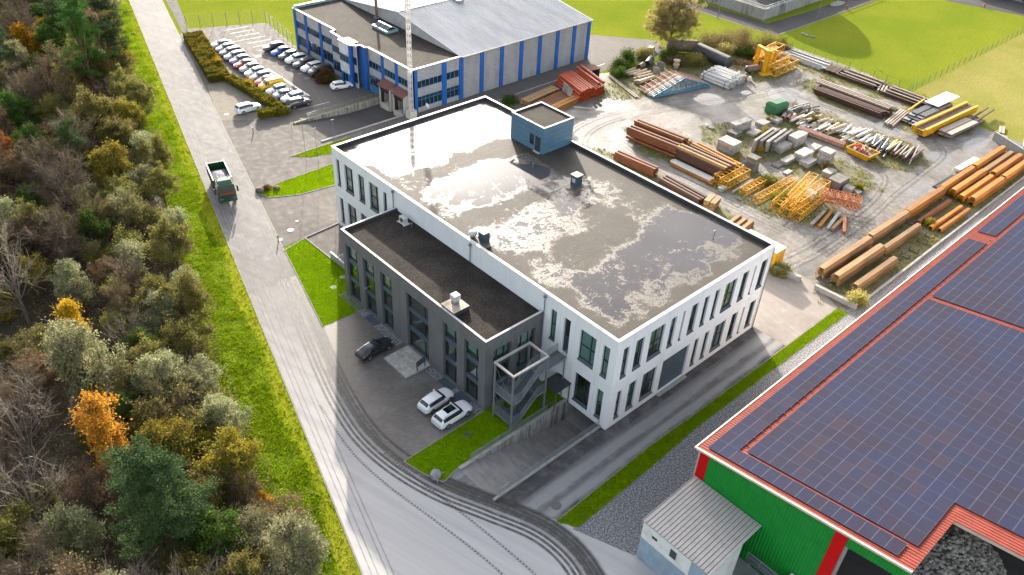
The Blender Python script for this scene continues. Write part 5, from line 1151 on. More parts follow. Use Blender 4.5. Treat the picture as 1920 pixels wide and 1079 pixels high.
MB().add([(-.12, 0, z0 - .02), (RX - .06, 0, z1 - .02), (RX - .06, RYW, z1 - .02), (-.12, RYW, z0 - .02), (-.12, 0, z0 - .14), (RX - .06, 0, z1 - .14), (RX - .06, RYW, z1 - .14), (-.12, RYW, z0 - .14)], [(3, 2, 1, 0), (4, 5, 6, 7), (0, 1, 5, 4), (1, 2, 6, 5), (2, 3, 7, 6), (3, 0, 4, 7)]).build('roof_deck', M['shed_roof'], rf_)
def corr_x(x, y0, y1, zb, zt, nm, mat):
    b = MB(); n = max(1, int(abs(y1 - y0) / .28)); d = (y1 - y0) / n
    for k in range(n):
        y = y0 + k * d; yy = [y, y + .2 * d, y + .5 * d, y + .7 * d, y + d]; q = [0, -.04, -.04, 0, 0]
        b.add([(x + c, a, zb) for a, c in zip(yy, q)] + [(x + c, a, zt) for a, c in zip(yy, q)], [(i + 1, i, i + 5, i + 6) for i in range(4)])
    return b.build(nm, M[mat], SD)
corr_x(.1, -.1, -5.6, .05, 3.0, 'container_wall', 'shed_blue'); corr_x(.1, -5.6, RYW + .1, .05, z0 - .15, 'container_wall', 'shed_blue')
MB().box(.08, .2, -5.6, -.1, 3.0, z0 - .13).build('white_wall', M['shed_white'], SD)
MB().box(.12, RX - .3, -.22, -.1, .05, z0 - .1).build('side_wall', M['shed_white'], SD); MB().box(.2, 5, RYW + .1, RYW + .2, .05, z0 - .14).build('side_wall', M['shed_white'], SD)
MB().box(.21, 4.6, RYW + .21, -.23, .0, 2.9).build('inner_box', M['shed_blue'], SD)
for (y0, y1, a, c) in [(-1.9, -1.3, 4.1, 4.45), (-4.1, -3.4, 3.7, 4.75)]:
    w_ = MB().box(.03, .079, y0 - .08, y1 + .08, a - .08, c + .08).build('window', M['white_tile'], SD); MB().box(.01, .029, y0, y1, a, c).build('pane', M['glass_dark'], w_)
MB().box(.04, .1, -5.5, -3.4, -.02, .3).build('plinth', M['red_wall'], SD)
# metal walkway, pallets and white low building behind the shed
t = thing('steel_gangway', 'narrow grating gangway with a handrail between shed and green wall', 'gangway', (-3.3, -21.8, 0))
MB().box(-.5, .4, -4.4, 1.0, 2.5, 2.58).build('grating', M['galv_dark'], t); rail(t, [(-.45, 1.0, 2.58), (-.45, -4.4, 2.58)], 1.0, 2, .025); 
for y in (-4.0, .5): MB().box(-.4, -.3, y, y + .1, 0, 2.5).build('post', M['galv'], t)
MB().box(-.6, -.1, -9.5, -4.0, 3.0, 3.4).build('x', M['shed_white'], t) if False else None
t = thing('low_lean_to', 'pale corrugated low roof at the foot of the green wall', 'roof', (-2.15, -24.5, 0))
b = MB(); 
for k in range(20): b.add([(-1.5, -k * .3, 2.6), (-1.5, -k * .3 - .1, 2.66), (-1.5, -k * .3 - .2, 2.66), (-1.5, -k * .3 - .3, 2.6), (0, -k * .3, 3.0), (0, -k * .3 - .1, 3.06), (0, -k * .3 - .2, 3.06), (0, -k * .3 - .3, 3.0)], [(i, i + 4, i + 5, i + 1) for i in range(3)])
b.build('roof_sheet', M['shed_white'], t); MB().box(-1.4, -1.3, -6, 0, 0, 2.58).build('wall', M['shed_white'], t)
for k, (x, y, h) in enumerate([(-5.2, -21.6, 1.0), (-3.9, -22.4, .75), (-6.2, -23.2, .9)]):
    t = thing('pallet_stack', ('tall stack of wooden pallets behind the ribbed shed roof', 'low stack of wooden pallets beside the gangway', 'stack of wooden pallets farthest from the green wall')[k], 'pallets', (x, y, 0), .2 * k)
    for q in range(int(h / .15)):
        b = MB(); z = q * .15
        for i in range(6): b.box(-.6 + i * .21, -.6 + i * .21 + .14, -.4, .4, z + .10, z + .125)
        for yy in (-.4, -.05, .3): b.box(-.6, .6, yy, yy + .1, z, z + .10)
        b.build('pallet', M['pale_wood'], t)
t = thing('water_tank', 'black round container behind the shed', 'container', (-4.9, -23.6, 0)); MB().lathe([(.5, 0), (.55, .1), (.55, .9), (.4, 1.05), (.001, 1.1)], 16).build('drum', M['black'], t, True); MB().lathe([(.15, 0), (.15, .08), (.001, .1)], 10).build('lid', M['steel_grey'], t, loc=(0, 0, 1.08))
# ---------------------------------------------------------------- vehicles
def paint(name, c, metal=0.0):
    n = N(name); v = n.pos(); f = n.noise(v, 5, 3)
    n.set(Base_Color=n.mix(n.ramp(f, .4, .8, 0, .25), c, tuple(x * .75 for x in c)), Roughness=.28, Metallic=metal); n.b.inputs['Coat Weight'].default_value = .8; n.b.inputs['Coat Roughness'].default_value = .06; return n.mat
for k, c in dict(white=(.80, .81, .82), silver=(.34, .355, .37), greysilver=(.18, .19, .20), red=(.42, .008, .016), black=(.012, .012, .015), dark=(.05, .045, .06), blue=(.03, .12, .42), yellow=(.85, .50, .0), beige=(.42, .40, .36), bluesilver=(.26, .30, .38), green=(.012, .075, .028)).items(): M['paint_' + k] = paint('paint_' + k, c, .25 if 'silver' in k else 0)
M['car_glass'] = plain('car_glass', (.015, .018, .02), .04, spec=.8, dirt=.03)
M['lamp_red'] = plain('tail_lamp', (.42, .015, .012), .2); M['lamp_clear'] = plain('head_lamp', (.62, .64, .66), .12); M['rim'] = plain('alloy_rim', (.42, .43, .45), .3, .7); M['plate'] = plain('number_plate', (.75, .74, .70), .5)
# station: t along the car from nose (0) to tail (1): (t, half-width factor, z bottom, z belt, z top, top half-width factor)
CARS = {
 'hatch': dict(L=4.3, W=1.80, r=.32, ax=(.19, .80), st=[(0, .70, .34, .52, .62, .60), (.035, .88, .22, .62, .76, .74), (.13, .97, .20, .76, .88, .78), (.27, 1, .20, .88, .99, .80), (.30, 1, .20, .89, 1.02, .79), (.43, 1, .20, .91, 1.42, .66), (.46, 1, .20, .91, 1.44, .66), (.60, 1, .20, .92, 1.49, .67), (.63, 1, .20, .92, 1.49, .67), (.80, .99, .20, .94, 1.44, .65), (.86, .98, .21, .95, 1.40, .63), (.955, .95, .25, .95, 1.03, .74), (.985, .90, .30, .74, .86, .74), (1, .78, .36, .60, .68, .66)], ws=(4, 5), rw=(10, 11), sw=[(4, 10)]),
 'suv': dict(L=4.65, W=1.88, r=.36, ax=(.19, .80), st=[(0, .74, .42, .62, .74, .64), (.03, .90, .30, .74, .90, .76), (.13, .98, .27, .90, 1.03, .80), (.27, 1, .26, 1.0, 1.12, .82), (.30, 1, .26, 1.01, 1.14, .81), (.41, 1, .26, 1.03, 1.56, .69), (.44, 1, .26, 1.03, 1.59, .69), (.60, 1, .26, 1.04, 1.64, .70), (.63, 1, .26, 1.04, 1.64, .70), (.84, .99, .26, 1.06, 1.60, .68), (.90, .98, .27, 1.07, 1.55, .66), (.965, .96, .30, 1.06, 1.14, .76), (.99, .92, .36, .84, .96, .78), (1, .82, .42, .70, .80, .70)], ws=(4, 5), rw=(10, 11), sw=[(4, 10)]),
 'sedan': dict(L=4.7, W=1.84, r=.33, ax=(.19, .80), st=[(0, .68, .32, .50, .60, .58), (.035, .87, .21, .60, .72, .72), (.13, .97, .19, .73, .84, .78), (.28, 1, .19, .85, .95, .80), (.31, 1, .19, .86, .98, .78), (.44, 1, .19, .88, 1.36, .64), (.47, 1, .19, .88, 1.38, .64), (.57, 1, .19, .89, 1.40, .64), (.60, 1, .19, .89, 1.40, .64), (.72, 1, .19, .91, 1.33, .62), (.74, .99, .20, .91, 1.31, .62), (.90, .97, .23, .92, 1.02, .72), (.98, .92, .28, .78, .97, .74), (1, .80, .36, .62, .74, .66)], ws=(4, 5), rw=(10, 11), sw=[(4, 10)]),
 'wagon': dict(L=4.7, W=1.84, r=.33, ax=(.18, .78), st=[(0, .70, .33, .52, .62, .60), (.03, .88, .22, .62, .77, .74), (.12, .97, .20, .77, .88, .78), (.25, 1, .20, .88, .99, .80), (.28, 1, .20, .89, 1.02, .79), (.40, 1, .20, .91, 1.42, .66), (.43, 1, .20, .91, 1.45, .66), (.60, 1, .20, .92, 1.49, .67), (.63, 1, .20, .92, 1.49, .67), (.86, .99, .20, .95, 1.45, .66), (.91, .98, .21, .96, 1.42, .64), (.97, .95, .25, .96, 1.05, .74), (.99, .90, .30, .74, .86, .74), (1, .80, .36, .60, .68, .66)], ws=(4, 5), rw=(10, 11), sw=[(4, 10)]),
 'van': dict(L=4.9, W=1.92, r=.34, ax=(.17, .80), st=[(0, .76, .38, .62, .76, .66), (.03, .92, .26, .78, .96, .78), (.09, .98, .23, .94, 1.08, .82), (.16, 1, .22, 1.04, 1.16, .83), (.18, 1, .22, 1.05, 1.2, .82), (.30, 1, .22, 1.10, 1.80, .76), (.33, 1, .22, 1.10, 1.84, .76), (.52, 1, .22, 1.12, 1.90, .80), (.55, 1, .22, 1.12, 1.90, .80), (.90, .99, .22, 1.14, 1.88, .80), (.96, .98, .23, 1.14, 1.84, .78), (.985, .96, .28, 1.10, 1.2, .82), (.995, .94, .34, .90, 1.02, .84), (1, .88, .40, .76, .88, .80)], ws=(4, 5), rw=(10, 11), sw=[(4, 10)]),
 'panelvan': None}
CARS['panelvan'] = dict(CARS['van'], sw=[(4, 6)], rw=None)
def car_meshes(kind):
    c = CARS[kind]; L, W = c['L'], c['W']; rings = []
    for t, wf, zb, zs, zt, tf in c['st']:
        x = (L / 2 - t * L) * 1.025; h = W / 2
        gr_ = zt - zs > .25; rings.append([(x, h * wf * .96, zb - .04), (x, h * wf * 1.03, zb + .12), (x, h * wf * 1.05, (zb + zs) / 2 + .05), (x, h * wf * (1.0 if gr_ else .98), zs + .0), (x, h * tf * wf * (1.10 if gr_ else 1.02), zt + .02), (x, h * tf * wf * .6, zt + .05), (x, 0, zt + .055)])
    n = 7; full = [[(x, y, z) for x, y, z in r] + [(x, -y, z) for x, y, z in r[-2::-1]] for r in rings]; m_ = len(full[0]); V = [p for r in full for p in r]
    cage = MB(); cage.v = list(V); slots = ['body']
    def isglass(i, j):
        jj = j if j < n - 1 else m_ - 2 - j
        if jj in (4, 5):
            if i == c['ws'][0]: return 'windscreen'
            if c['rw'] and i == c['rw'][0]: return 'rear_window'
        if jj == 3:
            for q, (a, b_) in enumerate(c['sw']):
                if a <= i < b_: return ('side_window', j < n - 1, q)
        return 'body'
    for i in range(len(full) - 1):
        for j in range(m_ - 1):
            g = isglass(i, j)
            if g not in slots: slots.append(g)
            cage.f.append((i * m_ + j, i * m_ + j + 1, (i + 1) * m_ + j + 1, (i + 1) * m_ + j)); cage.m.append(slots.index(g))
    cage.f.append(tuple(range(m_))); cage.f.append(tuple((len(full) - 1) * m_ + k for k in range(m_ - 1, -1, -1))); cage.m += [0, 0]
    for i in range(len(full) - 1): cage.f.append((i * m_, (i + 1) * m_, (i + 1) * m_ + m_ - 1, i * m_ + m_ - 1)); cage.m.append(0)
    me = bpy.data.meshes.new('cage'); me.from_pydata(cage.v, [], cage.f)
    for _ in slots: me.materials.append(M['paint_white'])
    me.polygons.foreach_set('material_index', cage.m); tmp = bpy.data.objects.new('cage', me); COL.objects.link(tmp); md = tmp.modifiers.new('s', 'SUBSURF'); md.levels = 2
    dg = bpy.context.evaluated_depsgraph_get(); ev = tmp.evaluated_get(dg).to_mesh(); co = [v.co.copy() for v in ev.vertices]; polys = [(tuple(p.vertices), p.material_index) for p in ev.polygons]
    bpy.data.objects.remove(tmp); bpy.data.meshes.remove(me); out = []
    for si, g in enumerate(slots):
        b = MB(); mp = {}
        for vs, mi in polys:
            if mi != si: continue
            b.f.append(tuple(mp.setdefault(v, len(mp)) for v in vs)); b.m.append(0)
        b.v = [tuple(co[v]) for v in mp]; nm = g if isinstance(g, str) else g[0]
        out.append((nm, b.mesh('car_' + nm, M['paint_white'] if nm == 'body' else M['car_glass'], True), (0, 0, 0)))
    xf, xr_ = L / 2 - L * .03, -L / 2 + L * .012; st = c['st']
    for s in (-1, 1):
        b = MB(); b.box(xf - .32, xf + .0, s * W * .30 - .14 + (.06 * s), s * W * .30 + .14 + .06 * s, st[1][3] - .02, st[1][3] + .12); out.append(('headlight', b.mesh('headlight', M['lamp_clear']), (0, 0, 0)))
        b = MB(); b.box(xr_ - .02, xr_ + .22, s * W * .37 - .14, s * W * .37 + .10, st[-2][3] - .02, st[-2][3] + .12); out.append(('taillight', b.mesh('taillight', M['lamp_red']), (0, 0, 0)))
        i = st[4]; b = MB(); b.box(L / 2 - i[0] * L - .38, L / 2 - i[0] * L - .2, s * W * .5 - (.02 if s > 0 else .20), s * W * .5 + (.20 if s > 0 else .02), i[3] + .02, i[3] + .18); out.append(('mirror', b.mesh('mirror', M['paint_white']), (0, 0, 0)))
    for a in c['ax']:
        for s in (-1, 1):
            b = MB(); r0 = c['r'] * 1.16; cx_ = L / 2 - a * L; b.add([(cx_ + r0 * math.cos(q * math.pi / 8), s * (W / 2 + .012), c['r'] + r0 * math.sin(q * math.pi / 8)) for q in range(9)], [tuple(range(9))]); out.append(('wheel_arch', b.mesh('wheel_arch', M['black']), (0, 0, 0)))
    b = MB(); b.box(xr_ - .03, xr_ + .03, -.26, .26, st[-1][2] + .24, st[-1][2] + .36); out.append(('number_plate', b.mesh('number_plate', M['plate']), (0, 0, 0)))
    r = c['r']; tb = MB(); tb.lathe([(r * .62, -.11), (r * .95, -.11), (r, -.07), (r, .07), (r * .95, .11), (r * .62, .11)], 18); tm = tb.mesh('tyre', M['black'], True)
    rm = MB(); rm.lathe([(.001, .06), (r * .2, .075), (r * .64, .10)], 18)
    for k in range(5):
        a = k * 2 * math.pi / 5; rm.tube((0, 0, .10), (r * .6 * math.cos(a), r * .6 * math.sin(a), .105), .035, 4)
    rmm = rm.mesh('rim', M['rim'])
    wh = [(L / 2 - a * L, s * (W / 2 - .045), r, s) for a in c['ax'] for s in (-1, 1)]
    return out, (tm, rmm, wh)
CARLIB = {}
def car(kind, color, label, x, y, rz, group=None, name='parked_car', z=.0, roof=None):
    if kind not in CARLIB: CARLIB[kind] = car_meshes(kind)
    parts, (tm, rmm, wh) = CARLIB[kind]
    t = thing(name, label, 'van' if 'van' in kind else 'car', (x, y, z), rz, group)
    for nm, me, loc in parts:
        o = mesh_obj(nm, me, t, loc)
        if nm in ('body', 'mirror'): o.material_slots[0].link = 'OBJECT'; o.material_slots[0].material = M['paint_' + color]
    for wx_, wy_, wz, s in wh:
        w_ = mesh_obj('wheel', tm, t, (wx_, wy_, wz), (-s * math.pi / 2, 0, 0)); mesh_obj('rim', rmm, w_)
    c = CARS[kind]
    if roof:
        a, b_ = c['st'][6], c['st'][8]; b = MB(); L = c['L']
        b.add([(L / 2 - a[0] * L - .05, -.46, a[4] + .10), (L / 2 - b_[0] * L - .45, -.46, b_[4] + .085), (L / 2 - b_[0] * L - .45, .46, b_[4] + .085), (L / 2 - a[0] * L - .05, .46, a[4] + .10)], [(0, 1, 2, 3), (3, 2, 1, 0)]); b.build('sunroof', M['car_glass'], t)
        for s in (-1, 1): MB().tube((L / 2 - .44 * L, s * .62, a[4] + .03), (L / 2 - .86 * L, s * .62, c['st'][10][4] + .06), .02, 5).build('roof_rail', M['dark_metal'], t)
    return t
car('suv', 'white', 'white sport utility car with a dark sunroof parked beside the lawn', -11.9, 12.35, math.radians(2), roof=True, z=.012)
car('hatch', 'white', 'white hatchback parked next to the sunroof car on the forecourt', -11.9, 15.3, math.radians(4), z=.012)
car('sedan', 'black', 'glossy black coupe parked alone left of the terrace', -12.2, 27.1, math.radians(3), z=.012)
row = [('sedan', 'silver'), ('hatch', 'silver'), ('wagon', 'greysilver'), ('wagon', 'silver'), ('hatch', 'bluesilver'), ('sedan', 'red'), ('hatch', 'beige'), ('hatch', 'white'), ('hatch', 'silver'), ('hatch', 'red'), ('panelvan', 'yellow'), ('hatch', 'white'), ('sedan', 'bluesilver'), ('suv', 'white'), ('suv', 'dark')]
ordw = ['first', 'second', 'third', 'fourth', 'fifth', 'sixth', 'seventh', 'eighth', 'ninth', 'tenth', 'eleventh', 'twelfth', 'thirteenth', 'fourteenth', 'fifteenth']
kw = dict(sedan='saloon car', hatch='hatchback', wagon='estate car', suv='tall car', panelvan='delivery van', van='minivan'); cw = dict(greysilver='dark silver', bluesilver='bluish silver', dark='black')
for k, (kd, cl) in enumerate(row):
    tt = k / 14; x, y = 18.6 + (15.6 - 18.6) * tt + (1.0 if k > 12 else 0), 130.0 + (94.2 - 130.0) * tt
    car(kd, cl, f'{cw.get(cl, cl)} {kw[kd]}, {ordw[k]} from the far end of the row behind the hedge', x, y, math.radians(178 if k < 14 else -3) + random.uniform(-.03, .03), 'cars parked behind the hedge')
row2 = [('suv', 'black'), ('hatch', 'blue'), ('hatch', 'dark'), ('suv', 'white'), ('wagon', 'dark'), ('suv', 'white'), ('van', 'black')]
lab2 = ['black boxy off-roader at the far end of the row by the blue warehouse', 'blue hatchback beside the black off-roader by the warehouse', 'dark hatchback third in the row by the warehouse', 'white tall car fourth in the row by the warehouse', 'dark estate car between two white cars by the warehouse', 'white tall car next to the black minivan by the warehouse', 'black minivan nearest the reddish shrub by the warehouse']
for k, (kd, cl) in enumerate(row2): car(kd, cl, lab2[k], 26.6 + .17 * k, 121.8 - 2.85 * k, math.radians(177) + random.uniform(-.03, .03), 'cars parked by the blue warehouse')
car('hatch', 'white', 'white hatchback parked alone near the warehouse service gate', 27.4, 96.4, math.radians(-14))
car('wagon', 'white', 'white estate car in the paved bay in front of the hedge', 7.9, 97.6, math.radians(-1)).scale = (1, 1, 1.1)
for k, (x, y, cl, lab) in enumerate([(30.2, 119.6, 'silver', 'silver car half hidden behind the blue hatchback'), (30.5, 116.4, 'red', 'red car half hidden behind the dark hatchback')]): pass

# ---- tipper lorry on the road
TK = thing('tipper_lorry', 'green tipper lorry loaded with grey gravel driving on the road', 'lorry', (-9.0, 73.4, 0.0), math.radians(-105.1)); TK.scale = (1.1, 1.1, 1.1)
# local +x is forward
MB().box(-4.0, 3.2, -.42, .42, .75, 1.0).build('chassis', M['dark_metal'], TK)
b = MB(); 
b.add([(3.75, -1.22, .95), (3.75, 1.22, .95), (3.70, 1.20, 1.95), (3.70, -1.20, 1.95), (3.45, -1.12, 2.85), (3.45, 1.12, 2.85), (1.75, 1.12, 3.05), (1.75, -1.12, 3.05), (1.65, -1.22, .95), (1.65, 1.22, .95), (1.65, 1.22, 1.95), (1.65, -1.22, 1.95)], [(3, 2, 1, 0), (5, 6, 7, 4), (8, 11, 3, 0), (1, 2, 10, 9), (11, 7, 6, 10), (8, 9, 10, 11)][:2] + [(0, 8, 11, 3), (1, 2, 10, 9), (8, 9, 10, 11), (11, 10, 6, 7)])
b.add([(3.70, 1.20, 1.95), (3.45, 1.12, 2.85), (3.40, .98, 2.85), (3.66, 1.06, 1.95)], [(0, 1, 2, 3)]); b.build('cab', M['paint_green'], TK)
MB().quad((3.70, -1.20, 1.95), (3.70, 1.20, 1.95), (3.45, 1.12, 2.85), (3.45, -1.12, 2.85)).build('windscreen', M['car_glass'], TK)
for s in (-1, 1):
    MB().add([(3.70, s * 1.20, 1.95), (3.45, s * 1.12, 2.85), (1.75, s * 1.12, 3.05), (1.65, s * 1.22, 1.95)], [(0, 1, 2, 3) if s > 0 else (3, 2, 1, 0)]).build('side_window', M['car_glass'], TK)
    m_ = MB().box(3.45, 3.6, s * 1.5 - .12, s * 1.5 + .12, 1.7, 2.6).build('mirror', M['dark_metal'], TK); MB().tube((3.5, s * 1.2, 2.6), (3.5, s * 1.5, 2.6), .03, 5).build('arm', M['dark_metal'], m_)
    MB().box(3.72, 3.82, s * .85 - .2, s * .85 + .2, .75, .95).build('headlight', M['lamp_clear'], TK)
MB().box(3.6, 3.85, -1.22, 1.22, .45, .94).build('bumper', M['paint_green'], TK); MB().box(3.748, 3.78, -.95, .95, 1.02, 1.45).build('grille', M['dark_metal'], TK)
for k in range(8): MB().box(3.746, 3.775, -.92 + k * .235, -.92 + k * .235 + .16, 1.58, 1.84).build('letter', M['red_paint'], TK)
MB().add([(3.3, -.95, 2.9), (3.3, .95, 2.9), (1.9, .95, 3.08), (1.9, -.95, 3.08), (2.9, -.9, 3.35), (2.9, .9, 3.35), (2.0, .9, 3.4), (2.0, -.9, 3.4)], [(0, 1, 5, 4), (4, 5, 6, 7), (1, 2, 6, 5), (3, 0, 4, 7), (2, 3, 7, 6)]).build('roof_spoiler', M['paint_green'], TK)
for y in (-.7, .7): MB().lathe([(.09, 0), (.09, .12), (.001, .16)], 8).build('beacon', M['yellow'], TK, loc=(1.95, y, 3.4))
# body with gravel
b = MB(); zb, zt = 1.05, 2.75
b.box(-4.2, 1.45, -1.25, 1.25, zb, zb + .12); b.box(-4.2, 1.45, -1.27, -1.18, zb + .12, zt); b.box(-4.2, 1.45, 1.18, 1.27, zb + .12, zt); b.box(1.35, 1.45, -1.18, 1.18, zb + .12, zt + .25); b.box(-4.2, -4.1, -1.18, 1.18, zb + .12, zt - .1); b.build('tipper_body', M['paint_green'], TK)
MB().box(-4.25, 1.45, -1.31, -1.16, zt, zt + .08).build('top_rail', M['steel_grey'], TK); MB().box(-4.25, 1.45, 1.16, 1.31, zt, zt + .08).build('top_rail', M['paint_green'], TK)
for k in range(7):
    for s in (-1, 1): MB().box(-4.0 + k * .86, -3.92 + k * .86, s * 1.3 - .03, s * 1.3 + .03, zb, zt).build('rib', M['paint_green'], TK)
gx, gy = np.meshgrid(np.linspace(-3.4, 1.3, 30), np.linspace(-1.16, 1.16, 18), indexing='ij')
gz_ = 1.75 + .75 * np.clip(1 - ((gx + .3) / 3.2) ** 2, 0, 1) * np.clip(1 - (gy / 1.5) ** 2, 0, 1) + .16 * (fbm(gx * 4, gy * 4, 2) - .5); idx = np.arange(gx.size).reshape(gx.shape)
o = mesh_obj('gravel_load', np_mesh('gravel_load', np.stack([gx, gy, gz_], -1).reshape(-1, 3), np.stack([idx[:-1, :-1].ravel(), idx[1:, :-1].ravel(), idx[1:, 1:].ravel(), idx[:-1, 1:].ravel()], 1), M['load']), TK)
tb = MB(); tb.lathe([(.3, -.15), (.48, -.15), (.5, -.1), (.5, .1), (.48, .15), (.3, .15)], 18); tm = tb.mesh('tyre', M['black'], True); rm_ = MB(); rm_.lathe([(.001, .02), (.12, .06), (.3, .12)], 14); rmm = rm_.mesh('rim', M['galv'])
for x in (2.75, -1.6, -2.95):
    for s in (-1, 1): w_ = mesh_obj('wheel', tm, TK, (x, s * 1.05, .5), (-s * math.pi / 2, 0, 0)); mesh_obj('rim', rmm, w_)
MB().box(-4.3, -4.2, -1.1, -.8, .8, 1.0).box(-4.3, -4.2, .8, 1.1, .8, 1.0).build('taillight', M['lamp_red'], TK)
# ---------------------------------------------------------------- storage yard: every piece lies on its own
def prof_mesh(name, prof, L, mat):
    """closed profile (y, z) pushed along x, centred in x"""
    return MB().extrude(prof, 'x', -L / 2, L / 2).mesh(name, M[mat])
def H_prof(w, h, t=.05): return [(-w / 2, 0), (w / 2, 0), (w / 2, t), (t / 2, t), (t / 2, h - t), (w / 2, h - t), (w / 2, h), (-w / 2, h), (-w / 2, h - t), (-t / 2, h - t), (-t / 2, t), (-w / 2, t)]
def U_prof(w, h, t=.05): return [(-w / 2 - .12, 0), (-w / 2 + .05, 0), (-w / 4, h - t), (w / 4, h - t), (w / 2 - .05, 0), (w / 2 + .12, 0), (w / 2 + .12, t), (w / 2, t), (w / 4 + t, h), (-w / 4 - t, h), (-w / 2, t), (-w / 2 - .12, t)]
def R_prof(w, h): return [(-w / 2, 0), (w / 2, 0), (w / 2, h), (-w / 2, h)]
ry = random.Random(21)
def pile(name, label, cat, group, me, x, y, rz, cols, layers, dc, dl, jit=.06, jrot=.008, z=0.0, drop=0.0, jl=.15):
    """pieces lying side by side and on each other; rz turns the run direction"""
    for l in range(layers):
        for c in range(cols):
            if l and ry.random() < drop: continue
            o = (c - (cols - 1) / 2) * dc + ry.uniform(-jit, jit) * dc; s = ry.uniform(-jl, jl)
            px_, py_ = x + s * math.cos(rz) - o * math.sin(rz), y + s * math.sin(rz) + o * math.cos(rz)
            tag(mesh_obj(name, me, loc=(px_, py_, z + l * dl), rot=(0, 0, rz + ry.uniform(-jrot, jrot))), label, cat, group)
AY = math.pi / 2
u1 = prof_mesh('sheet_pile', U_prof(.62, .34), 10.6, 'rust')
pile('sheet_pile', 'rust-brown sheet pile in the long high stack nearest the penthouse', 'sheet pile', 'sheet piles of the high brown stack', u1, 57.7, 41.7, AY + .10, 2, 6, .95, .36, drop=.05, z=.15)
pile('sheet_pile', 'rust-brown sheet pile in the second row of the high stack', 'sheet pile', 'sheet piles of the second brown row', u1, 60.1, 42.0, AY + .10, 2, 7, .95, .36, drop=.1, z=.15)
u1o = prof_mesh('sheet_pile', U_prof(.62, .34), 9.8, 'rust_orange')
pile('sheet_pile', 'orange-rust sheet pile in the low row behind the high brown stack', 'sheet pile', 'sheet piles of the low orange row', u1o, 63.0, 42.6, AY + .10, 2, 2, .95, .36, z=.1)
u2 = prof_mesh('sheet_pile', U_prof(.62, .34), 9.9, 'rust_dark'); u2t = prof_mesh('sheet_pile', U_prof(.62, .4), 10.2, 'rust_tan')
pile('sheet_pile', 'dark brown sheet pile in the stack next to the yellow lattice', 'sheet pile', 'sheet piles of the dark stack', u2, 59.4, 31.3, AY + .02, 4, 5, .95, .36, drop=.05, z=.15)
pile('sheet_pile', 'weathered tan sheet pile lying on top of the dark stack', 'sheet pile', 'tan piles on the dark stack', u2t, 58.6, 31.3, AY + .02, 2, 1, 1.0, .3, z=1.98)
pile('sheet_pile', 'orange-rust sheet pile behind the dark stack near the concrete blocks', 'sheet pile', 'orange piles behind the dark stack', u1o, 63.9, 32.0, AY - .06, 2, 2, .95, .36, z=.1)
wb = prof_mesh('white_beam', H_prof(.26, .26), 8.6, 'white_pipe')
pile('white_beam', 'thin white steel beam lying in front of the dark brown stack', 'beam', 'white beams by the dark stack', wb, 55.8, 31.3, AY, 3, 1, .5, .3, z=.35); pile('rust_beam', 'rusty beam lying under the white beams', 'beam', 'rusty beams under the white ones', prof_mesh('rust_beam', H_prof(.3, .34), 8.9, 'rust_orange'), 55.4, 30.6, AY, 3, 1, .55, .3)
# beams between the building and the lane
pile('rust_beam', 'rust-brown beam in the row just behind the far roof edge', 'beam', 'beams behind the far roof edge', prof_mesh('rust_beam', U_prof(.6, .36), 8.4, 'rust'), 49.4, 38.4, AY + .09, 2, 4, .85, .36, z=.1)
pile('rust_beam', 'brown beam in the middle row behind the roof edge', 'beam', 'beams in the middle row behind the roof', prof_mesh('rust_beam', U_prof(.6, .34), 8.6, 'rust_dark'), 48.9, 27.8, AY - .05, 3, 3, .8, .34, z=.1)
pile('timber_beam', 'short tan beam in the upright pair behind the roof edge', 'beam', 'short tan beams behind the roof', prof_mesh('timber_beam', R_prof(.9, .8), 2.6, 'rust_tan'), 48.9, 22.0, 0.25, 2, 2, 1.0, .82)
pile('timber_beam', 'tan sheet pile end standing near the yellow container', 'beam', 'tan beams near the container', prof_mesh('timber_beam', U_prof(.9, .5), 3.2, 'rust_tan'), 47.0, 15.2, 0.1, 3, 3, 1.1, .5)
# yellow crane lattices
def lattice_meshes(L, w_, h, bays, r, mat):
    ch = [MB().tube((-L / 2, sy_ * w_ / 2, z), (L / 2, sy_ * w_ / 2, z), r, 6).mesh('chord', M[mat]) for sy_ in (-1, 1) for z in (r, h - r)]
    b = MB()
    for k in range(bays):
        a, c = -L / 2 + L * k / bays, -L / 2 + L * (k + 1) / bays; m2 = (a + c) / 2; q = r * .55
        for s in (-1, 1):
            y = s * w_ / 2; b.tube((a, y, r), (m2, y, h - r), q, 4); b.tube((m2, y, h - r), (c, y, r), q, 4); b.tube((a, y, r), (a, y, h - r), q, 4)
        for z in (r, h - r): b.tube((a, -w_ / 2, z), (m2, w_ / 2, z), q, 4); b.tube((m2, w_ / 2, z), (c, -w_ / 2, z), q, 4); b.tube((a, -w_ / 2, z), (a, w_ / 2, z), q, 4)
    for s in (-1, 1): b.tube((L / 2, s * w_ / 2, r), (L / 2, s * w_ / 2, h - r), r * .6, 4)
    for z in (r, h - r): b.tube((L / 2, -w_ / 2, z), (L / 2, w_ / 2, z), r * .6, 4)
    return ch, b.mesh('bracing', M[mat])
LAT = {}
def lattice(key, label, x, y, z, rz, L=7, w_=1.5, h=1.5, bays=6, r=.055, mat='yellow', group='crane lattice sections', tilt=0.0):
    if key not in LAT: LAT[key] = lattice_meshes(L, w_, h, bays, r, mat)
    ch, br = LAT[key]; t = thing('lattice_section', label, 'lattice', (x, y, z), rz, group); t.rotation_euler = (0, tilt, rz)
    for c in ch: mesh_obj('chord', c, t)
    mesh_obj('bracing', br, t)
lattice('a', 'bright yellow crane lattice at the end of the dark brown stack', 58.8, 24.6, 0, 0, 6.8, 1.5, 1.6, 6); lattice('a', 'yellow crane lattice leaning against the one by the dark stack', 59.2, 26.1, 0.05, .03)
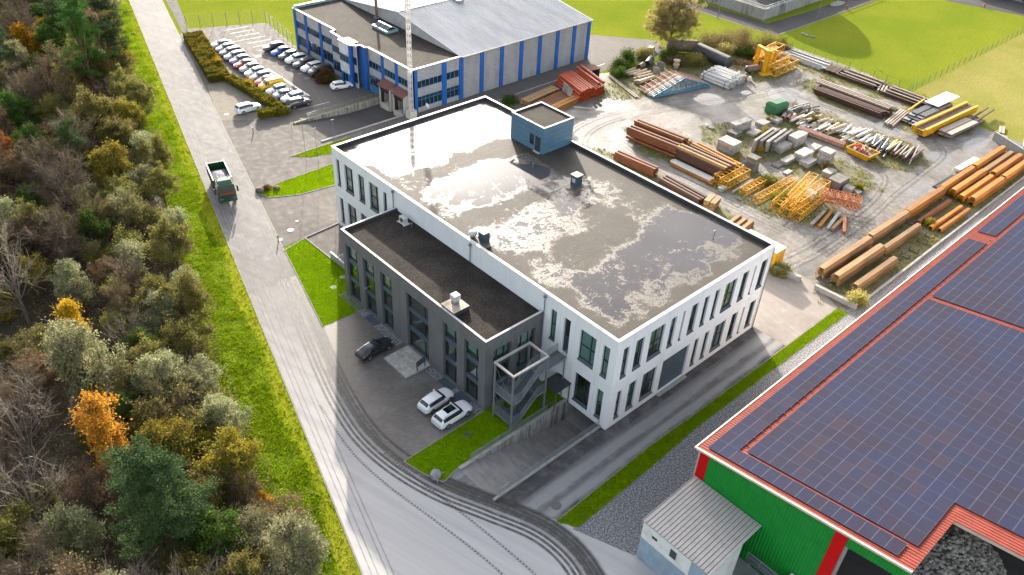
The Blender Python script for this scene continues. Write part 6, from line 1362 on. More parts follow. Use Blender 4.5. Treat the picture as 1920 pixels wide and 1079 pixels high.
lattice('b', 'short yellow lattice lying alone past the weedy patch', 59.4, 21.2, 0, 0, 6, 1.3, 1.1, 6, .06); lattice('c', 'long slim yellow lattice beside the round green shrub', 61.5, 18.2, 0, .0, 11.2, 1.2, 1.2, 10, .05)
lattice('d', 'yellow lattice on the shrub side of the crane heap', 61.2, 15.6, 0, .14, 10, 1.5, 1.5, 8, .055); lattice('d', 'yellow lattice in the middle of the crane heap', 61.0, 13.6, 0, .12); lattice('d', 'yellow lattice on the lane side of the crane heap', 61.3, 11.7, 0, .10); lattice('d', 'yellow lattice lying on top of the crane heap', 62.4, 14.2, 1.55, .2); lattice('d', 'second yellow lattice on top of the crane heap', 62.0, 12.4, 1.55, .05)
lattice('e', 'orange lattice set across the end of the crane heap', 67.6, 9.6, 0, -1.1, 6.0, 1.6, 1.5, 5, .07, 'orange_lattice'); lattice('e', 'orange lattice tipped over at the end of the crane heap', 65.2, 8.6, 0.9, -1.2)
for k, (mt, L, x, y, rz, lab) in enumerate([('pale_wood', 5.5, 59.6, 9.0, .15, 'pale squared timber in front of the crane heap'), ('rust_orange', 6.0, 60.4, 8.1, .2, 'orange-brown beam in front of the crane heap'), ('steel_grey', 5.4, 60.8, 7.0, .22, 'grey steel box girder in front of the crane heap'), ('rust_tan', 5.6, 61.0, 6.1, .12, 'tan beam at the tip of the crane island'), ('orange_lattice', 4.2, 61.0, 5.2, .5, 'orange strut pointing at the lane')]):
    tag(MB().extrude(R_prof(.5, .45), 'x', -L / 2, L / 2).build('beam', M[mt], loc=(x, y, .05 * (k % 2)), rot=(0, -.03 * (k % 3), rz)), lab, 'beam')
tag(MB().box(-.9, .9, -.75, .75, 0, .9).box(-.95, .95, -.8, .8, .9, 1.0).build('white_crate', M['white_pipe'], loc=(62.2, 12.6, 1.6), rot=(.15, .2, .3)), 'white panel box lying in the yellow crane heap', 'box')
tag(MB().box(-.6, .6, -.4, .4, 0, .55).box(-.65, .65, -.45, .45, .55, .65).build('white_block', M['block'], loc=(54.9, 24.2, 0)), 'white concrete foot at the corner of the yellow lattice', 'block')
tag(MB().extrude(R_prof(.3, .3), 'x', -3.2, 3.2).build('beam', M['pale_wood'], loc=(58.8, 22.7, 0), rot=(0, 0, .05)), 'thin weathered timber lying between two yellow lattices', 'beam')
# concrete blocks
def block(x, y, lx, ly, h, lab, n=1, mt='block', rz=0.0, cat='block', z=0.0):
    t = thing('concrete_block' if n == 1 else 'block_stack', lab, cat if n == 1 else 'blocks', (x, y, z), rz)
    for k in range(n):
        j = ry.uniform(-.06, .06); MB().box(-lx / 2 + j, lx / 2 + j, -ly / 2 - j, ly / 2 - j, k * h / n + (.01 if k else 0), (k + 1) * h / n - .02).build('block', M[mt] if k < n - 1 or mt != 'block' else M['block'], t)
block(68.0, 32.3, 2.6, 3.4, 1.9, 'stack of pale concrete slabs behind the orange sheet piles', 4); block(76.8, 36.0, 4.6, 1.5, 1.7, 'long pale concrete block beside the weedy patch', 2, rz=-.1)
block(73.6, 35.0, 2.2, 2.0, 1.0, 'hollow grey concrete trough', 1, 'block_dark'); block(77.4, 33.2, 2.6, 1.6, .5, 'flat concrete slab in front of the long pale block'); block(82.0, 34.5, 2.4, 1.8, .7, 'small pale block by the yellow bush')
block(64.9, 25.3, 1.7, 1.9, 2.6, 'dark-topped tower of concrete blocks by the lattice', 5, 'block_dark'); block(85.2, 33.6, 1.8, 1.8, .8, 'round-edged pale block near the red pipes')
for k in range(4): block(74.5 + k * 1.0, 29.6 - .75 * k, 7.4, .45, 2.3 - .1 * k, ['first', 'second', 'third', 'fourth'][k] + ' of the tall concrete wall elements standing in a row', 2, 'block_dark' if k % 2 else 'block', rz=.12)
block(76.0, 26.2, 3.4, 1.6, 1.1, 'pale concrete block at the foot of the wall elements', 2); block(80.3, 26.0, 3.6, 1.8, 1.9, 'big pale concrete cube stack right of the wall elements', 3)
block(73.0, 22.9, 3.6, 1.3, .7, 'low pale slab left of the double block'); block(76.0, 22.0, 3.4, 2.0, 1.4, 'double concrete block with a ragged top', 3); block(74.8, 20.2, 2.8, 1.8, .9, 'pale block in front of the tall strapped stack', 2)
block(80.6, 22.7, 3.4, 1.6, .6, 'flat pale slabs by the strapped stack', 2); block(77.6, 18.6, 2.1, 2.2, 2.6, 'tall strapped stack of white concrete blocks', 6); block(74.2, 15.6, 2.4, 1.6, 1.0, 'pair of pale blocks with a dry bush', 2)
block(71.5, 12.6, 3.2, 2.2, 1.8, 'large rough concrete block near the tip of the block island', 2, 'block_dark'); block(71.3, 10.4, 1.5, 1.4, 1.2, 'white cube at the tip of the block island'); block(72.0, 9.2, 1.6, 1.2, .6, 'dark tub at the tip of the block island', 1, 'block_dark')
block(70.3, 23.3, 2.4, 1.4, .25, 'dark tarpaulin-covered slab beside the lane', 1, 'block_dark'); block(69.2, 20.6, 1.8, .9, .3, 'grey slab by the weeds of the crane island')
block(80.4, 30.7, 1.6, 1.6, .9, 'pale cube behind the wall elements', 2); block(84.0, 27.0, 1.4, 1.2, .8, 'small pale cube near the red pipes')
# pipes and rods heap
def pipe_mesh(L, r, t, mat, n=12): return MB().pipe((-L / 2, 0, r), (L / 2, 0, r), r, t, n).mesh('pipe', M[mat], False)
PMs = [(pipe_mesh(4.6, .24, .03, 'white_pipe'), .24, 'white pipe'), (pipe_mesh(5.2, .30, .035, 'beige_pipe'), .30, 'beige pipe'), (pipe_mesh(4.2, .20, .03, 'white_pipe'), .20, 'white pipe'), (pipe_mesh(3.6, .26, .03, 'beige_pipe'), .26, 'beige pipe')]
for k in range(54):
    me, r, nm = PMs[ry.choice([0, 0, 1, 2, 2, 3])]; y = 31.2 - k * .27; l = 0 if k % 3 else 1
    tag(mesh_obj(nm.replace(' ', '_'), me, loc=(89.2 + ry.uniform(-1.2, 2.4) + .05 * k, y + ry.uniform(-.3, .3), l * .46 + (k % 2) * .2), rot=(0, ry.uniform(-.04, .04), ry.uniform(-.22, .18))), f'{nm} among the jumbled pale pipes on the middle island', 'pipe', f'{nm}s of the jumbled heap')
rp = pipe_mesh(9.4, .22, .03, 'pink_wood'); pile('dark_red_pipe', 'dull red pipe in the row along the edge of the pipe heap', 'pipe', 'dull red pipes along the heap', rp, 86.0, 24.2, AY + .08, 3, 2, .48, .4); pile('dark_red_pipe', 'thick dull red pipe beside the green box', 'pipe', 'thick red pipes by the green box', pipe_mesh(3.0, .42, .05, 'pink_wood'), 88.8, 33.0, .35, 3, 1, .9, .5)
t = thing('green_box', 'dark green box container at the end of the pipe heap', 'container', (89.2, 36.2, 0), -.12); MB().prism([(-1.9, -1.3), (1.9, -1.3), (1.9, 1.3), (-1.9, 1.3)], .1, 1.9).build('box_body', M['green_paint'], t); MB().add([(-1.95, -1.35, 1.9), (1.95, -1.35, 1.9), (1.95, 1.35, 1.9), (-1.95, 1.35, 1.9), (-1.5, -.8, 2.35), (1.5, -.8, 2.35), (1.5, .8, 2.35), (-1.5, .8, 2.35)], [(0, 1, 5, 4), (1, 2, 6, 5), (2, 3, 7, 6), (3, 0, 4, 7), (4, 5, 6, 7)]).build('lid', M['lf_yellow'] if False else M['green_paint'], t); MB().box(-1.7, 1.7, -1.1, 1.1, 0, .1).build('skid', M['steel_dark'], t)
tag(MB().lathe([(.001, .0), (1.3, 0), (1.4, .35), (1.0, .8), (.4, 1.0), (.001, 1.02)], 12).build('tarpaulin_heap', M['steel_dark'], None, False, (89.9, 33.9, 0)), 'black tarpaulin-covered heap in front of the green box', 'tarpaulin')
for k in range(16):
    tag(mesh_obj('scrap_rod', prof_mesh('scrap_rod', R_prof(.22, .22), 4.8, ry.choice(['brown_wood', 'steel_grey', 'rust', 'steel_dark'])), loc=(93.5 + ry.uniform(-1.5, 2), 35.5 - .33 * k, .1 + ry.uniform(0, .6)), rot=(0, ry.uniform(-.06, .06), ry.uniform(-.3, .5))), 'rod in the mixed scrap behind the green box', 'rod', 'scrap rods behind the green box')
bn = thing('yellow_skip', 'yellow open skip filled with red parts at the edge of the pipe heap', 'skip', (86.0, 15.9, 0), -.08)
b = MB(); b.add([(-1.5, -2.0, .1), (1.5, -2.0, .1), (1.5, 2.0, .1), (-1.5, 2.0, .1), (-1.7, -2.3, 1.1), (1.7, -2.3, 1.1), (1.7, 2.3, 1.1), (-1.7, 2.3, 1.1)], [(3, 2, 1, 0), (0, 1, 5, 4), (1, 2, 6, 5), (2, 3, 7, 6), (3, 0, 4, 7)]); b.build('tub', M['yellow'], bn)
b = MB(); b.box(-1.8, -1.66, -2.4, 2.4, 1.0, 1.15); b.box(1.66, 1.8, -2.4, 2.4, 1.0, 1.15); b.box(-1.66, 1.66, -2.42, -2.28, 1.0, 1.15); b.box(-1.66, 1.66, 2.28, 2.42, 1.0, 1.15); b.build('rim', M['yellow'], bn); MB().box(-1.55, 1.55, -2.1, 2.1, .5, .85).build('fill', M['brown_wood'], bn)
for k in range(12):
    tag(MB().lathe([(.001, 0), (.22, .02), (.25, .3), (.18, .5), (.001, .55)], 8).build('red_fitting', M['red_paint' if k % 3 else 'white_pipe'], loc=(86 + ry.uniform(-1.2, 1.2), 15.9 + ry.uniform(-1.8, 1.8), .86), rot=(ry.uniform(-.2, .2), ry.uniform(-.2, .2), 0)), 'pipe fitting lying in the yellow skip', 'fitting', 'fittings in the yellow skip')
for k in range(14):
    tag(mesh_obj('steel_tube', pipe_mesh(5.0, .16, .02, ry.choice(['steel_dark', 'steel_grey', 'steel_grey'])), loc=(91.4 + ry.uniform(-1, 1), 17.6 - .35 * k, .1 + .3 * (k % 3)), rot=(0, 0, ry.uniform(-.15, .45))), 'grey steel tube between the skip and the log pile', 'tube', 'steel tubes by the skip')
pile('log', 'brown round log in the pile at the end of the pipe island', 'log', 'logs at the end of the pipe island', MB().tube((-2.6, 0, .18), (2.6, 0, .18), .18, 8).mesh('log', M['brown_wood']), 92.6, 11.0, .05, 11, 3, .40, .33, .3, .08, drop=.2, jl=.6)
pile('log', 'pale brown log lying across the log pile', 'log', 'pale logs on the pile', MB().tube((-2.4, 0, .17), (2.4, 0, .17), .17, 8).mesh('log', M['pale_wood']), 92.0, 11.4, .12, 6, 1, .6, .3, .3, .1, z=1.0, jl=.8)
tag(MB().extrude(R_prof(.35, .3), 'x', -2.2, 2.2).build('yellow_beam', M['yellow'], loc=(93.2, 13.6, .8), rot=(0, 0, .2)), 'yellow box beam lying on the log pile', 'beam'); tag(MB().tube((0, 0, .1), (3.4, .6, 2.6), .10, 8).build('leaning_pole', M['white_pipe'], loc=(89.6, 8.6, 0)), 'white pole leaning on the log pile', 'pole')
# long dark beams and stacks along the meadow
lb = prof_mesh('long_beam', H_prof(.34, .36), 15.2, 'rust_dark'); lp = prof_mesh('long_beam', H_prof(.34, .34), 16.4, 'pale_wood')
pile('long_beam', 'dark rusty beam in the long low stack in front of the meadow stacks', 'beam', 'beams of the long low stack', lb, 106.0, 29.0, AY, 8, 3, .62, .37, .2, drop=.1, jl=.6); pile('long_beam', 'pale dusty beam lying on the long low stack', 'beam', 'pale beams on the long low stack', lp, 107.6, 29.8, AY - .02, 3, 1, .8, .37, z=1.12); pile('long_rail', 'thin rail beside the long low stack', 'rail', 'thin rails by the long stack', prof_mesh('long_rail', H_prof(.2, .22), 16.8, 'rust_dark'), 110.2, 29.8, AY - .02, 3, 1, .45, .3)
for (x, y, L, c, mt, lab, gp_) in [(118.6, 47.5, 10.5, 6, 'white_pipe', 'whitish beam in the meadow-edge stack nearest the yellow crane parts', 'whitish meadow-edge beams'), (118.6, 33.8, 9.0, 7, 'rust_dark', 'dark rusty beam in the middle meadow-edge stack', 'middle meadow-edge beams'), (117.6, 23.2, 8.6, 7, 'rust_dark', 'dark rusty beam in the last meadow-edge stack', 'last meadow-edge beams')]:
    pile('edge_beam', lab, 'beam', gp_, prof_mesh('edge_beam', H_prof(.34, .34), L, mt), x, y, AY - .02, c, 2, .72, .35, .25, .02, drop=.25, jl=.7)
    pile('edge_beam', 'pale beam on top of ' + {'w': 'the whitish', 'd': 'the dark'}[lab[0]] + ' meadow-edge stack ' + {47.5: 'by the crane parts', 33.8: 'in the middle', 23.2: 'at the end'}[y], 'beam', gp_ + ' on top', prof_mesh('edge_beam', R_prof(.3, .2), L * .95, 'pale_wood' if mt != 'white_pipe' else 'steel_grey'), x, y, AY - .03, 3, 1, 1.5, .3, .3, .03, z=.72)
pile('short_beam', 'short dark beam laid across between the meadow-edge stacks', 'beam', 'short beams between the stacks', prof_mesh('short_beam', H_prof(.34, .34), 4.2, 'rust_dark'), 118.4, 40.4, .15, 6, 2, .55, .35); pile('short_beam', 'short pale beam laid across at the gap of the last stacks', 'beam', 'short pale beams at the gap', prof_mesh('short_beam', R_prof(.34, .3), 3.6, 'pale_wood'), 117.2, 28.3, .3, 3, 2, .6, .33)
pile('white_slab', 'long white slab behind the yellow crane parts', 'slab', 'white slabs behind the crane parts', prof_mesh('white_slab', R_prof(.6, .35), 8, 'white_pipe'), 116.6, 53.6, .05, 2, 1, 1.1, .4)
# girders and sheets at the right end
gd = thing('yellow_girder', 'pair of long yellow girders with a dark walkway between them', 'girder', (112, 12.4, 0), -.07)
for s in (-1, 1): MB().box(-10, 10, s * 1.1 - .25, s * 1.1 + .25, .5, 1.9).build('girder', M['yellow'], gd)
MB().box(-9.8, 9.8, -.84, .84, 1.35, 1.5).build('walkway', M['brown_wood'], gd)
for k in range(3): MB().box(-10.05, -9.8, -.85, .85, .55 + k * .42, .68 + k * .42).build('end_rung', M['yellow'], gd)
for x in (-7, 0, 7): MB().box(x - .3, x + .3, -1.4, 1.4, 0, .5).build('bearer', M['brown_wood'], gd)
for l in range(5): pile('steel_sheet', 'grey steel sheet in the flat stack beside the yellow girders', 'sheet', 'grey steel sheets', prof_mesh('steel_sheet', R_prof(1.3, .14), 15 - l, 'steel_grey' if l % 2 else 'steel_dark'), 113 + .4 * l, 16.4, -.06, 2, 1, 1.5, .2, .05, .02, z=.3 + .22 * l)
tag(MB().extrude(R_prof(3.0, .16), 'x', -4.4, 4.4).build('white_sheet', M['white_tile'], loc=(119.6, 16.8, 1.5), rot=(0, 0, -.06)), 'large white sheet lying on top of the grey steel stack', 'sheet')
pile('light_beam', 'pale beam under the edge of the grey steel stack', 'beam', 'pale beams by the steel stack', prof_mesh('light_beam', H_prof(.3, .32), 13, 'pale_wood'), 110.5, 14.7, -.06, 2, 2, .5, .35, z=.3); pile('tan_rail', 'tan rail in the bundle before the steel stack', 'rail', 'tan rails before the steel stack', prof_mesh('tan_rail', R_prof(.3, .26), 9, 'pale_wood'), 106.2, 19.4, .12, 4, 2, .5, .3); tag(MB().extrude(R_prof(.3, .3), 'x', -4, 4).build('yellow_beam', M['yellow'], loc=(113.4, 19.2, 1.0), rot=(0, -.02, .05)), 'thin yellow beam behind the white sheet', 'beam')
for l in range(5): pile('formwork_panel', 'weathered formwork panel in the low stack right of the yellow girders', 'panel', 'weathered formwork panels', prof_mesh('formwork_panel', R_prof(1.2, .16), 14 - 1.0 * l, ['brown_wood', 'pale_wood', 'steel_grey'][l % 3]), 113 - .6 * l, 9.3, -.07, 2, 1, 1.35, .2, .05, .02, z=.15 + .22 * l)
pile('dark_rail', 'dark rail sticking out behind the formwork panels', 'rail', 'rails behind the formwork', prof_mesh('dark_rail', R_prof(.28, .28), 9, 'brown_wood'), 120.5, 8.8, .02, 2, 1, 1.2, .3, z=.9)
# sheet pile bundles along the gravel strip
def bundle(lab, gp_, x0, x1, y, w_, n, mt, z=.15):
    pile('sheet_pile', lab, 'sheet pile', gp_, prof_mesh('sheet_pile', U_prof(w_, .52, .06), x1 - x0, mt), (x0 + x1) / 2, y, -.02, 1, n, 1, .30, 0, .003, z, jl=.12)
B = [(45.2, 58.5, .15, 1.25, 5, 'rust_tan', 'tan sheet pile in the bundle nearest the pale lane'), (45.4, 58.0, -2.1, 1.25, 5, 'rust_tan', 'tan sheet pile in the middle bundle by the dry bush'), (46.3, 57.4, -4.7, 1.1, 3, 'rust_tan', 'tan sheet pile in the low bundle next to the gravel strip'),
     (59.6, 71.0, .3, 1.25, 4, 'rust_tan', 'pale tan sheet pile in the second bundle along the lane'), (58.6, 69.4, -2.6, 1.0, 3, 'rust_tan', 'tan sheet pile in the bundle behind the steel brackets'), (71.2, 83.4, .1, 1.25, 4, 'rust_orange', 'orange sheet pile in the third bundle along the lane'), (71.0, 82.0, -2.0, .8, 1, 'rust', 'single rusty sheet pile beside the orange bundle'),
     (71.0, 81.6, -4.1, .7, 1, 'rust_orange', 'single orange sheet pile near the gravel strip'), (71.6, 81.8, -5.3, .7, 1, 'rust_orange', 'orange sheet pile lying closest to the gravel strip')]
for k, yy in enumerate((.1, -1.6, -3.2, -4.9)):
    B.append((83.7 + .3 * (k % 2), 95.4, yy, 1.2, 4 - (k == 2), 'rust_orange', ['first', 'second', 'third', 'fourth'][k] + '-row orange sheet pile of the bright block at the yard end')); B.append((96.0, 108.2 - .4 * k, yy - .15, 1.2, 4 - (k == 1), 'rust_orange' if k != 1 else 'rust_tan', ['first', 'second', 'third', 'fourth'][k] + '-row orange sheet pile of the farthest block'))
for a in B: bundle(a[6], a[6] + 's', *a[:6])
for k, (x, y) in enumerate([(60.5, -5.2), (63.0, -5.3), (66.4, -5.0), (69.0, -5.0), (70.2, -1.2), (58.0, -1.0), (58.8, -4.6)]):
    b = MB(); b.box(-.08, .08, -.7, .7, 0, .15); b.box(-.08, .08, -.7, -.58, .15, .85); b.box(-.08, .08, .58, .7, .15, .85); tag(b.build('steel_bracket', M['steel_dark'], loc=(x, y, 0), rot=(0, 0, .1 * k)), 'empty dark U-shaped storage bracket on the ground among the bundles', 'bracket', 'empty storage brackets')
tag(MB().box(0, 62, -.12, .12, -.1, .22).box(-.05, 62.05, -.15, .15, .22, .27).build('edge_kerb', M['concrete'], loc=(45.5, -6.75, 0)), 'long pale concrete edge between yard and gravel strip', 'kerb')
tag(MB().extrude(R_prof(1.1, .5), 'x', -3.6, 3.6).build('white_slab', M['white_tile'], loc=(97.5, 1.7, .15), rot=(0, 0, -.05)), 'long white slab beside the far orange bundles', 'slab'); pile('dark_rod', 'dark rod on the ground beside the orange bundles', 'rod', 'dark rods by the bundles', prof_mesh('dark_rod', R_prof(.22, .18), 7, 'steel_dark'), 88.6, 1.6, -.03, 3, 1, .35, .2)
# orange pipes
op = MB().pipe((-4.6, 0, .31), (4.6, 0, .31), .31, .05, 14).mesh('orange_pipe', M['orange_pipe']); dirv = math.atan2(62.8 - 71.7, 60.1 - 62.7)
for l, n in enumerate((13, 12, 11, 6, 3)):
    for c in range(n):
        if l == 4 and c == 1: continue
        o_ = .35 + .63 * c + .31 * l + (5.0 if l == 4 else 0) * .9; px_, py_ = 61.4 + o_, 67.2 + ry.uniform(-.15, .15) + .02 * o_
        tag(mesh_obj('orange_pipe', op, loc=(px_, py_, .54 * l + .02), rot=(0, 0, dirv)), 'orange coated steel pipe in the big pipe stack behind the penthouse', 'pipe', 'orange pipes of the big stack')
for k in range(2): tag(MB().box(-.06, .06, -.9, .9, 0, 2.2).box(-.09, -.061, -.7, .7, .3, 1.9).build('concrete_plate', M['block'], loc=(61.2 - .9 * k, 67.6 - 2.1 * k, .05), rot=(0, .12, -.28)), ('farther', 'nearer')[k] + ' grey plate leaning against the orange pipes', 'plate')
t = thing('rusty_tray', 'rust-red steel tray standing at the end of the orange pipes', 'tray', (71.4, 70.2, 0), -.25); MB().box(-1.7, 1.7, -1.3, 1.3, 2.2, 2.35).build('top', M['rust'], t); MB().box(-1.6, -1.4, -1.2, 1.2, 0, 2.2).build('side', M['steel_dark'], t); MB().box(1.4, 1.6, -1.2, 1.2, 0, 2.2).build('side', M['steel_dark'], t)
pile('rusty_plank', 'rusty steel plank in the flat stack left of the orange pipes', 'plank', 'rusty planks left of the pipes', prof_mesh('rusty_plank', R_prof(.5, .16), 9.6, 'rust_tan'), 56.0, 69.2, .10, 4, 5, .52, .2, drop=.1); pile('rusty_plank', 'rust-brown plank in the stack between penthouse and orange pipes', 'plank', 'rusty planks behind the penthouse', prof_mesh('rusty_plank', R_prof(.45, .2), 8.4, 'rust'), 56.4, 66.2, .10, 6, 3, .5, .25, drop=.15); pile('rusty_plank', 'orange-brown plank nearest the penthouse', 'plank', 'orange planks nearest the penthouse', prof_mesh('rusty_plank', R_prof(.5, .3), 7.4, 'rust_orange'), 57.4, 63.6, .10, 3, 3, .55, .32)
tag(MB().extrude(R_prof(.3, .2), 'x', -1.8, 1.8).build('loose_board', M['pale_wood'], loc=(59.4, 60.6, 0), rot=(0, 0, -.9)), 'short loose board lying at the pipe stack corner', 'board'); pile('long_board', 'long weathered board lying alone beside the green shrubs', 'board', 'long boards by the shrubs', prof_mesh('long_board', R_prof(.32, .24), 11.3, 'pale_wood'), 73.7, 62.9, AY - 1.9 + math.pi / 2 - .0, 2, 1, .45, .2)
# roof trusses
TW = 15.0
def truss_parts(mat):
    h = 2.6; b = MB(); n = 10; P = lambda u: h * (1 - abs(u) / (TW / 2)) + .35
    top = MB(); top.tube((-TW / 2, 0, .35), (0, 0, h + .35), .12, 6); top.tube((0, 0, h + .35), (TW / 2, 0, .35), .12, 6)
    bot = MB(); bot.tube((-TW / 2, 0, .2), (TW / 2, 0, .2), .12, 6)
    for k in range(n):
        u, v = -TW / 2 + TW * k / n, -TW / 2 + TW * (k + 1) / n; b.tube((u, 0, .2), (v, 0, P(v)) if k < n / 2 else (v, 0, .2), .06, 4); b.tube((v, 0, .2), (v, 0, P(v)), .06, 4)
        if k >= n / 2: b.tube((u, 0, P(u)), (v, 0, .2), .06, 4)
    return top.mesh('top_chord', M[mat]), bot.mesh('bottom_chord', M[mat]), b.mesh('web', M[mat])
TP = {m_: truss_parts(m_) for m_ in ('truss_blue', 'pink_wood', 'white_pipe')}
for k in range(9):
    mt = 'truss_blue' if k < 2 else ('white_pipe' if k in (2, 3, 5) else 'pink_wood')
    t = thing('roof_truss', ('blue roof truss at the front of the stacked trusses' if k == 0 else 'second blue roof truss of the stacked trusses' if k == 1 else 'whitish roof truss in the stacked row' if mt == 'white_pipe' else 'reddish roof truss in the stacked row'), 'truss', (81.6 + .06 * k, 53.7 + .52 * k, 0), math.radians(-12.5), 'stacked roof trusses')
    for nm, me in zip(('top_chord', 'bottom_chord', 'web'), TP[mt]): mesh_obj(nm, me, t)
for k in range(12):
    s = -1 if k % 2 else 1; u = (k // 2 + .5) / 6; z = .55 + 2.6 * (1 - u)
    x, y = 81.8 + s * u * TW / 2 * math.cos(-.218), 56.0 + s * u * TW / 2 * math.sin(-.218)
    tag(MB().extrude(R_prof(.14, .10), 'x', -2.6, 2.6).build('purlin', M['pink_wood'], loc=(x, y, z), rot=(0, 0, math.radians(77.5))), 'reddish purlin lying across the stacked roof trusses', 'purlin', 'purlins on the trusses')
# white pipes and tanks
wp = MB().pipe((-3.6, 0, .3), (3.6, 0, .3), .3, .04, 12).mesh('white_pipe', M['white_pipe'])
pile('white_pipe', 'long white pipe in the bundle beside the roof trusses', 'pipe', 'white pipes beside the trusses', wp, 92.0, 52.2, AY, 5, 3, .64, .53, .05, drop=.1); pile('white_pipe', 'long white pipe in the bundle beside the red machine parts', 'pipe', 'white pipes beside the red parts', wp, 95.4, 52.4, AY + .03, 4, 3, .64, .53, .05, drop=.1)
for k, (x, y) in enumerate([(91.6, 49.2), (91.6, 54.6), (95, 49.8)]): b = MB(); b.box(-1.9, 1.9, -.06, .06, 1.75, 1.85); b.box(-1.9, -1.8, -.06, .06, 0, 1.75); b.box(1.8, 1.9, -.06, .06, 0, 1.75); tag(b.build('pipe_cradle', M['steel_dark'], loc=(x, y, 0)), 'dark steel cradle frame around the white pipes', 'cradle', 'cradle frames')
for k in range(8): tag(MB().lathe([(.001, 0), (.4, .02), (.45, .5), (.25, .8), (.3, 1.0), (.001, 1.05)], 10).build('machine_part', M['red_paint'] if k % 3 else M['white_pipe'], loc=(98.2 + ry.uniform(-.8, .8), 48.5 + k * 1.1, 0), rot=(ry.uniform(-.3, .3), ry.uniform(-.3, .3), 0)), 'red machine part in the row behind the white pipes', 'machine part', 'machine parts behind the white pipes')
def tank(lab, a, c, r, mt, mt2):
    a, c = Vector((*a, r + .1)), Vector((*c, r + .1)); d = c - a; L = d.length; t = thing('steel_tank', lab, 'tank', ((a.x + c.x) / 2, (a.y + c.y) / 2, 0), math.atan2(d.y, d.x))
    MB().tube((-L / 2, 0, r + .1), (L / 2, 0, r + .1), r, 24).build('shell', M[mt], t, False)
    for s in (-1, 1): MB().lathe([(r, 0), (r * .8, .25), (.001, .35)], 24).build('end_cap', M[mt2], t, True, (s * L / 2, 0, r + .1), (0, s * math.pi / 2, 0)); MB().box(s * L * .3 - .15, s * L * .3 + .15, -r * .8, r * .8, 0, .45).build('saddle', M['rust_dark'], t)
tank('black round steel tank lying before the brown bush mound', (101.2, 64.8), (100.0, 55.6), 1.35, 'steel_dark', 'steel_dark'); tank('brownish round steel tank lying beside the willow', (97.2, 70.2), (102.2, 66.0), 1.35, 'brown_wood', 'steel_dark'); tank('dark short drum beside the yellow crane portal', (101.6, 51.8), (104.4, 50.8), .7, 'brown_wood', 'steel_dark')
# beige pipes by the shrubs
for k in range(12): 
    L, r = (8.0, .42) if k == 0 else (ry.uniform(3, 5), .24); tag(mesh_obj('beige_pipe', pipe_mesh(L, r, .05, 'beige_pipe'), loc=(80.0 + ry.uniform(-1.5, 2), 61.6 + .5 * k, .1 + .25 * (k % 2)), rot=(0, 0, math.radians(-8) + ry.uniform(-.1, .15))), 'beige concrete pipe in the row by the green shrubs' if k else 'widest beige pipe beside the roof trusses', 'pipe', 'beige pipes by the shrubs' if k else None)
for k in range(2): tag(MB().box(-.06, .06, -.8, .8, 0, 2.3).box(.061, .1, -.6, .6, .3, 2.0).build('grey_plate', M['steel_grey'], loc=(83.4 + 3.2 * k, 61.9 + 1.6 * k, .3), rot=(0, -.35, .2)), ('left', 'right')[k] + ' grey metal plate leaning on the beige pipes', 'plate')
tag(MB().lathe([(.5, 0), (.5, .5), (.7, .6), (.7, .9), (.55, 1.0), (.55, 1.5), (.75, 1.6), (.75, 1.8), (.5, 1.9), (.001, 1.9)], 14).build('manhole_ring', M['beige_pipe'], loc=(91.0, 62.8, 0)), 'beige stacked concrete rings before the brambles', 'concrete rings'); tag(mesh_obj('black_pipe', pipe_mesh(3.4, .75, .08, 'steel_dark', 16), loc=(87.6, 67.6, 0), rot=(0, 0, .45)), 'short wide black pipe among the green shrubs', 'pipe'); tag(mesh_obj('brown_pipe', pipe_mesh(2.0, .6, .08, 'brown_wood', 16), loc=(84.4, 67.2, 0), rot=(0, 0, .2)), 'short wide brown pipe among the green shrubs', 'pipe')
tag(MB().box(-.8, .8, -.6, .6, .75, .83).box(-.7, .7, -.95, -.7, .4, .46).box(-.7, .7, .7, .95, .4, .46).box(-.5, -.4, -.8, .8, 0, .74).box(.4, .5, -.8, .8, 0, .74).build('picnic_table', M['pale_wood'], loc=(94.6, 73.0, 0), rot=(0, 0, .4)), 'grey picnic table beside the willow', 'table')
# yellow crane parts near the mound
lattice('f', 'big open yellow lattice box lying at the lane corner', 109.0, 47.6, 0, 0.0, 8.6, 2.2, 2.0, 3, .12, group='big crane parts'); lattice('f', 'big yellow lattice box behind the corner one', 110.0, 50.2, 0, .05, group='big crane parts'); lattice('f', 'yellow lattice box lying on the rear crane parts', 109.4, 51.6, 2.0, .1, group='big crane parts')
t = thing('crane_portal', 'upright yellow crane portal with an arched leg frame', 'crane part', (105.2, 51.2, 0), -.35)
for y in (-1.9, 1.2): MB().box(-.35, .35, y - .35, y + .35, 0, 4.6).build('leg', M['yellow'], t)
MB().box(-.4, .4, -2.3, 1.6, 4.6, 5.1).build('cross_beam', M['yellow'], t); MB().add([(-.3, -1.55, 3.4), (.3, -1.55, 3.4), (.3, -.9, 4.6), (-.3, -.9, 4.6), (-.3, -1.55, 4.6), (.3, -1.55, 4.6)], [(0, 1, 2, 3), (0, 3, 4), (1, 5, 2)]).build('gusset', M['yellow'], t); MB().box(-1.4, 1.4, -3.6, -1.9, 0, .25).build('foot_plate', M['yellow'], t)
t = thing('crane_ladder_tower', 'upright yellow ladder tower next to the crane portal', 'crane part', (107.2, 49.6, 0), -.35)
for x in (-.7, .7): MB().box(x - .2, x + .2, -.35, .35, 0, 4.4).build('rail_post', M['yellow'], t)
for k in range(8): MB().box(-.5, .5, -.1, .1, .4 + k * .5, .55 + k * .5).build('rung', M['yellow'], t)
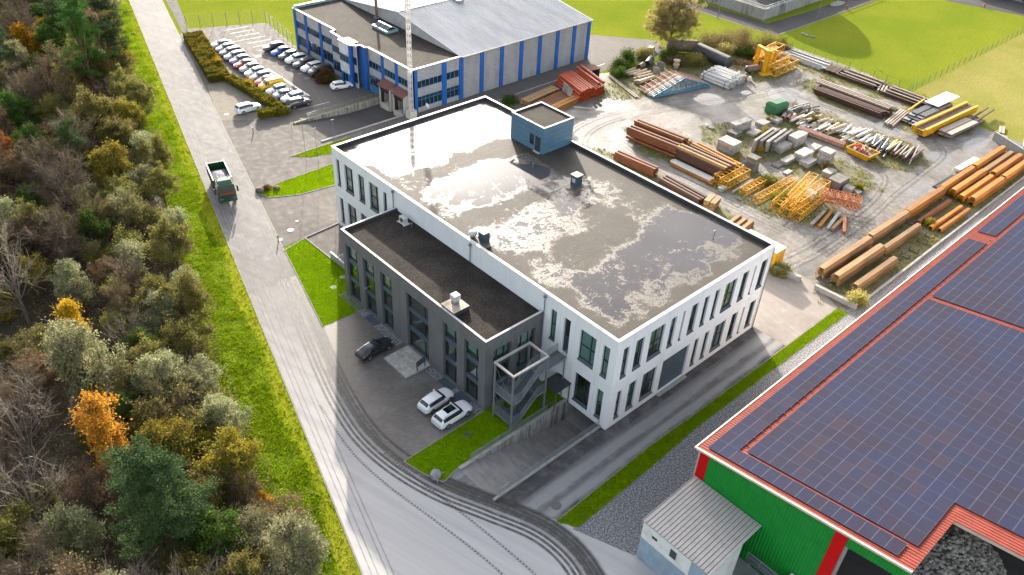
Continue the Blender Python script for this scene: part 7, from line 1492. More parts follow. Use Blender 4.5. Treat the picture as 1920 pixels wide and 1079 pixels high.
for k in range(5): tag(MB().extrude(R_prof(.4, .4), 'x', -3.4, 3.4).build('yellow_beam', M['yellow'], loc=(110.5, 52.2 + .75 * k, 2.4 - .35 * k), rot=(0, -.05, .15 + .05 * k)), 'yellow box beam in the heap behind the crane portal', 'beam', 'beams behind the portal')
lattice('g', 'rusty brown lattice lying in the brambles', 104.0, 57.0, 0, 1.9, 9, 1.2, 1.0, 9, .05, 'rust', group='rusty lattices'); lattice('g', 'rusty brown lattice behind the yellow crane parts', 113.8, 55.4, .2, .5, group='rusty lattices')
tag(MB().pipe((0, 0, 0), (0, 0, .3), .7, .15, 4).pipe((0, 0, 2.6), (0, 0, 2.8), .9, .15, 4).tube((.6, .0, 0), (.6, 0, 2.7), .08, 6).tube((-.6, 0, 0), (-.6, 0, 2.7), .08, 6).build('square_frame', M['rust'], loc=(109.4, 55.2, 0), rot=(0, 0, .4)), 'rusty square frame on legs beside the bush mound', 'frame')
# shipping container, barriers, tank wagon edge
t = thing('yellow_container', 'yellow container with a white roof behind the far corner of the white building', 'container', (43.3, 8.9, 0))
MB().box(-1.22, 1.22, -3.05, 3.05, .12, 2.6).build('container_body', M['yellow'], t); MB().box(-1.26, 1.26, -3.09, 3.09, 2.6, 2.72).build('roof', M['white_tile'], t)
for s in (-1, 1): MB().box(s * .6 - .55, s * .6 + .55, -3.1, -3.055, .25, 2.45).build('door', M['yellow'], t)
for k in range(16): 
    for s in (-1, 1): MB().box(s * 1.235 - .015, s * 1.235 + .015, -2.9 + k * .37, -2.7 + k * .37, .3, 2.4).build('rib', M['yellow'], t)
tag(MB().box(-.25, .25, -2.0, 2.0, 0, .75).box(-.35, .35, -2.05, 2.05, -.02, .2).build('concrete_barrier', M['concrete'], loc=(42.2, 3.6, 0), rot=(0, 0, .2)), 'concrete barrier beside the shrub at the white building corner', 'barrier'); tag(MB().box(-.2, .2, -3.3, 2.9, 0, .7).box(-.25, .25, -3.35, 2.95, .7, .78).build('concrete_barrier', M['concrete'], loc=(42.7, -3.6, 0), rot=(0, 0, .05)), 'concrete barrier at the end of the sheet pile bundles', 'barrier')
t = thing('silo_trailer', 'light grey tank trailer cut off by the right frame edge', 'trailer', (113.5, -3.0, 0), .3); MB().box(-2.6, 2.6, -1.2, 1.2, 1.0, 3.4).build('hull', M['steel_grey'], t); MB().box(-2.5, 2.5, -.4, .4, .6, 1.0).build('frame', M['steel_dark'], t)
for x in (-1.8, 1.8):
    for s in (-1, 1): MB().tube((x, s * .7, .5), (x, s * 1.1, .5), .5, 14).build('wheel', M['black'], t)
tag(MB().box(-5, 5, -.15, .15, 0, 1.6).box(-5.05, 5.05, -.2, .2, 1.6, 1.7).build('grey_wall', M['steel_grey'], loc=(110.5, -1.2, 0), rot=(0, 0, 1.1)), 'low grey wall behind the farthest sheet piles', 'wall')
for k, (x, y) in enumerate([(118.5, 3.8), (114.6, 1.8)]): pile('old_sleeper', ('weathered sleeper on the dry meadow edge, farther pair', 'weathered sleeper on the dry meadow edge, nearer pair')[k], 'sleeper', f'sleepers {("far", "near")[k]} pair', prof_mesh('old_sleeper', R_prof(.4, .3), 3.4, 'pale_wood'), x, y, .35, 2, 1, .55, .3)
# ---------------------------------------------------------------- vegetation
def leaf_quads(C, size, rg, up=.35, asp=.6):
    """small leaf-shaped quads at points C"""
    n = len(C); nr = rg.normal(size=(n, 3)); nr[:, 2] = np.abs(nr[:, 2]) + up; nr /= np.linalg.norm(nr, axis=1)[:, None]
    a = np.cross(nr, rg.normal(size=(n, 3))); a /= np.linalg.norm(a, axis=1)[:, None] + 1e-9; b = np.cross(nr, a)
    s = size * rg.uniform(.6, 1.4, (n, 1)); a *= s; b *= s * asp
    V = np.stack([C - a, C + b, C + a, C - b], 1).reshape(-1, 3); F = np.arange(4 * n).reshape(n, 4); return V, F
def twig_prisms(A, B, r):
    """thin three-sided sticks from A to B"""
    n = len(A); d = B - A; d /= np.linalg.norm(d, axis=1)[:, None] + 1e-9
    u = np.cross(d, np.array([.3, .5, .81])); u /= np.linalg.norm(u, axis=1)[:, None] + 1e-9; v = np.cross(d, u); r = np.asarray(r).reshape(-1, 1) * np.ones((n, 1))
    P = [A + u * r, A - u * r * .5 + v * r * .87, A - u * r * .5 - v * r * .87]; Q = [B + u * r * .45, B - u * r * .22 + v * r * .4, B - u * r * .22 - v * r * .4]
    V = np.stack(P + Q, 1).reshape(-1, 3); o = (np.arange(n) * 6)[:, None]
    F = np.concatenate([o + np.array([[0, 1, 4, 3]]), o + np.array([[1, 2, 5, 4]]), o + np.array([[2, 0, 3, 5]])]); return V, F
def limb_mesh(name, H, r0, tips, bark, rg, lean=(0, 0), split=.35):
    b = MB(); pts = [Vector((lean[0] * t * t, lean[1] * t * t, H * t)) for t in np.linspace(0, .85, 7)]
    for i in range(6): b.tube(pts[i] - Vector((0, 0, .3 if i == 0 else 0)), pts[i + 1], r0 * (1 - i / 7.5), 7, r0 * (1 - (i + 1) / 7.5), caps=False)
    for t in tips:
        t = Vector(t); k = min(5, max(1, int((t.z / H - .15) * 5))); p = pts[k] ; mid = (p + t) / 2 + Vector((0, 0, -.05 * H)) * .4
        b.tube(p, mid, r0 * .24, 5, r0 * .14, caps=False); b.tube(mid, t, r0 * .14, 5, r0 * .05, caps=False)
    return b.mesh(name, bark, True)
def kind_round(seed, H, R, leaf, n, lm, bark, base=.3, nc=34, flat=1.0, spread=.30, top=1.0, gap=0.0):
    """limbs carry tufts, tufts carry leaves: an uneven crown with gaps"""
    rg = np.random.default_rng(seed); cz = H * (base + 1) / 2; rz_ = H * (1 - base) / 2; nc = max(10, nc // 2)
    d = rg.normal(size=(nc, 3)); d /= np.linalg.norm(d, axis=1)[:, None]; rad = rg.uniform(.35, 1.0, (nc, 1)) ** .6
    c = d * rad * np.array([R, R, rz_]) * rg.uniform(.6, 1.12, (nc, 1)); k = (c[:, 2] + rz_) / (2 * rz_); c[:, :2] *= (1.05 - .55 * np.clip(k, 0, 1) ** 2 * top)[:, None]; c[:, 2] += cz
    ns = nc * 9; w1 = rg.integers(0, nc, ns); t2 = c[w1] + rg.normal(size=(ns, 3)) * np.array([R, R, rz_]) * .17
    wt = rg.uniform(.3, 1.6, ns); w2 = rg.choice(ns, n, p=wt / wt.sum()); C = t2[w2] + rg.normal(size=(n, 3)) * rg.uniform(.16, .42, (n, 1)) * np.array([1, 1, .8])
    C[:, 2] = np.maximum(C[:, 2], .25); V, F = leaf_quads(C, leaf, rg)
    e2 = np.repeat(t2, 4, 0) + rg.normal(size=(ns * 4, 3)) * np.array([.55, .55, .5]) + np.array([0, 0, .15]); V2, F2 = twig_prisms(np.concatenate([c[w1], np.repeat(t2, 4, 0)]), np.concatenate([t2, e2]), np.concatenate([np.full(ns, .03), np.full(ns * 4, .014)]))
    cr = np_mesh('crown', np.concatenate([V, V2]), np.concatenate([F, F2 + len(V)]), [lm, M['twig']], np.concatenate([np.zeros(len(F)), np.ones(len(F2))])); tr = limb_mesh('trunk', H * .9, .018 * H + .05, c[:min(nc, 16)], bark, rg); return tr, cr
def kind_pine(seed, H, R, n, lm, bark):
    rg = np.random.default_rng(seed); nc = 30; t = np.sort(rg.uniform(.28, 1, nc)); a = rg.uniform(0, 6.28, nc); rr_ = R * (1.1 - t) ** .7 * rg.uniform(.45, 1.1, nc)
    tip = np.stack([rr_ * np.cos(a), rr_ * np.sin(a), H * t * .97], 1); ns = nc * 10; w1 = rg.integers(0, nc, ns); f = rg.uniform(.25, 1.05, (ns, 1))
    t2 = tip[w1] * np.concatenate([f, f, np.ones((ns, 1))], 1) + rg.normal(size=(ns, 3)) * np.array([.55, .55, .22]); t2[:, 2] -= (1 - f[:, 0]) * .3
    w2 = rg.integers(0, ns, n); C = t2[w2] + rg.normal(size=(n, 3)) * np.array([.26, .26, .16]); V, F = leaf_quads(C, .115, rg, .5, .3); return limb_mesh('trunk', H, .018 * H + .04, tip[:26], bark, rg), np_mesh('crown', V, F, lm)
def kind_bare(seed, H, R, n, tw, bark, leafm=None, nl=0, upw=.9):
    rg = np.random.default_rng(seed); nc = 26; t = rg.uniform(.35, .95, nc); a = rg.uniform(0, 6.28, nc); rr_ = R * rg.uniform(.3, 1, nc) * (1.15 - .5 * t)
    c = np.stack([rr_ * np.cos(a), rr_ * np.sin(a), H * t], 1); A_, B_, r_ = [], [], []
    base = np.stack([c[:, 0] * .25, c[:, 1] * .25, c[:, 2] * .72], 1); A_.append(base); B_.append(c); r_.append(np.full(nc, .028))
    m1 = n // 3; w_ = rg.integers(0, nc, m1); f = rg.uniform(.3, 1, (m1, 1)); p = base[w_] + (c[w_] - base[w_]) * f; d = rg.normal(size=(m1, 3)) * .7 + (c[w_] - base[w_]) / (np.linalg.norm(c[w_] - base[w_], axis=1)[:, None]) + np.array([0, 0, .35 * upw]); d /= np.linalg.norm(d, axis=1)[:, None]
    q = p + d * rg.uniform(.5, 1.5, (m1, 1)) * R * .28; A_.append(p); B_.append(q); r_.append(np.full(m1, .022))
    m2 = n - m1; w_ = rg.integers(0, m1, m2); f = rg.uniform(.3, 1, (m2, 1)); p2 = p[w_] + (q[w_] - p[w_]) * f; d = d[w_] + rg.normal(size=(m2, 3)) * .75 + np.array([0, 0, .3 * upw]); d /= np.linalg.norm(d, axis=1)[:, None]
    q2 = p2 + d * rg.uniform(.4, 1.1, (m2, 1)) * R * .16; A_.append(p2); B_.append(q2); r_.append(np.full(m2, .014))
    V, F = twig_prisms(np.concatenate(A_), np.concatenate(B_), np.concatenate(r_)); mats = [tw]; mi = np.zeros(len(F))
    if nl:
        k = rg.integers(0, m2, nl); V2, F2 = leaf_quads(q2[k] + rg.normal(size=(nl, 3)) * .15, .085, rg); F = np.concatenate([F, F2 + len(V)]); V = np.concatenate([V, V2]); mi = np.concatenate([mi, np.ones(nl)]); mats.append(leafm)
    return limb_mesh('trunk', H * .85, .014 * H + .05, c[:20], bark, rg), np_mesh('crown', V, F, mats, mi)
K = {}
K['pine'] = [kind_pine(1, 15, 5.2, 34000, M['lf_pine'], M['bark_pine']), kind_pine(2, 14, 4.6, 30000, M['lf_pine'], M['bark_pine'])]
K['pine_bright'] = [kind_pine(3, 17, 4.8, 32000, M['lf_pine_bright'], M['bark_pine'])]
K['silver'] = [kind_round(4, 9.0, 3.2, 0.104, 16597, M['lf_silver'], M['bark_pale'], .12, 44, spread=.2), kind_round(5, 7.0, 2.8, 0.104, 11489, M['lf_silver'], M['bark_pale'], .1, 36, spread=.2), kind_round(15, 6.0, 2.6, 0.104, 9574, M['lf_silver'], M['bark_pale'], .08, 26, spread=.24)]
K['olive'] = [kind_round(6, 6.5, 3.0, 0.110, 10851, M['lf_olive'], M['bark'], .1, 34, spread=.22), kind_round(7, 9.5, 3.4, 0.117, 12127, M['lf_olive'], M['bark'], .25, 38, spread=.21), kind_round(17, 5.0, 2.6, 0.110, 8297, M['lf_olive'], M['bark'], .06, 26, spread=.25)]
K['yellow'] = [kind_round(8, 8.0, 3.0, 0.117, 10851, M['lf_yellow'], M['bark'], .18, 38, spread=.21), kind_round(18, 5.5, 2.6, 0.110, 7659, M['lf_yellow'], M['bark'], .1, 28, spread=.22)]
K['gold'] = [kind_round(9, 6.0, 1.7, 0.117, 5361, M['lf_gold'], M['bark'], .35, 20, spread=.24)]
K['orange'] = [kind_round(10, 11.0, 1.75, 0.110, 8936, M['lf_orange'], M['bark'], .3, 30, spread=.2)]
K['brown'] = [kind_round(11, 8.0, 3.2, 0.096, 8297, M['lf_brown'], M['bark'], .2, 36, spread=.23), kind_round(12, 5.5, 2.8, 0.096, 7021, M['lf_brown'], M['bark'], .08, 28, spread=.26)]
K['bare'] = [kind_bare(20, 12, 4.2, 3600, M['twig'], M['bark']), kind_bare(21, 10, 3.6, 3200, M['twig'], M['bark'], M['lf_brown'], 4000), kind_bare(22, 9, 3.8, 3400, M['twig'], M['bark'], M['lf_olive'], 4000)]
K['barepale'] = [kind_bare(23, 13, 4.8, 900, M['twig_pale'], M['bark_pale'])]
K['green'] = [kind_round(24, 8.5, 3.2, 0.117, 11489, M['lf_green'], M['bark'], .2, 36, spread=.22)]
TREEWORD = dict(pine='dark green pine', pine_bright='bright green pine', silver='silvery grey-green willow', olive='olive-brown bushy tree', yellow='yellow-green tree', gold='golden-yellow small tree', orange='orange autumn tree', brown='brown-leaved tree', bare='bare brown tree', barepale='bare grey branching tree', green='green leafy tree')
rt = random.Random(99)
def tree(kind, x, y, s=1.0, label=None, group=None, var=None, name=None, sz=1.0, z=-.02):
    v = K[kind][rt.randrange(len(K[kind])) if var is None else var]
    t = thing(name or {'pine': 'pine_tree', 'pine_bright': 'pine_tree', 'bare': 'bare_tree', 'barepale': 'bare_tree'}.get(kind, 'broadleaf_tree'), ' '.join((label or f'{TREEWORD[kind]} in the roadside wood').split()[:16]), 'tree', (x, y, z), rt.uniform(0, 6.28), group or (None if label else f'{TREEWORD[kind]}s in the roadside wood'))
    t.scale = (s * (.8 if label and 'large silvery' in label and 'nearest' not in label else 1), s * (.8 if label and 'large silvery' in label and 'nearest' not in label else 1), s * (1.05 if label and 'large silvery' in label and 'nearest' not in label else sz)); mesh_obj('trunk', v[0], t); mesh_obj('crown', v[1], t); return t
# named trees of the wood: photo position of the crown centre, its height, kind, size
FEAT = [(155, 95, 9, 'pine_bright', 1.25, 'tall bright green pine at the upper edge of the wood'), (195, 60, 9, 'pine', 1.2, 'dark pine behind the tall bright green pine'), (118, 15, 9, 'pine', 1.1, 'dark pine cut by the top edge of the picture'), (45, 65, 7, 'gold', 1.5, 'large golden tree in the upper left corner'), (10, 120, 6, 'pine', .9, 'dark pine at the left edge below the golden tree'),
        (95, 155, 7, 'bare', 1.15, 'wide bare brown tree below the upper pines'), (262, 275, 4, 'silver', 1.05, 'dark silvery willow bush opposite the lorry'), (240, 225, 3, 'yellow', .9, 'yellowish bush on the verge above the lorry'), (140, 290, 6, 'pine', .85, 'blue-green pine in the middle of the upper wood'), (8, 285, 5, 'orange', .8, 'orange tree at the left edge of the upper wood'), (22, 232, 5, 'gold', .7, 'small orange-gold crown at the left edge'),
        (240, 385, 3.5, 'silver', .95, 'pale silvery bush where the wood meets the verge'), (325, 415, 3, 'silver', .85, 'pale silvery bush overhanging the verge below the lorry'), (127, 582, 6.0, 'gold', 1.15, 'small golden-yellow tree standing alone in the dark bare wood'), (155, 690, 6.5, 'silver', 1.4, 'large silvery willow in the middle of the wood'), (205, 835, 6, 'orange', 1.2, 'bright orange tree next to the big dark pine'), (285, 960, 7, 'pine', 1.12, 'big dark green pine at the bottom of the wood'), (335, 985, 6, 'pine', .95, 'smaller pine joined to the big dark pine'),
        (320, 835, 5, 'yellow', 1.05, 'yellow-green tree above the big dark pine'), (430, 865, 4, 'yellow', .95, 'yellow-green tree near the lower verge'), (350, 630, 4, 'olive', .95, 'olive bush near the middle of the verge'), (385, 700, 3, 'silver', .8, 'grey-green bush at the verge middle'), (345, 575, 4, 'olive', .9, 'brown-olive tree leaning over the verge'), (555, 1050, 3, 'silver', .95, 'pale silvery bush at the bottom edge by the verge'), (490, 1000, 4, 'silver', 1.0, 'grey-green willow near the bottom of the verge'), (40, 820, 7, 'barepale', 1.25, 'leafless pale-branched tree at the left edge'), (20, 520, 7, 'barepale', 1.1, 'leafless pale tree at the left edge of the middle wood'), (60, 950, 6, 'barepale', 1.0, 'leafless pale tree left of the big dark pine'), (495, 935, 2.5, 'gold', .55, 'tiny orange shrub on the lower verge edge'), (360, 720, 4, 'silver', .7, 'small silvery shrub by the verge'), (420, 790, 3, 'silver', .75, 'silvery shrub on the verge edge above the yellow tree'), (300, 700, 5, 'silver', .9, 'silvery tree between the big willow and the verge'), (85, 250, 6, 'brown', 1.0, 'brown-leaved tree left of the blue-green pine'), (255, 180, 4, 'olive', 1.1, 'olive bush at the top of the verge'), (170, 220, 5, 'olive', 1.1, 'olive-green tree under the tall pines'), (330, 480, 3, 'olive', .9, 'olive-yellow bush overhanging the verge'), (225, 300, 4, 'brown', .8, 'brown bush between the silvery bushes')]
fp = []
for px_, py_, hz, kd, s, lab in FEAT:
    x, y = G(px_, py_, hz); fp.append((x, y, s)); tree(kd, x, y, s, lab, var=0 if kd in ('silver',) and s > 1.2 else None)
ex = np.array([e[0] for e in edge]); ey = np.array([e[1] for e in edge])
def edge_x(y): return float(np.interp(y, ey[::-1], ex[::-1]))
def in_view(x, y, z=5, mrg=130):
    d = ROT @ (np.array([x, y, z]) - CAM); 
    if d[2] < 5: return False
    u, v = 960 + d[0] / d[2] * FOC, 539.5 - d[1] / d[2] * FOC
    return -mrg < u < 1920 + mrg and -mrg < v < 1079 + mrg
GT = G(127, 582, 6.0); fill = []; yy = -6.0
while yy < 200:
    xx = edge_x(yy) - 1.8
    while xx > -75:
        x, y = xx + rt.uniform(-1.5, 1.5), yy + rt.uniform(-1.5, 1.5); dist = edge_x(y) - x; xx -= 4.3
        if not in_view(x, y) or any((x - a) ** 2 + (y - b_) ** 2 < (2.6 * s) ** 2 for a, b_, s in fp) or (-1.5 < ((x - GT[0]) * -.694 + (y - GT[1]) * -.72) < 6 and abs((x - GT[0]) * -.72 + (y - GT[1]) * .694) < 2.2): continue
        r = rt.random()
        if dist < 5: kd = rt.choice(['olive', 'olive', 'silver', 'olive', 'yellow', 'brown', 'silver']); s = rt.uniform(.5, .85)
        elif y > 60: kd = rt.choice(['bare', 'bare', 'olive', 'olive', 'olive', 'brown', 'green', 'silver', 'yellow']); s = rt.uniform(.75, 1.1)
        else: kd = rt.choice(['bare', 'bare', 'bare', 'olive', 'olive', 'brown', 'barepale', 'olive', 'silver', 'green']); s = rt.uniform(.65, 1.0)
        fill.append((kd, x, y, s))
    yy += 4.4
OW = ['nearest', 'second nearest', 'third nearest', 'fourth nearest', 'fifth nearest', 'sixth nearest', 'seventh nearest', 'eighth nearest', 'ninth nearest', 'tenth nearest']
rank = {}; lst = []
for kd, x, y, s in fill:
    i = min(range(len(fp)), key=lambda q: (fp[q][0] - x) ** 2 + (fp[q][1] - y) ** 2); lst.append((i, kd, (fp[i][0] - x) ** 2 + (fp[i][1] - y) ** 2, x, y, s))
for i, kd, d2, x, y, s in sorted(lst):
    r = rank.get((i, kd), 0); rank[(i, kd)] = r + 1
    tree(kd, x, y, s, f'{TREEWORD[kd]}, {OW[min(r, 9)]} to the {FEAT[i][5]}', f'{TREEWORD[kd]}s in the roadside wood')
# undergrowth of the wood
rg = np.random.default_rng(5)
def scatter_stuff(name, label, n, mats, size, fz, fx, cat='undergrowth'):
    P = fx(n); V, F = leaf_quads(np.column_stack([P, fz(len(P))]), size, rg, .5); mi = rg.integers(0, len(mats), len(F)); me = np_mesh(name, V, F, mats, mi); return tag(mesh_obj(name, me), label, cat, kind='stuff')
def wood_pts(n):
    y = rg.uniform(-12, 190, n); x = np.interp(y, ey[::-1], ex[::-1]) + .6 - rg.uniform(0, 1, n) ** 1.2 * 44; k = fbm(x / 3.0, y / 3.0, 8) > .40; P = np.column_stack([x, y])[k]; return P[[in_view(a, b_, 1, 30) for a, b_ in P]]
scatter_stuff('undergrowth', 'brown and olive undergrowth covering the floor of the wood', 130000, [M['lf_brown'], M['lf_olive'], M['lf_brown'], M['twig']], .10, lambda n: rg.uniform(0, 1, n) ** 2 * 1.9, wood_pts)
# grass blades
def blades(name, label, P, hgt, wd, mats, z=0.0, nb=3):
    P = np.repeat(P, nb, 0); n = len(P); b0 = np.column_stack([P + rg.normal(size=(n, 2)) * .09, np.full(n, z)]); a = rg.uniform(0, 6.28, n); w_ = wd * rg.uniform(.6, 1.3, n); h = hgt * rg.uniform(.5, 1.3, n)
    side = np.column_stack([np.cos(a), np.sin(a), np.zeros(n)]) * w_[:, None]; tip = b0 + np.column_stack([rg.normal(size=(n, 2)) * (h * .55)[:, None], h]); V = np.stack([b0 - side, b0 + side, tip], 1).reshape(-1, 3); F = np.arange(3 * n).reshape(n, 3)
    me = np_mesh(name, V, F, mats, rg.integers(0, len(mats), n)); return tag(mesh_obj(name, me), label, 'grass', kind='stuff')
n = 95000; y = rg.uniform(-20, 172, n); e_ = np.interp(y, ey[::-1], ex[::-1]) - 1; r_ = np.array([xl(v) for v in y]) - .2; x = e_ + (r_ - e_) * rg.uniform(0, 1, n)
k = (r_ - x > 1.5 + .5 * np.sin(y * .3) + rg.normal(size=n) * .25) | (rg.uniform(0, 1, n) < .12)
P_ = np.column_stack([x, y])[k]; hh = fbm(P_[:, 0] / 2.0, P_[:, 1] / 2.0, 4); dk = hh + rg.normal(size=len(P_)) * .08 > .52
blades('verge_grass', 'bright green uneven grass along the roadside verge', P_[~dk], .15, .05, [M['blade'], M['blade'], M['blade'], M['blade'], M['blade_dry']], 0.0)
blades('verge_tufts', 'darker taller tufts in the roadside verge grass', P_[dk], .24, .05, [M['blade'], M['blade_dark'], M['blade']], 0.0)
def poly_pts(poly, n):
    p = np.array(poly); x = rg.uniform(p[:, 0].min(), p[:, 0].max(), n); y = rg.uniform(p[:, 1].min(), p[:, 1].max(), n); k = inside(x, y, poly); return np.column_stack([x, y])[k]
for poly, lab, n_ in [(lawnl, 'mown lawn grass at the left front of the dark wing', 16000), (lawnr, 'mown lawn grass between forecourt and garage ramp', 12000), (strip, 'long grass strip beside the service road', 20000), (isl[0], 'grass of the larger island by the entrance lanes', 9000), (isl[1], 'grass of the small island by the warehouse lane', 3000)]:
    blades('lawn_grass', lab, poly_pts(poly, n_), .10, .035, [M['blade'], M['blade'], M['blade_dark']], .02, 2)
xg = rg.uniform(29, 124, 48000); yg = rg.uniform(-7, 70, 48000); ix = np.clip(((xg - 28.7) / .5).astype(int), 0, weed.shape[0] - 1); iy = np.clip(((yg + 7) / .5).astype(int), 0, weed.shape[1] - 1)
k = (weed[ix, iy] > .5) & (fbm(xg / 1.7, yg / 1.7, 14) > .44); blades('yard_weeds', 'dry yellowish weeds growing between the stored goods', np.column_stack([xg, yg])[k], .32, .045, [M['blade_dry'], M['blade_dry'], M['lf_brown'], M['lf_brown'], M['blade_dark']], 0.0, 3)
# hedges
def hedge(name, label, p, q, wd, h, mt, n, group=None, leaf=.12):
    p, q = Vector(p), Vector(q); L = (q - p).length; t = thing(name, label, 'hedge', ((p.x + q.x) / 2, (p.y + q.y) / 2, 0), math.atan2(q.y - p.y, q.x - p.x), group); m_ = n
    f = rg.uniform(0, 1, m_); C = np.column_stack([rg.uniform(-L / 2, L / 2, m_), rg.uniform(-wd / 2, wd / 2, m_), np.full(m_, h)]); s = f > .5
    C[s, 2] = rg.uniform(.05, h, s.sum()); sd_ = rg.uniform(0, 1, m_) < L / (L + wd); C[s & sd_, 1] = np.sign(rg.uniform(-1, 1, (s & sd_).sum())) * wd / 2; C[s & ~sd_, 0] = np.sign(rg.uniform(-1, 1, (s & ~sd_).sum())) * L / 2
    C += rg.normal(size=C.shape) * .09; C[:, 2] += (fbm(C[:, 0] * 1.3 + 40, C[:, 1] * 1.3 + 45, 3) - .5) * .9; C[:, 2] = np.maximum(C[:, 2], .05); V, F = leaf_quads(C, leaf, rg, .3); mesh_obj('foliage', np_mesh('foliage', V, F, mt), t); MB().box(-L / 2 + .25, L / 2 - .25, -wd / 2 + .25, wd / 2 - .25, 0, h - .28).build('stems', M['lf_olive'], t); return t
hedge('hedge', 'broad clipped olive-yellow hedge between road and car park', (16.1, 138.3), (10.0, 113.2), 3.9, 1.25, M['lf_hedge'], 30000); hedge('hedge', 'narrow olive-yellow hedge in front of the row of parked cars', (11.6, 112.6), (12.6, 95.0), 1.7, 1.1, M['lf_hedge'], 13000); hedge('hedge', 'short hedge end piece beside the white estate car', (8.2, 94.0), (13.6, 92.6), 1.8, 1.05, M['lf_hedge'], 6500)
# bushes
BUSH = {}
def bush(label, x, y, R, h, mt, n=2600, name='shrub', leaf=.085, group=None, twg=None, up=.35):
    key = (mt, round(R, 1), round(h, 1), leaf)
    if key not in BUSH:
        n = int(n * 1.9); r_ = np.random.default_rng(len(BUSH) + 50); nc = 16; d = r_.normal(size=(nc, 3)); d /= np.linalg.norm(d, axis=1)[:, None]; d[:, 2] = np.abs(d[:, 2]); c = d * np.array([R, R, h]) * r_.uniform(.4, .9, (nc, 1)); w_ = r_.integers(0, nc, n); C = c[w_] + r_.normal(size=(n, 3)) * np.array([R, R, h]) * .2; C[:, 2] = np.abs(C[:, 2]) + .03; V, F = leaf_quads(C, leaf, r_, up); b = MB()
        for q in c: b.tube((q[0] * .15, q[1] * .15, 0), tuple(q), .04, 4, .012)
        BUSH[key] = (np_mesh('foliage', V, F, M[mt]), b.mesh('stems', M['bark']))
    t = thing(name, label, 'shrub', (x, y, 0), rt.uniform(0, 6), group); mesh_obj('foliage', BUSH[key][0], t); mesh_obj('stems', BUSH[key][1], t); return t
bush('reddish-brown shrub bed by the warehouse entrance', 26.5, 101.3, 1.9, 3.2, 'lf_red', 3600); bush('green lower shrub in front of the reddish shrub', 27.2, 100.2, 1.6, 1.5, 'lf_green', 2000)
for k, (a, b_) in enumerate([(975, 690)]): pass
bush('brownish dwarf shrub on the rocky grass island', *[c for c in G(500, 355)], .8, .7, 'lf_red', 700)
bush('yellow-leaved young tree in the car park hedge near the red car', 12.9, 119.5, .9, 2.4, 'lf_gold', 600); bush('yellow-leaved young tree in the hedge near the yellow van', 13.2, 107.0, .9, 2.2, 'lf_gold', 600); bush('brownish young tree in the hedge near the last cars', 13.0, 97.5, .9, 2.6, 'lf_brown', 600)
bush('dry yellow bush at the end of the sheet pile bundles', 43.9, -6.0, 1.6, 1.9, 'lf_willow', 2400); bush('green shrub at the far corner of the white building', 42.0, 4.6, 1.6, 1.5, 'lf_olive', 2200); bush('round light green shrub beside the long yellow lattice', 59.8, 16.0, 1.7, 1.7, 'lf_yellow', 2600); bush('light green shrub behind the short lattice', 63.6, 20.6, 1.6, 1.5, 'lf_olive', 2200); bush('yellow-green bush among the concrete blocks', 79.0, 31.6, 1.4, 1.6, 'lf_yellow', 1800); bush('golden bush in front of the wall elements', 72.4, 28.6, 1.1, 1.5, 'lf_gold', 1100); bush('dry bush between two pale blocks', 75.6, 17.0, 1.2, 1.4, 'lf_brown', 1400); bush('weedy bush in the pipe heap', 90.6, 29.2, 1.5, 1.6, 'lf_yellow', 2000); bush('green weed clump by the dark stack end', 64.8, 29.0, 1.2, 1.1, 'lf_yellow', 1300); bush('yellowish bush inside the storage brackets', 72.5, -3.2, 1.0, 1.0, 'lf_yellow', 1200); bush('tall dry bush by the dull red pipes', 84.8, 34.2, 1.1, 1.2, 'lf_olive', 1200); bush('small dry shrub at the tip of the block island', 73.6, 9.8, 1.1, 1.0, 'lf_hedge', 1200)
for k, (x, y, R, h, mt, lab) in enumerate([(80.5, 70.2, 2.6, 2.4, 'lf_green', 'dense green shrub nearest the picnic table path'), (84.6, 71.2, 2.6, 2.6, 'lf_green', 'dense green shrub in the middle of the hedge row by the pipes'), (77.4, 67.4, 2.2, 2.0, 'lf_green', 'green shrub at the end of the long board'), (89.4, 70.8, 2.6, 2.4, 'lf_olive', 'olive shrub before the willow'), (94.0, 67.0, 2.8, 2.6, 'lf_green', 'dark green shrub before the brownish tank'), (96.2, 61.8, 2.8, 2.2, 'lf_olive', 'brambles in front of the black tank'), (92.8, 64.4, 2.2, 1.8, 'lf_brown', 'brown brambles beside the stacked rings'), (108.2, 65.6, 4.2, 3.4, 'lf_brown', 'brown left part of the overgrown mound'), (113.0, 62.0, 4.6, 4.2, 'lf_brown', 'brown top of the overgrown mound'), (118.2, 58.6, 4.0, 3.2, 'lf_olive', 'olive right part of the overgrown mound'), (105.6, 61.0, 3.2, 2.4, 'lf_willow', 'pale dry slope of the overgrown mound'), (121.2, 55.6, 2.6, 2.0, 'lf_olive', 'low olive bush at the right foot of the mound'), (110.0, 58.4, 3.0, 2.0, 'lf_green', 'green shaded side of the mound')]): bush(lab, x, y, R, h, mt, int(700 * R * 1.6), leaf=.10)
for k, (x, y, lab) in enumerate([(33.2, 61.0, 'grass clump at the rear corner of the white building'), (50.0, 71.6, 'grassy bush on the strip beside the warehouse lane'), (46.0, 69.0, 'dark green bush on the strip behind the roof corner'), (41.5, 66.0, 'green bush on the strip nearest the roof corner')]): bush(lab, x, y, 2.0, 1.1, 'lf_green' if k else 'lf_yellow', 1800)
# willow by the storage yard
K['willow'] = [kind_round(31, 14.0, 6.4, 0.11, 46000, M['lf_willow'], M['bark'], .12, 130, spread=.16)]
TREEWORD['willow'] = 'pale yellow willow'
w_ = tree('willow', 98.2, 70.6, 1.0, 'big pale yellow willow tree at the edge of the storage yard', name='willow_tree')
mesh_obj('fine_branches', kind_bare(44, 13.0, 5.4, 1500, M['twig_pale'], M['bark'], upw=1.6)[1], w_)
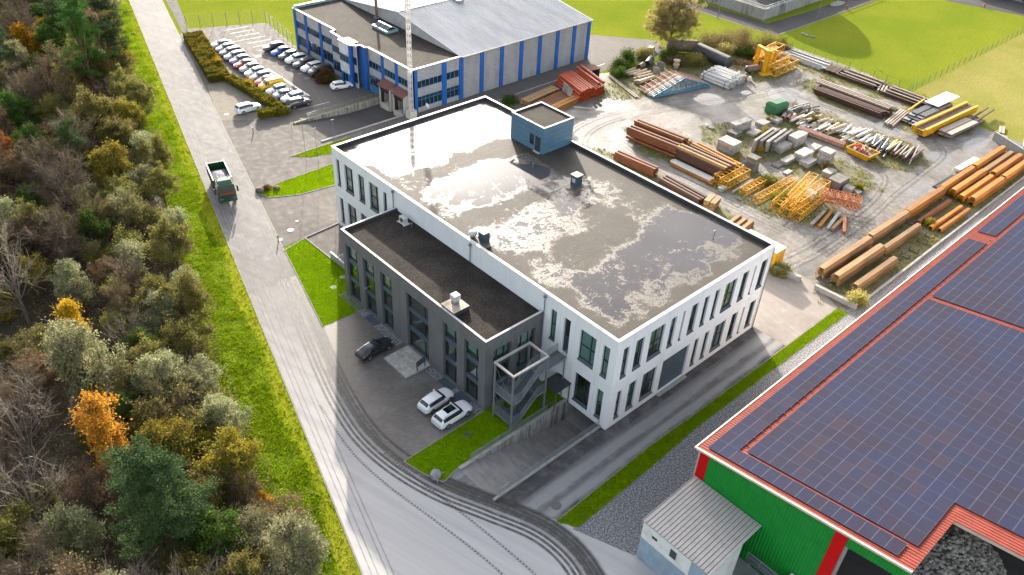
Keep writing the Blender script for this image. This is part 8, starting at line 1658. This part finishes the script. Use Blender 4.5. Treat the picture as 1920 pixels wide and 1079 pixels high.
# ---------------------------------------------------------------- far side of the site, fences, poles
t = thing('settling_basin', 'concrete basin with vertical joints and white railings at the top of the picture', 'basin', (134.5, 69.6, 0))
wb_ = MB()
for k in range(11): MB().box(-.0, .35, .36 + k * 3.2, .36 + k * 3.2 + 3.16, 0, 2.7 + (.0)).build('wall_panel', M['stained' if k % 3 == 1 else 'concrete'], t)
for k in range(16): MB().box(.0 + k * 3.2, k * 3.2 + 3.16, 0, .35, 0, 2.7).build('wall_panel', M['stained' if k % 4 == 2 else 'concrete'], t)
MB().box(.36, 51, .36, 36, 2.2, 2.3).build('basin_cover', M['far_road'], t)
for dz in (.0, .5):
    MB().box(.0, 51, -.06, .06, 3.0 + dz, 3.1 + dz).build('railing', M['white_tile'], t); MB().box(-.06, .06, .07, 36, 3.0 + dz, 3.1 + dz).build('railing', M['white_tile'], t)
for k in range(18): MB().box(k * 2.9, k * 2.9 + .1, .07, .15, 2.7, 3.6).build('railing_post', M['white_tile'], t)
for k in range(12): MB().box(.07, .15, .2 + k * 3, .3 + k * 3, 2.7, 3.6).build('railing_post', M['white_tile'], t)
t = thing('digester_tank', 'round domed digester tank beyond the concrete basin', 'tank', (160.5, 87.5, 0)); MB().lathe([(11, 0), (11, 9.0)], 48).build('shell', M['concrete'], t); MB().lathe([(11.1, 9.0), (9.5, 11.5), (6, 13.8), (2, 14.8), (.001, 14.9)], 48).build('dome', M['green_paint'], t, True)
for k, (x, y, lab) in enumerate([(126.0, 77.4, 'slim lamp post left of the concrete basin'), (145.6, 61.0, 'slim lamp post right of the concrete basin on the meadow edge')]):
    t = thing('lamp_post', lab, 'lamp post', (x, y, 0)); MB().tube((0, 0, 0), (0, 0, 9), .09, 8, .05).build('pole', M['galv'], t); MB().box(-.15, 1.0, -.12, .12, 9, 9.12).build('lamp_head', M['galv'], t, rot=(0, 0, 1.0 + k))
for k, (px_, py_, lab) in enumerate([(1588, 18, 'red hydrant by the perimeter road corner'), (1845, 14, 'red hydrant on the far meadow corner')]):
    t = thing('hydrant', lab, 'hydrant', (*G(px_, py_), 0)); MB().lathe([(.16, 0), (.16, .8), (.22, .85), (.2, 1.05), (.001, 1.15)], 10).build('barrel', M['red_paint'], t); MB().box(-.3, .3, -.07, .07, .6, .75).build('outlets', M['red_paint'], t)
t = thing('traffic_island', 'oval pale traffic island on the perimeter road', 'traffic island', (*G(1570, 8), 0)); MB().lathe([(1.0, 0), (1.0, .16), (.9, .2), (.001, .22)], 24).build('kerb_ring', M['kerb'], t).scale = (3.2, 1.3, 1)
MB().lathe([(.06, .2), (.06, 1.0), (.001, 1.02)], 8).build('bollard', M['white_tile'], t)
# rubbish heap, white bits on the meadow
for k, (px_, py_) in enumerate([(1505, 64), (1512, 67), (1523, 70), (1262, 144), (1326, 237), (1335, 242)]):
    x, y = G(px_, py_); tag(mesh_obj('pale_rubble', BOULDER, loc=(x, y, -.02), scale=(.8, .5, .35), rot=(0, 0, k)), 'flat pale rubble piece on the shaded meadow' if k < 3 else 'flat pale rubble piece lying loose in the yard', 'rubble', 'meadow rubble' if k < 3 else 'yard rubble')
# fence between meadow and dry field
f = thing('wire_fence', 'wire mesh fence with posts between green meadow and dry field', 'fence', (121, 24.2, 0))
n = 27
for k in range(n): MB().tube((k * 3.0, 0, 0), (k * 3.0, 0, 1.7), .045, 6).build('post', M['galv_dark'], f)
b = MB()
for z in (.1, .5, .9, 1.3, 1.65): b.tube((0, 0, z), (78, 0, z), .012, 3)
b.build('wire', M['galv_dark'], f)
f = thing('wire_fence', 'wire fence along the meadow behind the stored beams', 'fence', (122.4, 24.2, 0), math.radians(88))
for k in range(11): MB().tube((k * 3.0, 0, 0), (k * 3.0, 0, 1.5), .045, 6).build('post', M['galv_dark'], f)
b = MB()
for z in (.3, .8, 1.45): b.tube((0, 0, z), (30, 0, z), .012, 3)
b.build('wire', M['galv_dark'], f)
# ball-stop fence at the end of the car park
p0, p1, p2 = (17.4, 144.5), (33.6, 138.2), (30.9, 121.5)
for a, c, lab in ((p0, p1, 'tall thin mesh fence at the far end of the car park'), (p1, p2, 'tall thin mesh fence between car park and meadow corner')):
    d = Vector((c[0] - a[0], c[1] - a[1])); L = d.length; f = thing('mesh_fence', lab, 'fence', (*a, 0), math.atan2(d.y, d.x)); n = 6
    for k in range(n + 1): MB().tube((L * k / n, 0, 0), (L * k / n, 0, 3.0), .05, 6).build('post', M['galv'], f)
    b = MB()
    for k in range(9): b.tube((0, 0, .2 + k * .34), (L, 0, .2 + k * .34), .010, 3)
    for k in range(int(L / .8)): b.tube((k * .8, 0, .1), (k * .8, 0, 3.0), .008, 3)
    b.build('mesh', M['galv'], f)
# thin building-gauge poles on the entrance lanes
for k, (px_, py_, h) in enumerate([(575, 305, 8), (600, 335, 9), (632, 318, 9), (548, 248, 5)]):
    x, y = G(px_, py_); t = thing('gauge_pole', ('thin gauge pole on the entrance lane nearest the road', 'thin gauge pole on the grass island', 'thin gauge pole near the white building corner', 'thin gauge pole at the tip of the loading ramp wall')[k], 'pole', (x, y, 0)); MB().tube((0, 0, 0), (0, 0, h), .03, 6).build('pole', M['galv_dark'], t); MB().box(-.3, .3, -.02, .02, h - .1, h).build('top_slat', M['galv_dark'], t)
# delineator posts beside the road
for k, (px_, py_) in enumerate([(475, 250), (522, 452)]):
    x, y = G(px_, py_); t = thing('road_post', ('short grey post at the kerb by the entrance lane', 'short grey post at the kerb by the front lawn')[k], 'post', (x, y, 0)); MB().box(-.08, .08, -.05, .05, 0, .9).build('stem', M['steel_grey'], t); MB().box(-.085, .085, -.055, .055, .9, 1.0).build('cap', M['steel_dark'], t)
# buildings at the far right corner
t = thing('far_depot', 'grey depot yard building beyond the perimeter road', 'building', (216, 36, 0)); MB().box(-6, 40, -16, 20, 0, 5).build('wall', M['steel_grey'], t); MB().box(-6.3, 40.3, -16.3, 20.3, 5, 5.3).build('roof', M['shed_roof'], t)
for k in range(4): MB().box(-6.1, -6.01, -12 + k * 7, -8 + k * 7, .2, 3.6).build('gate', M['steel_dark'], t)
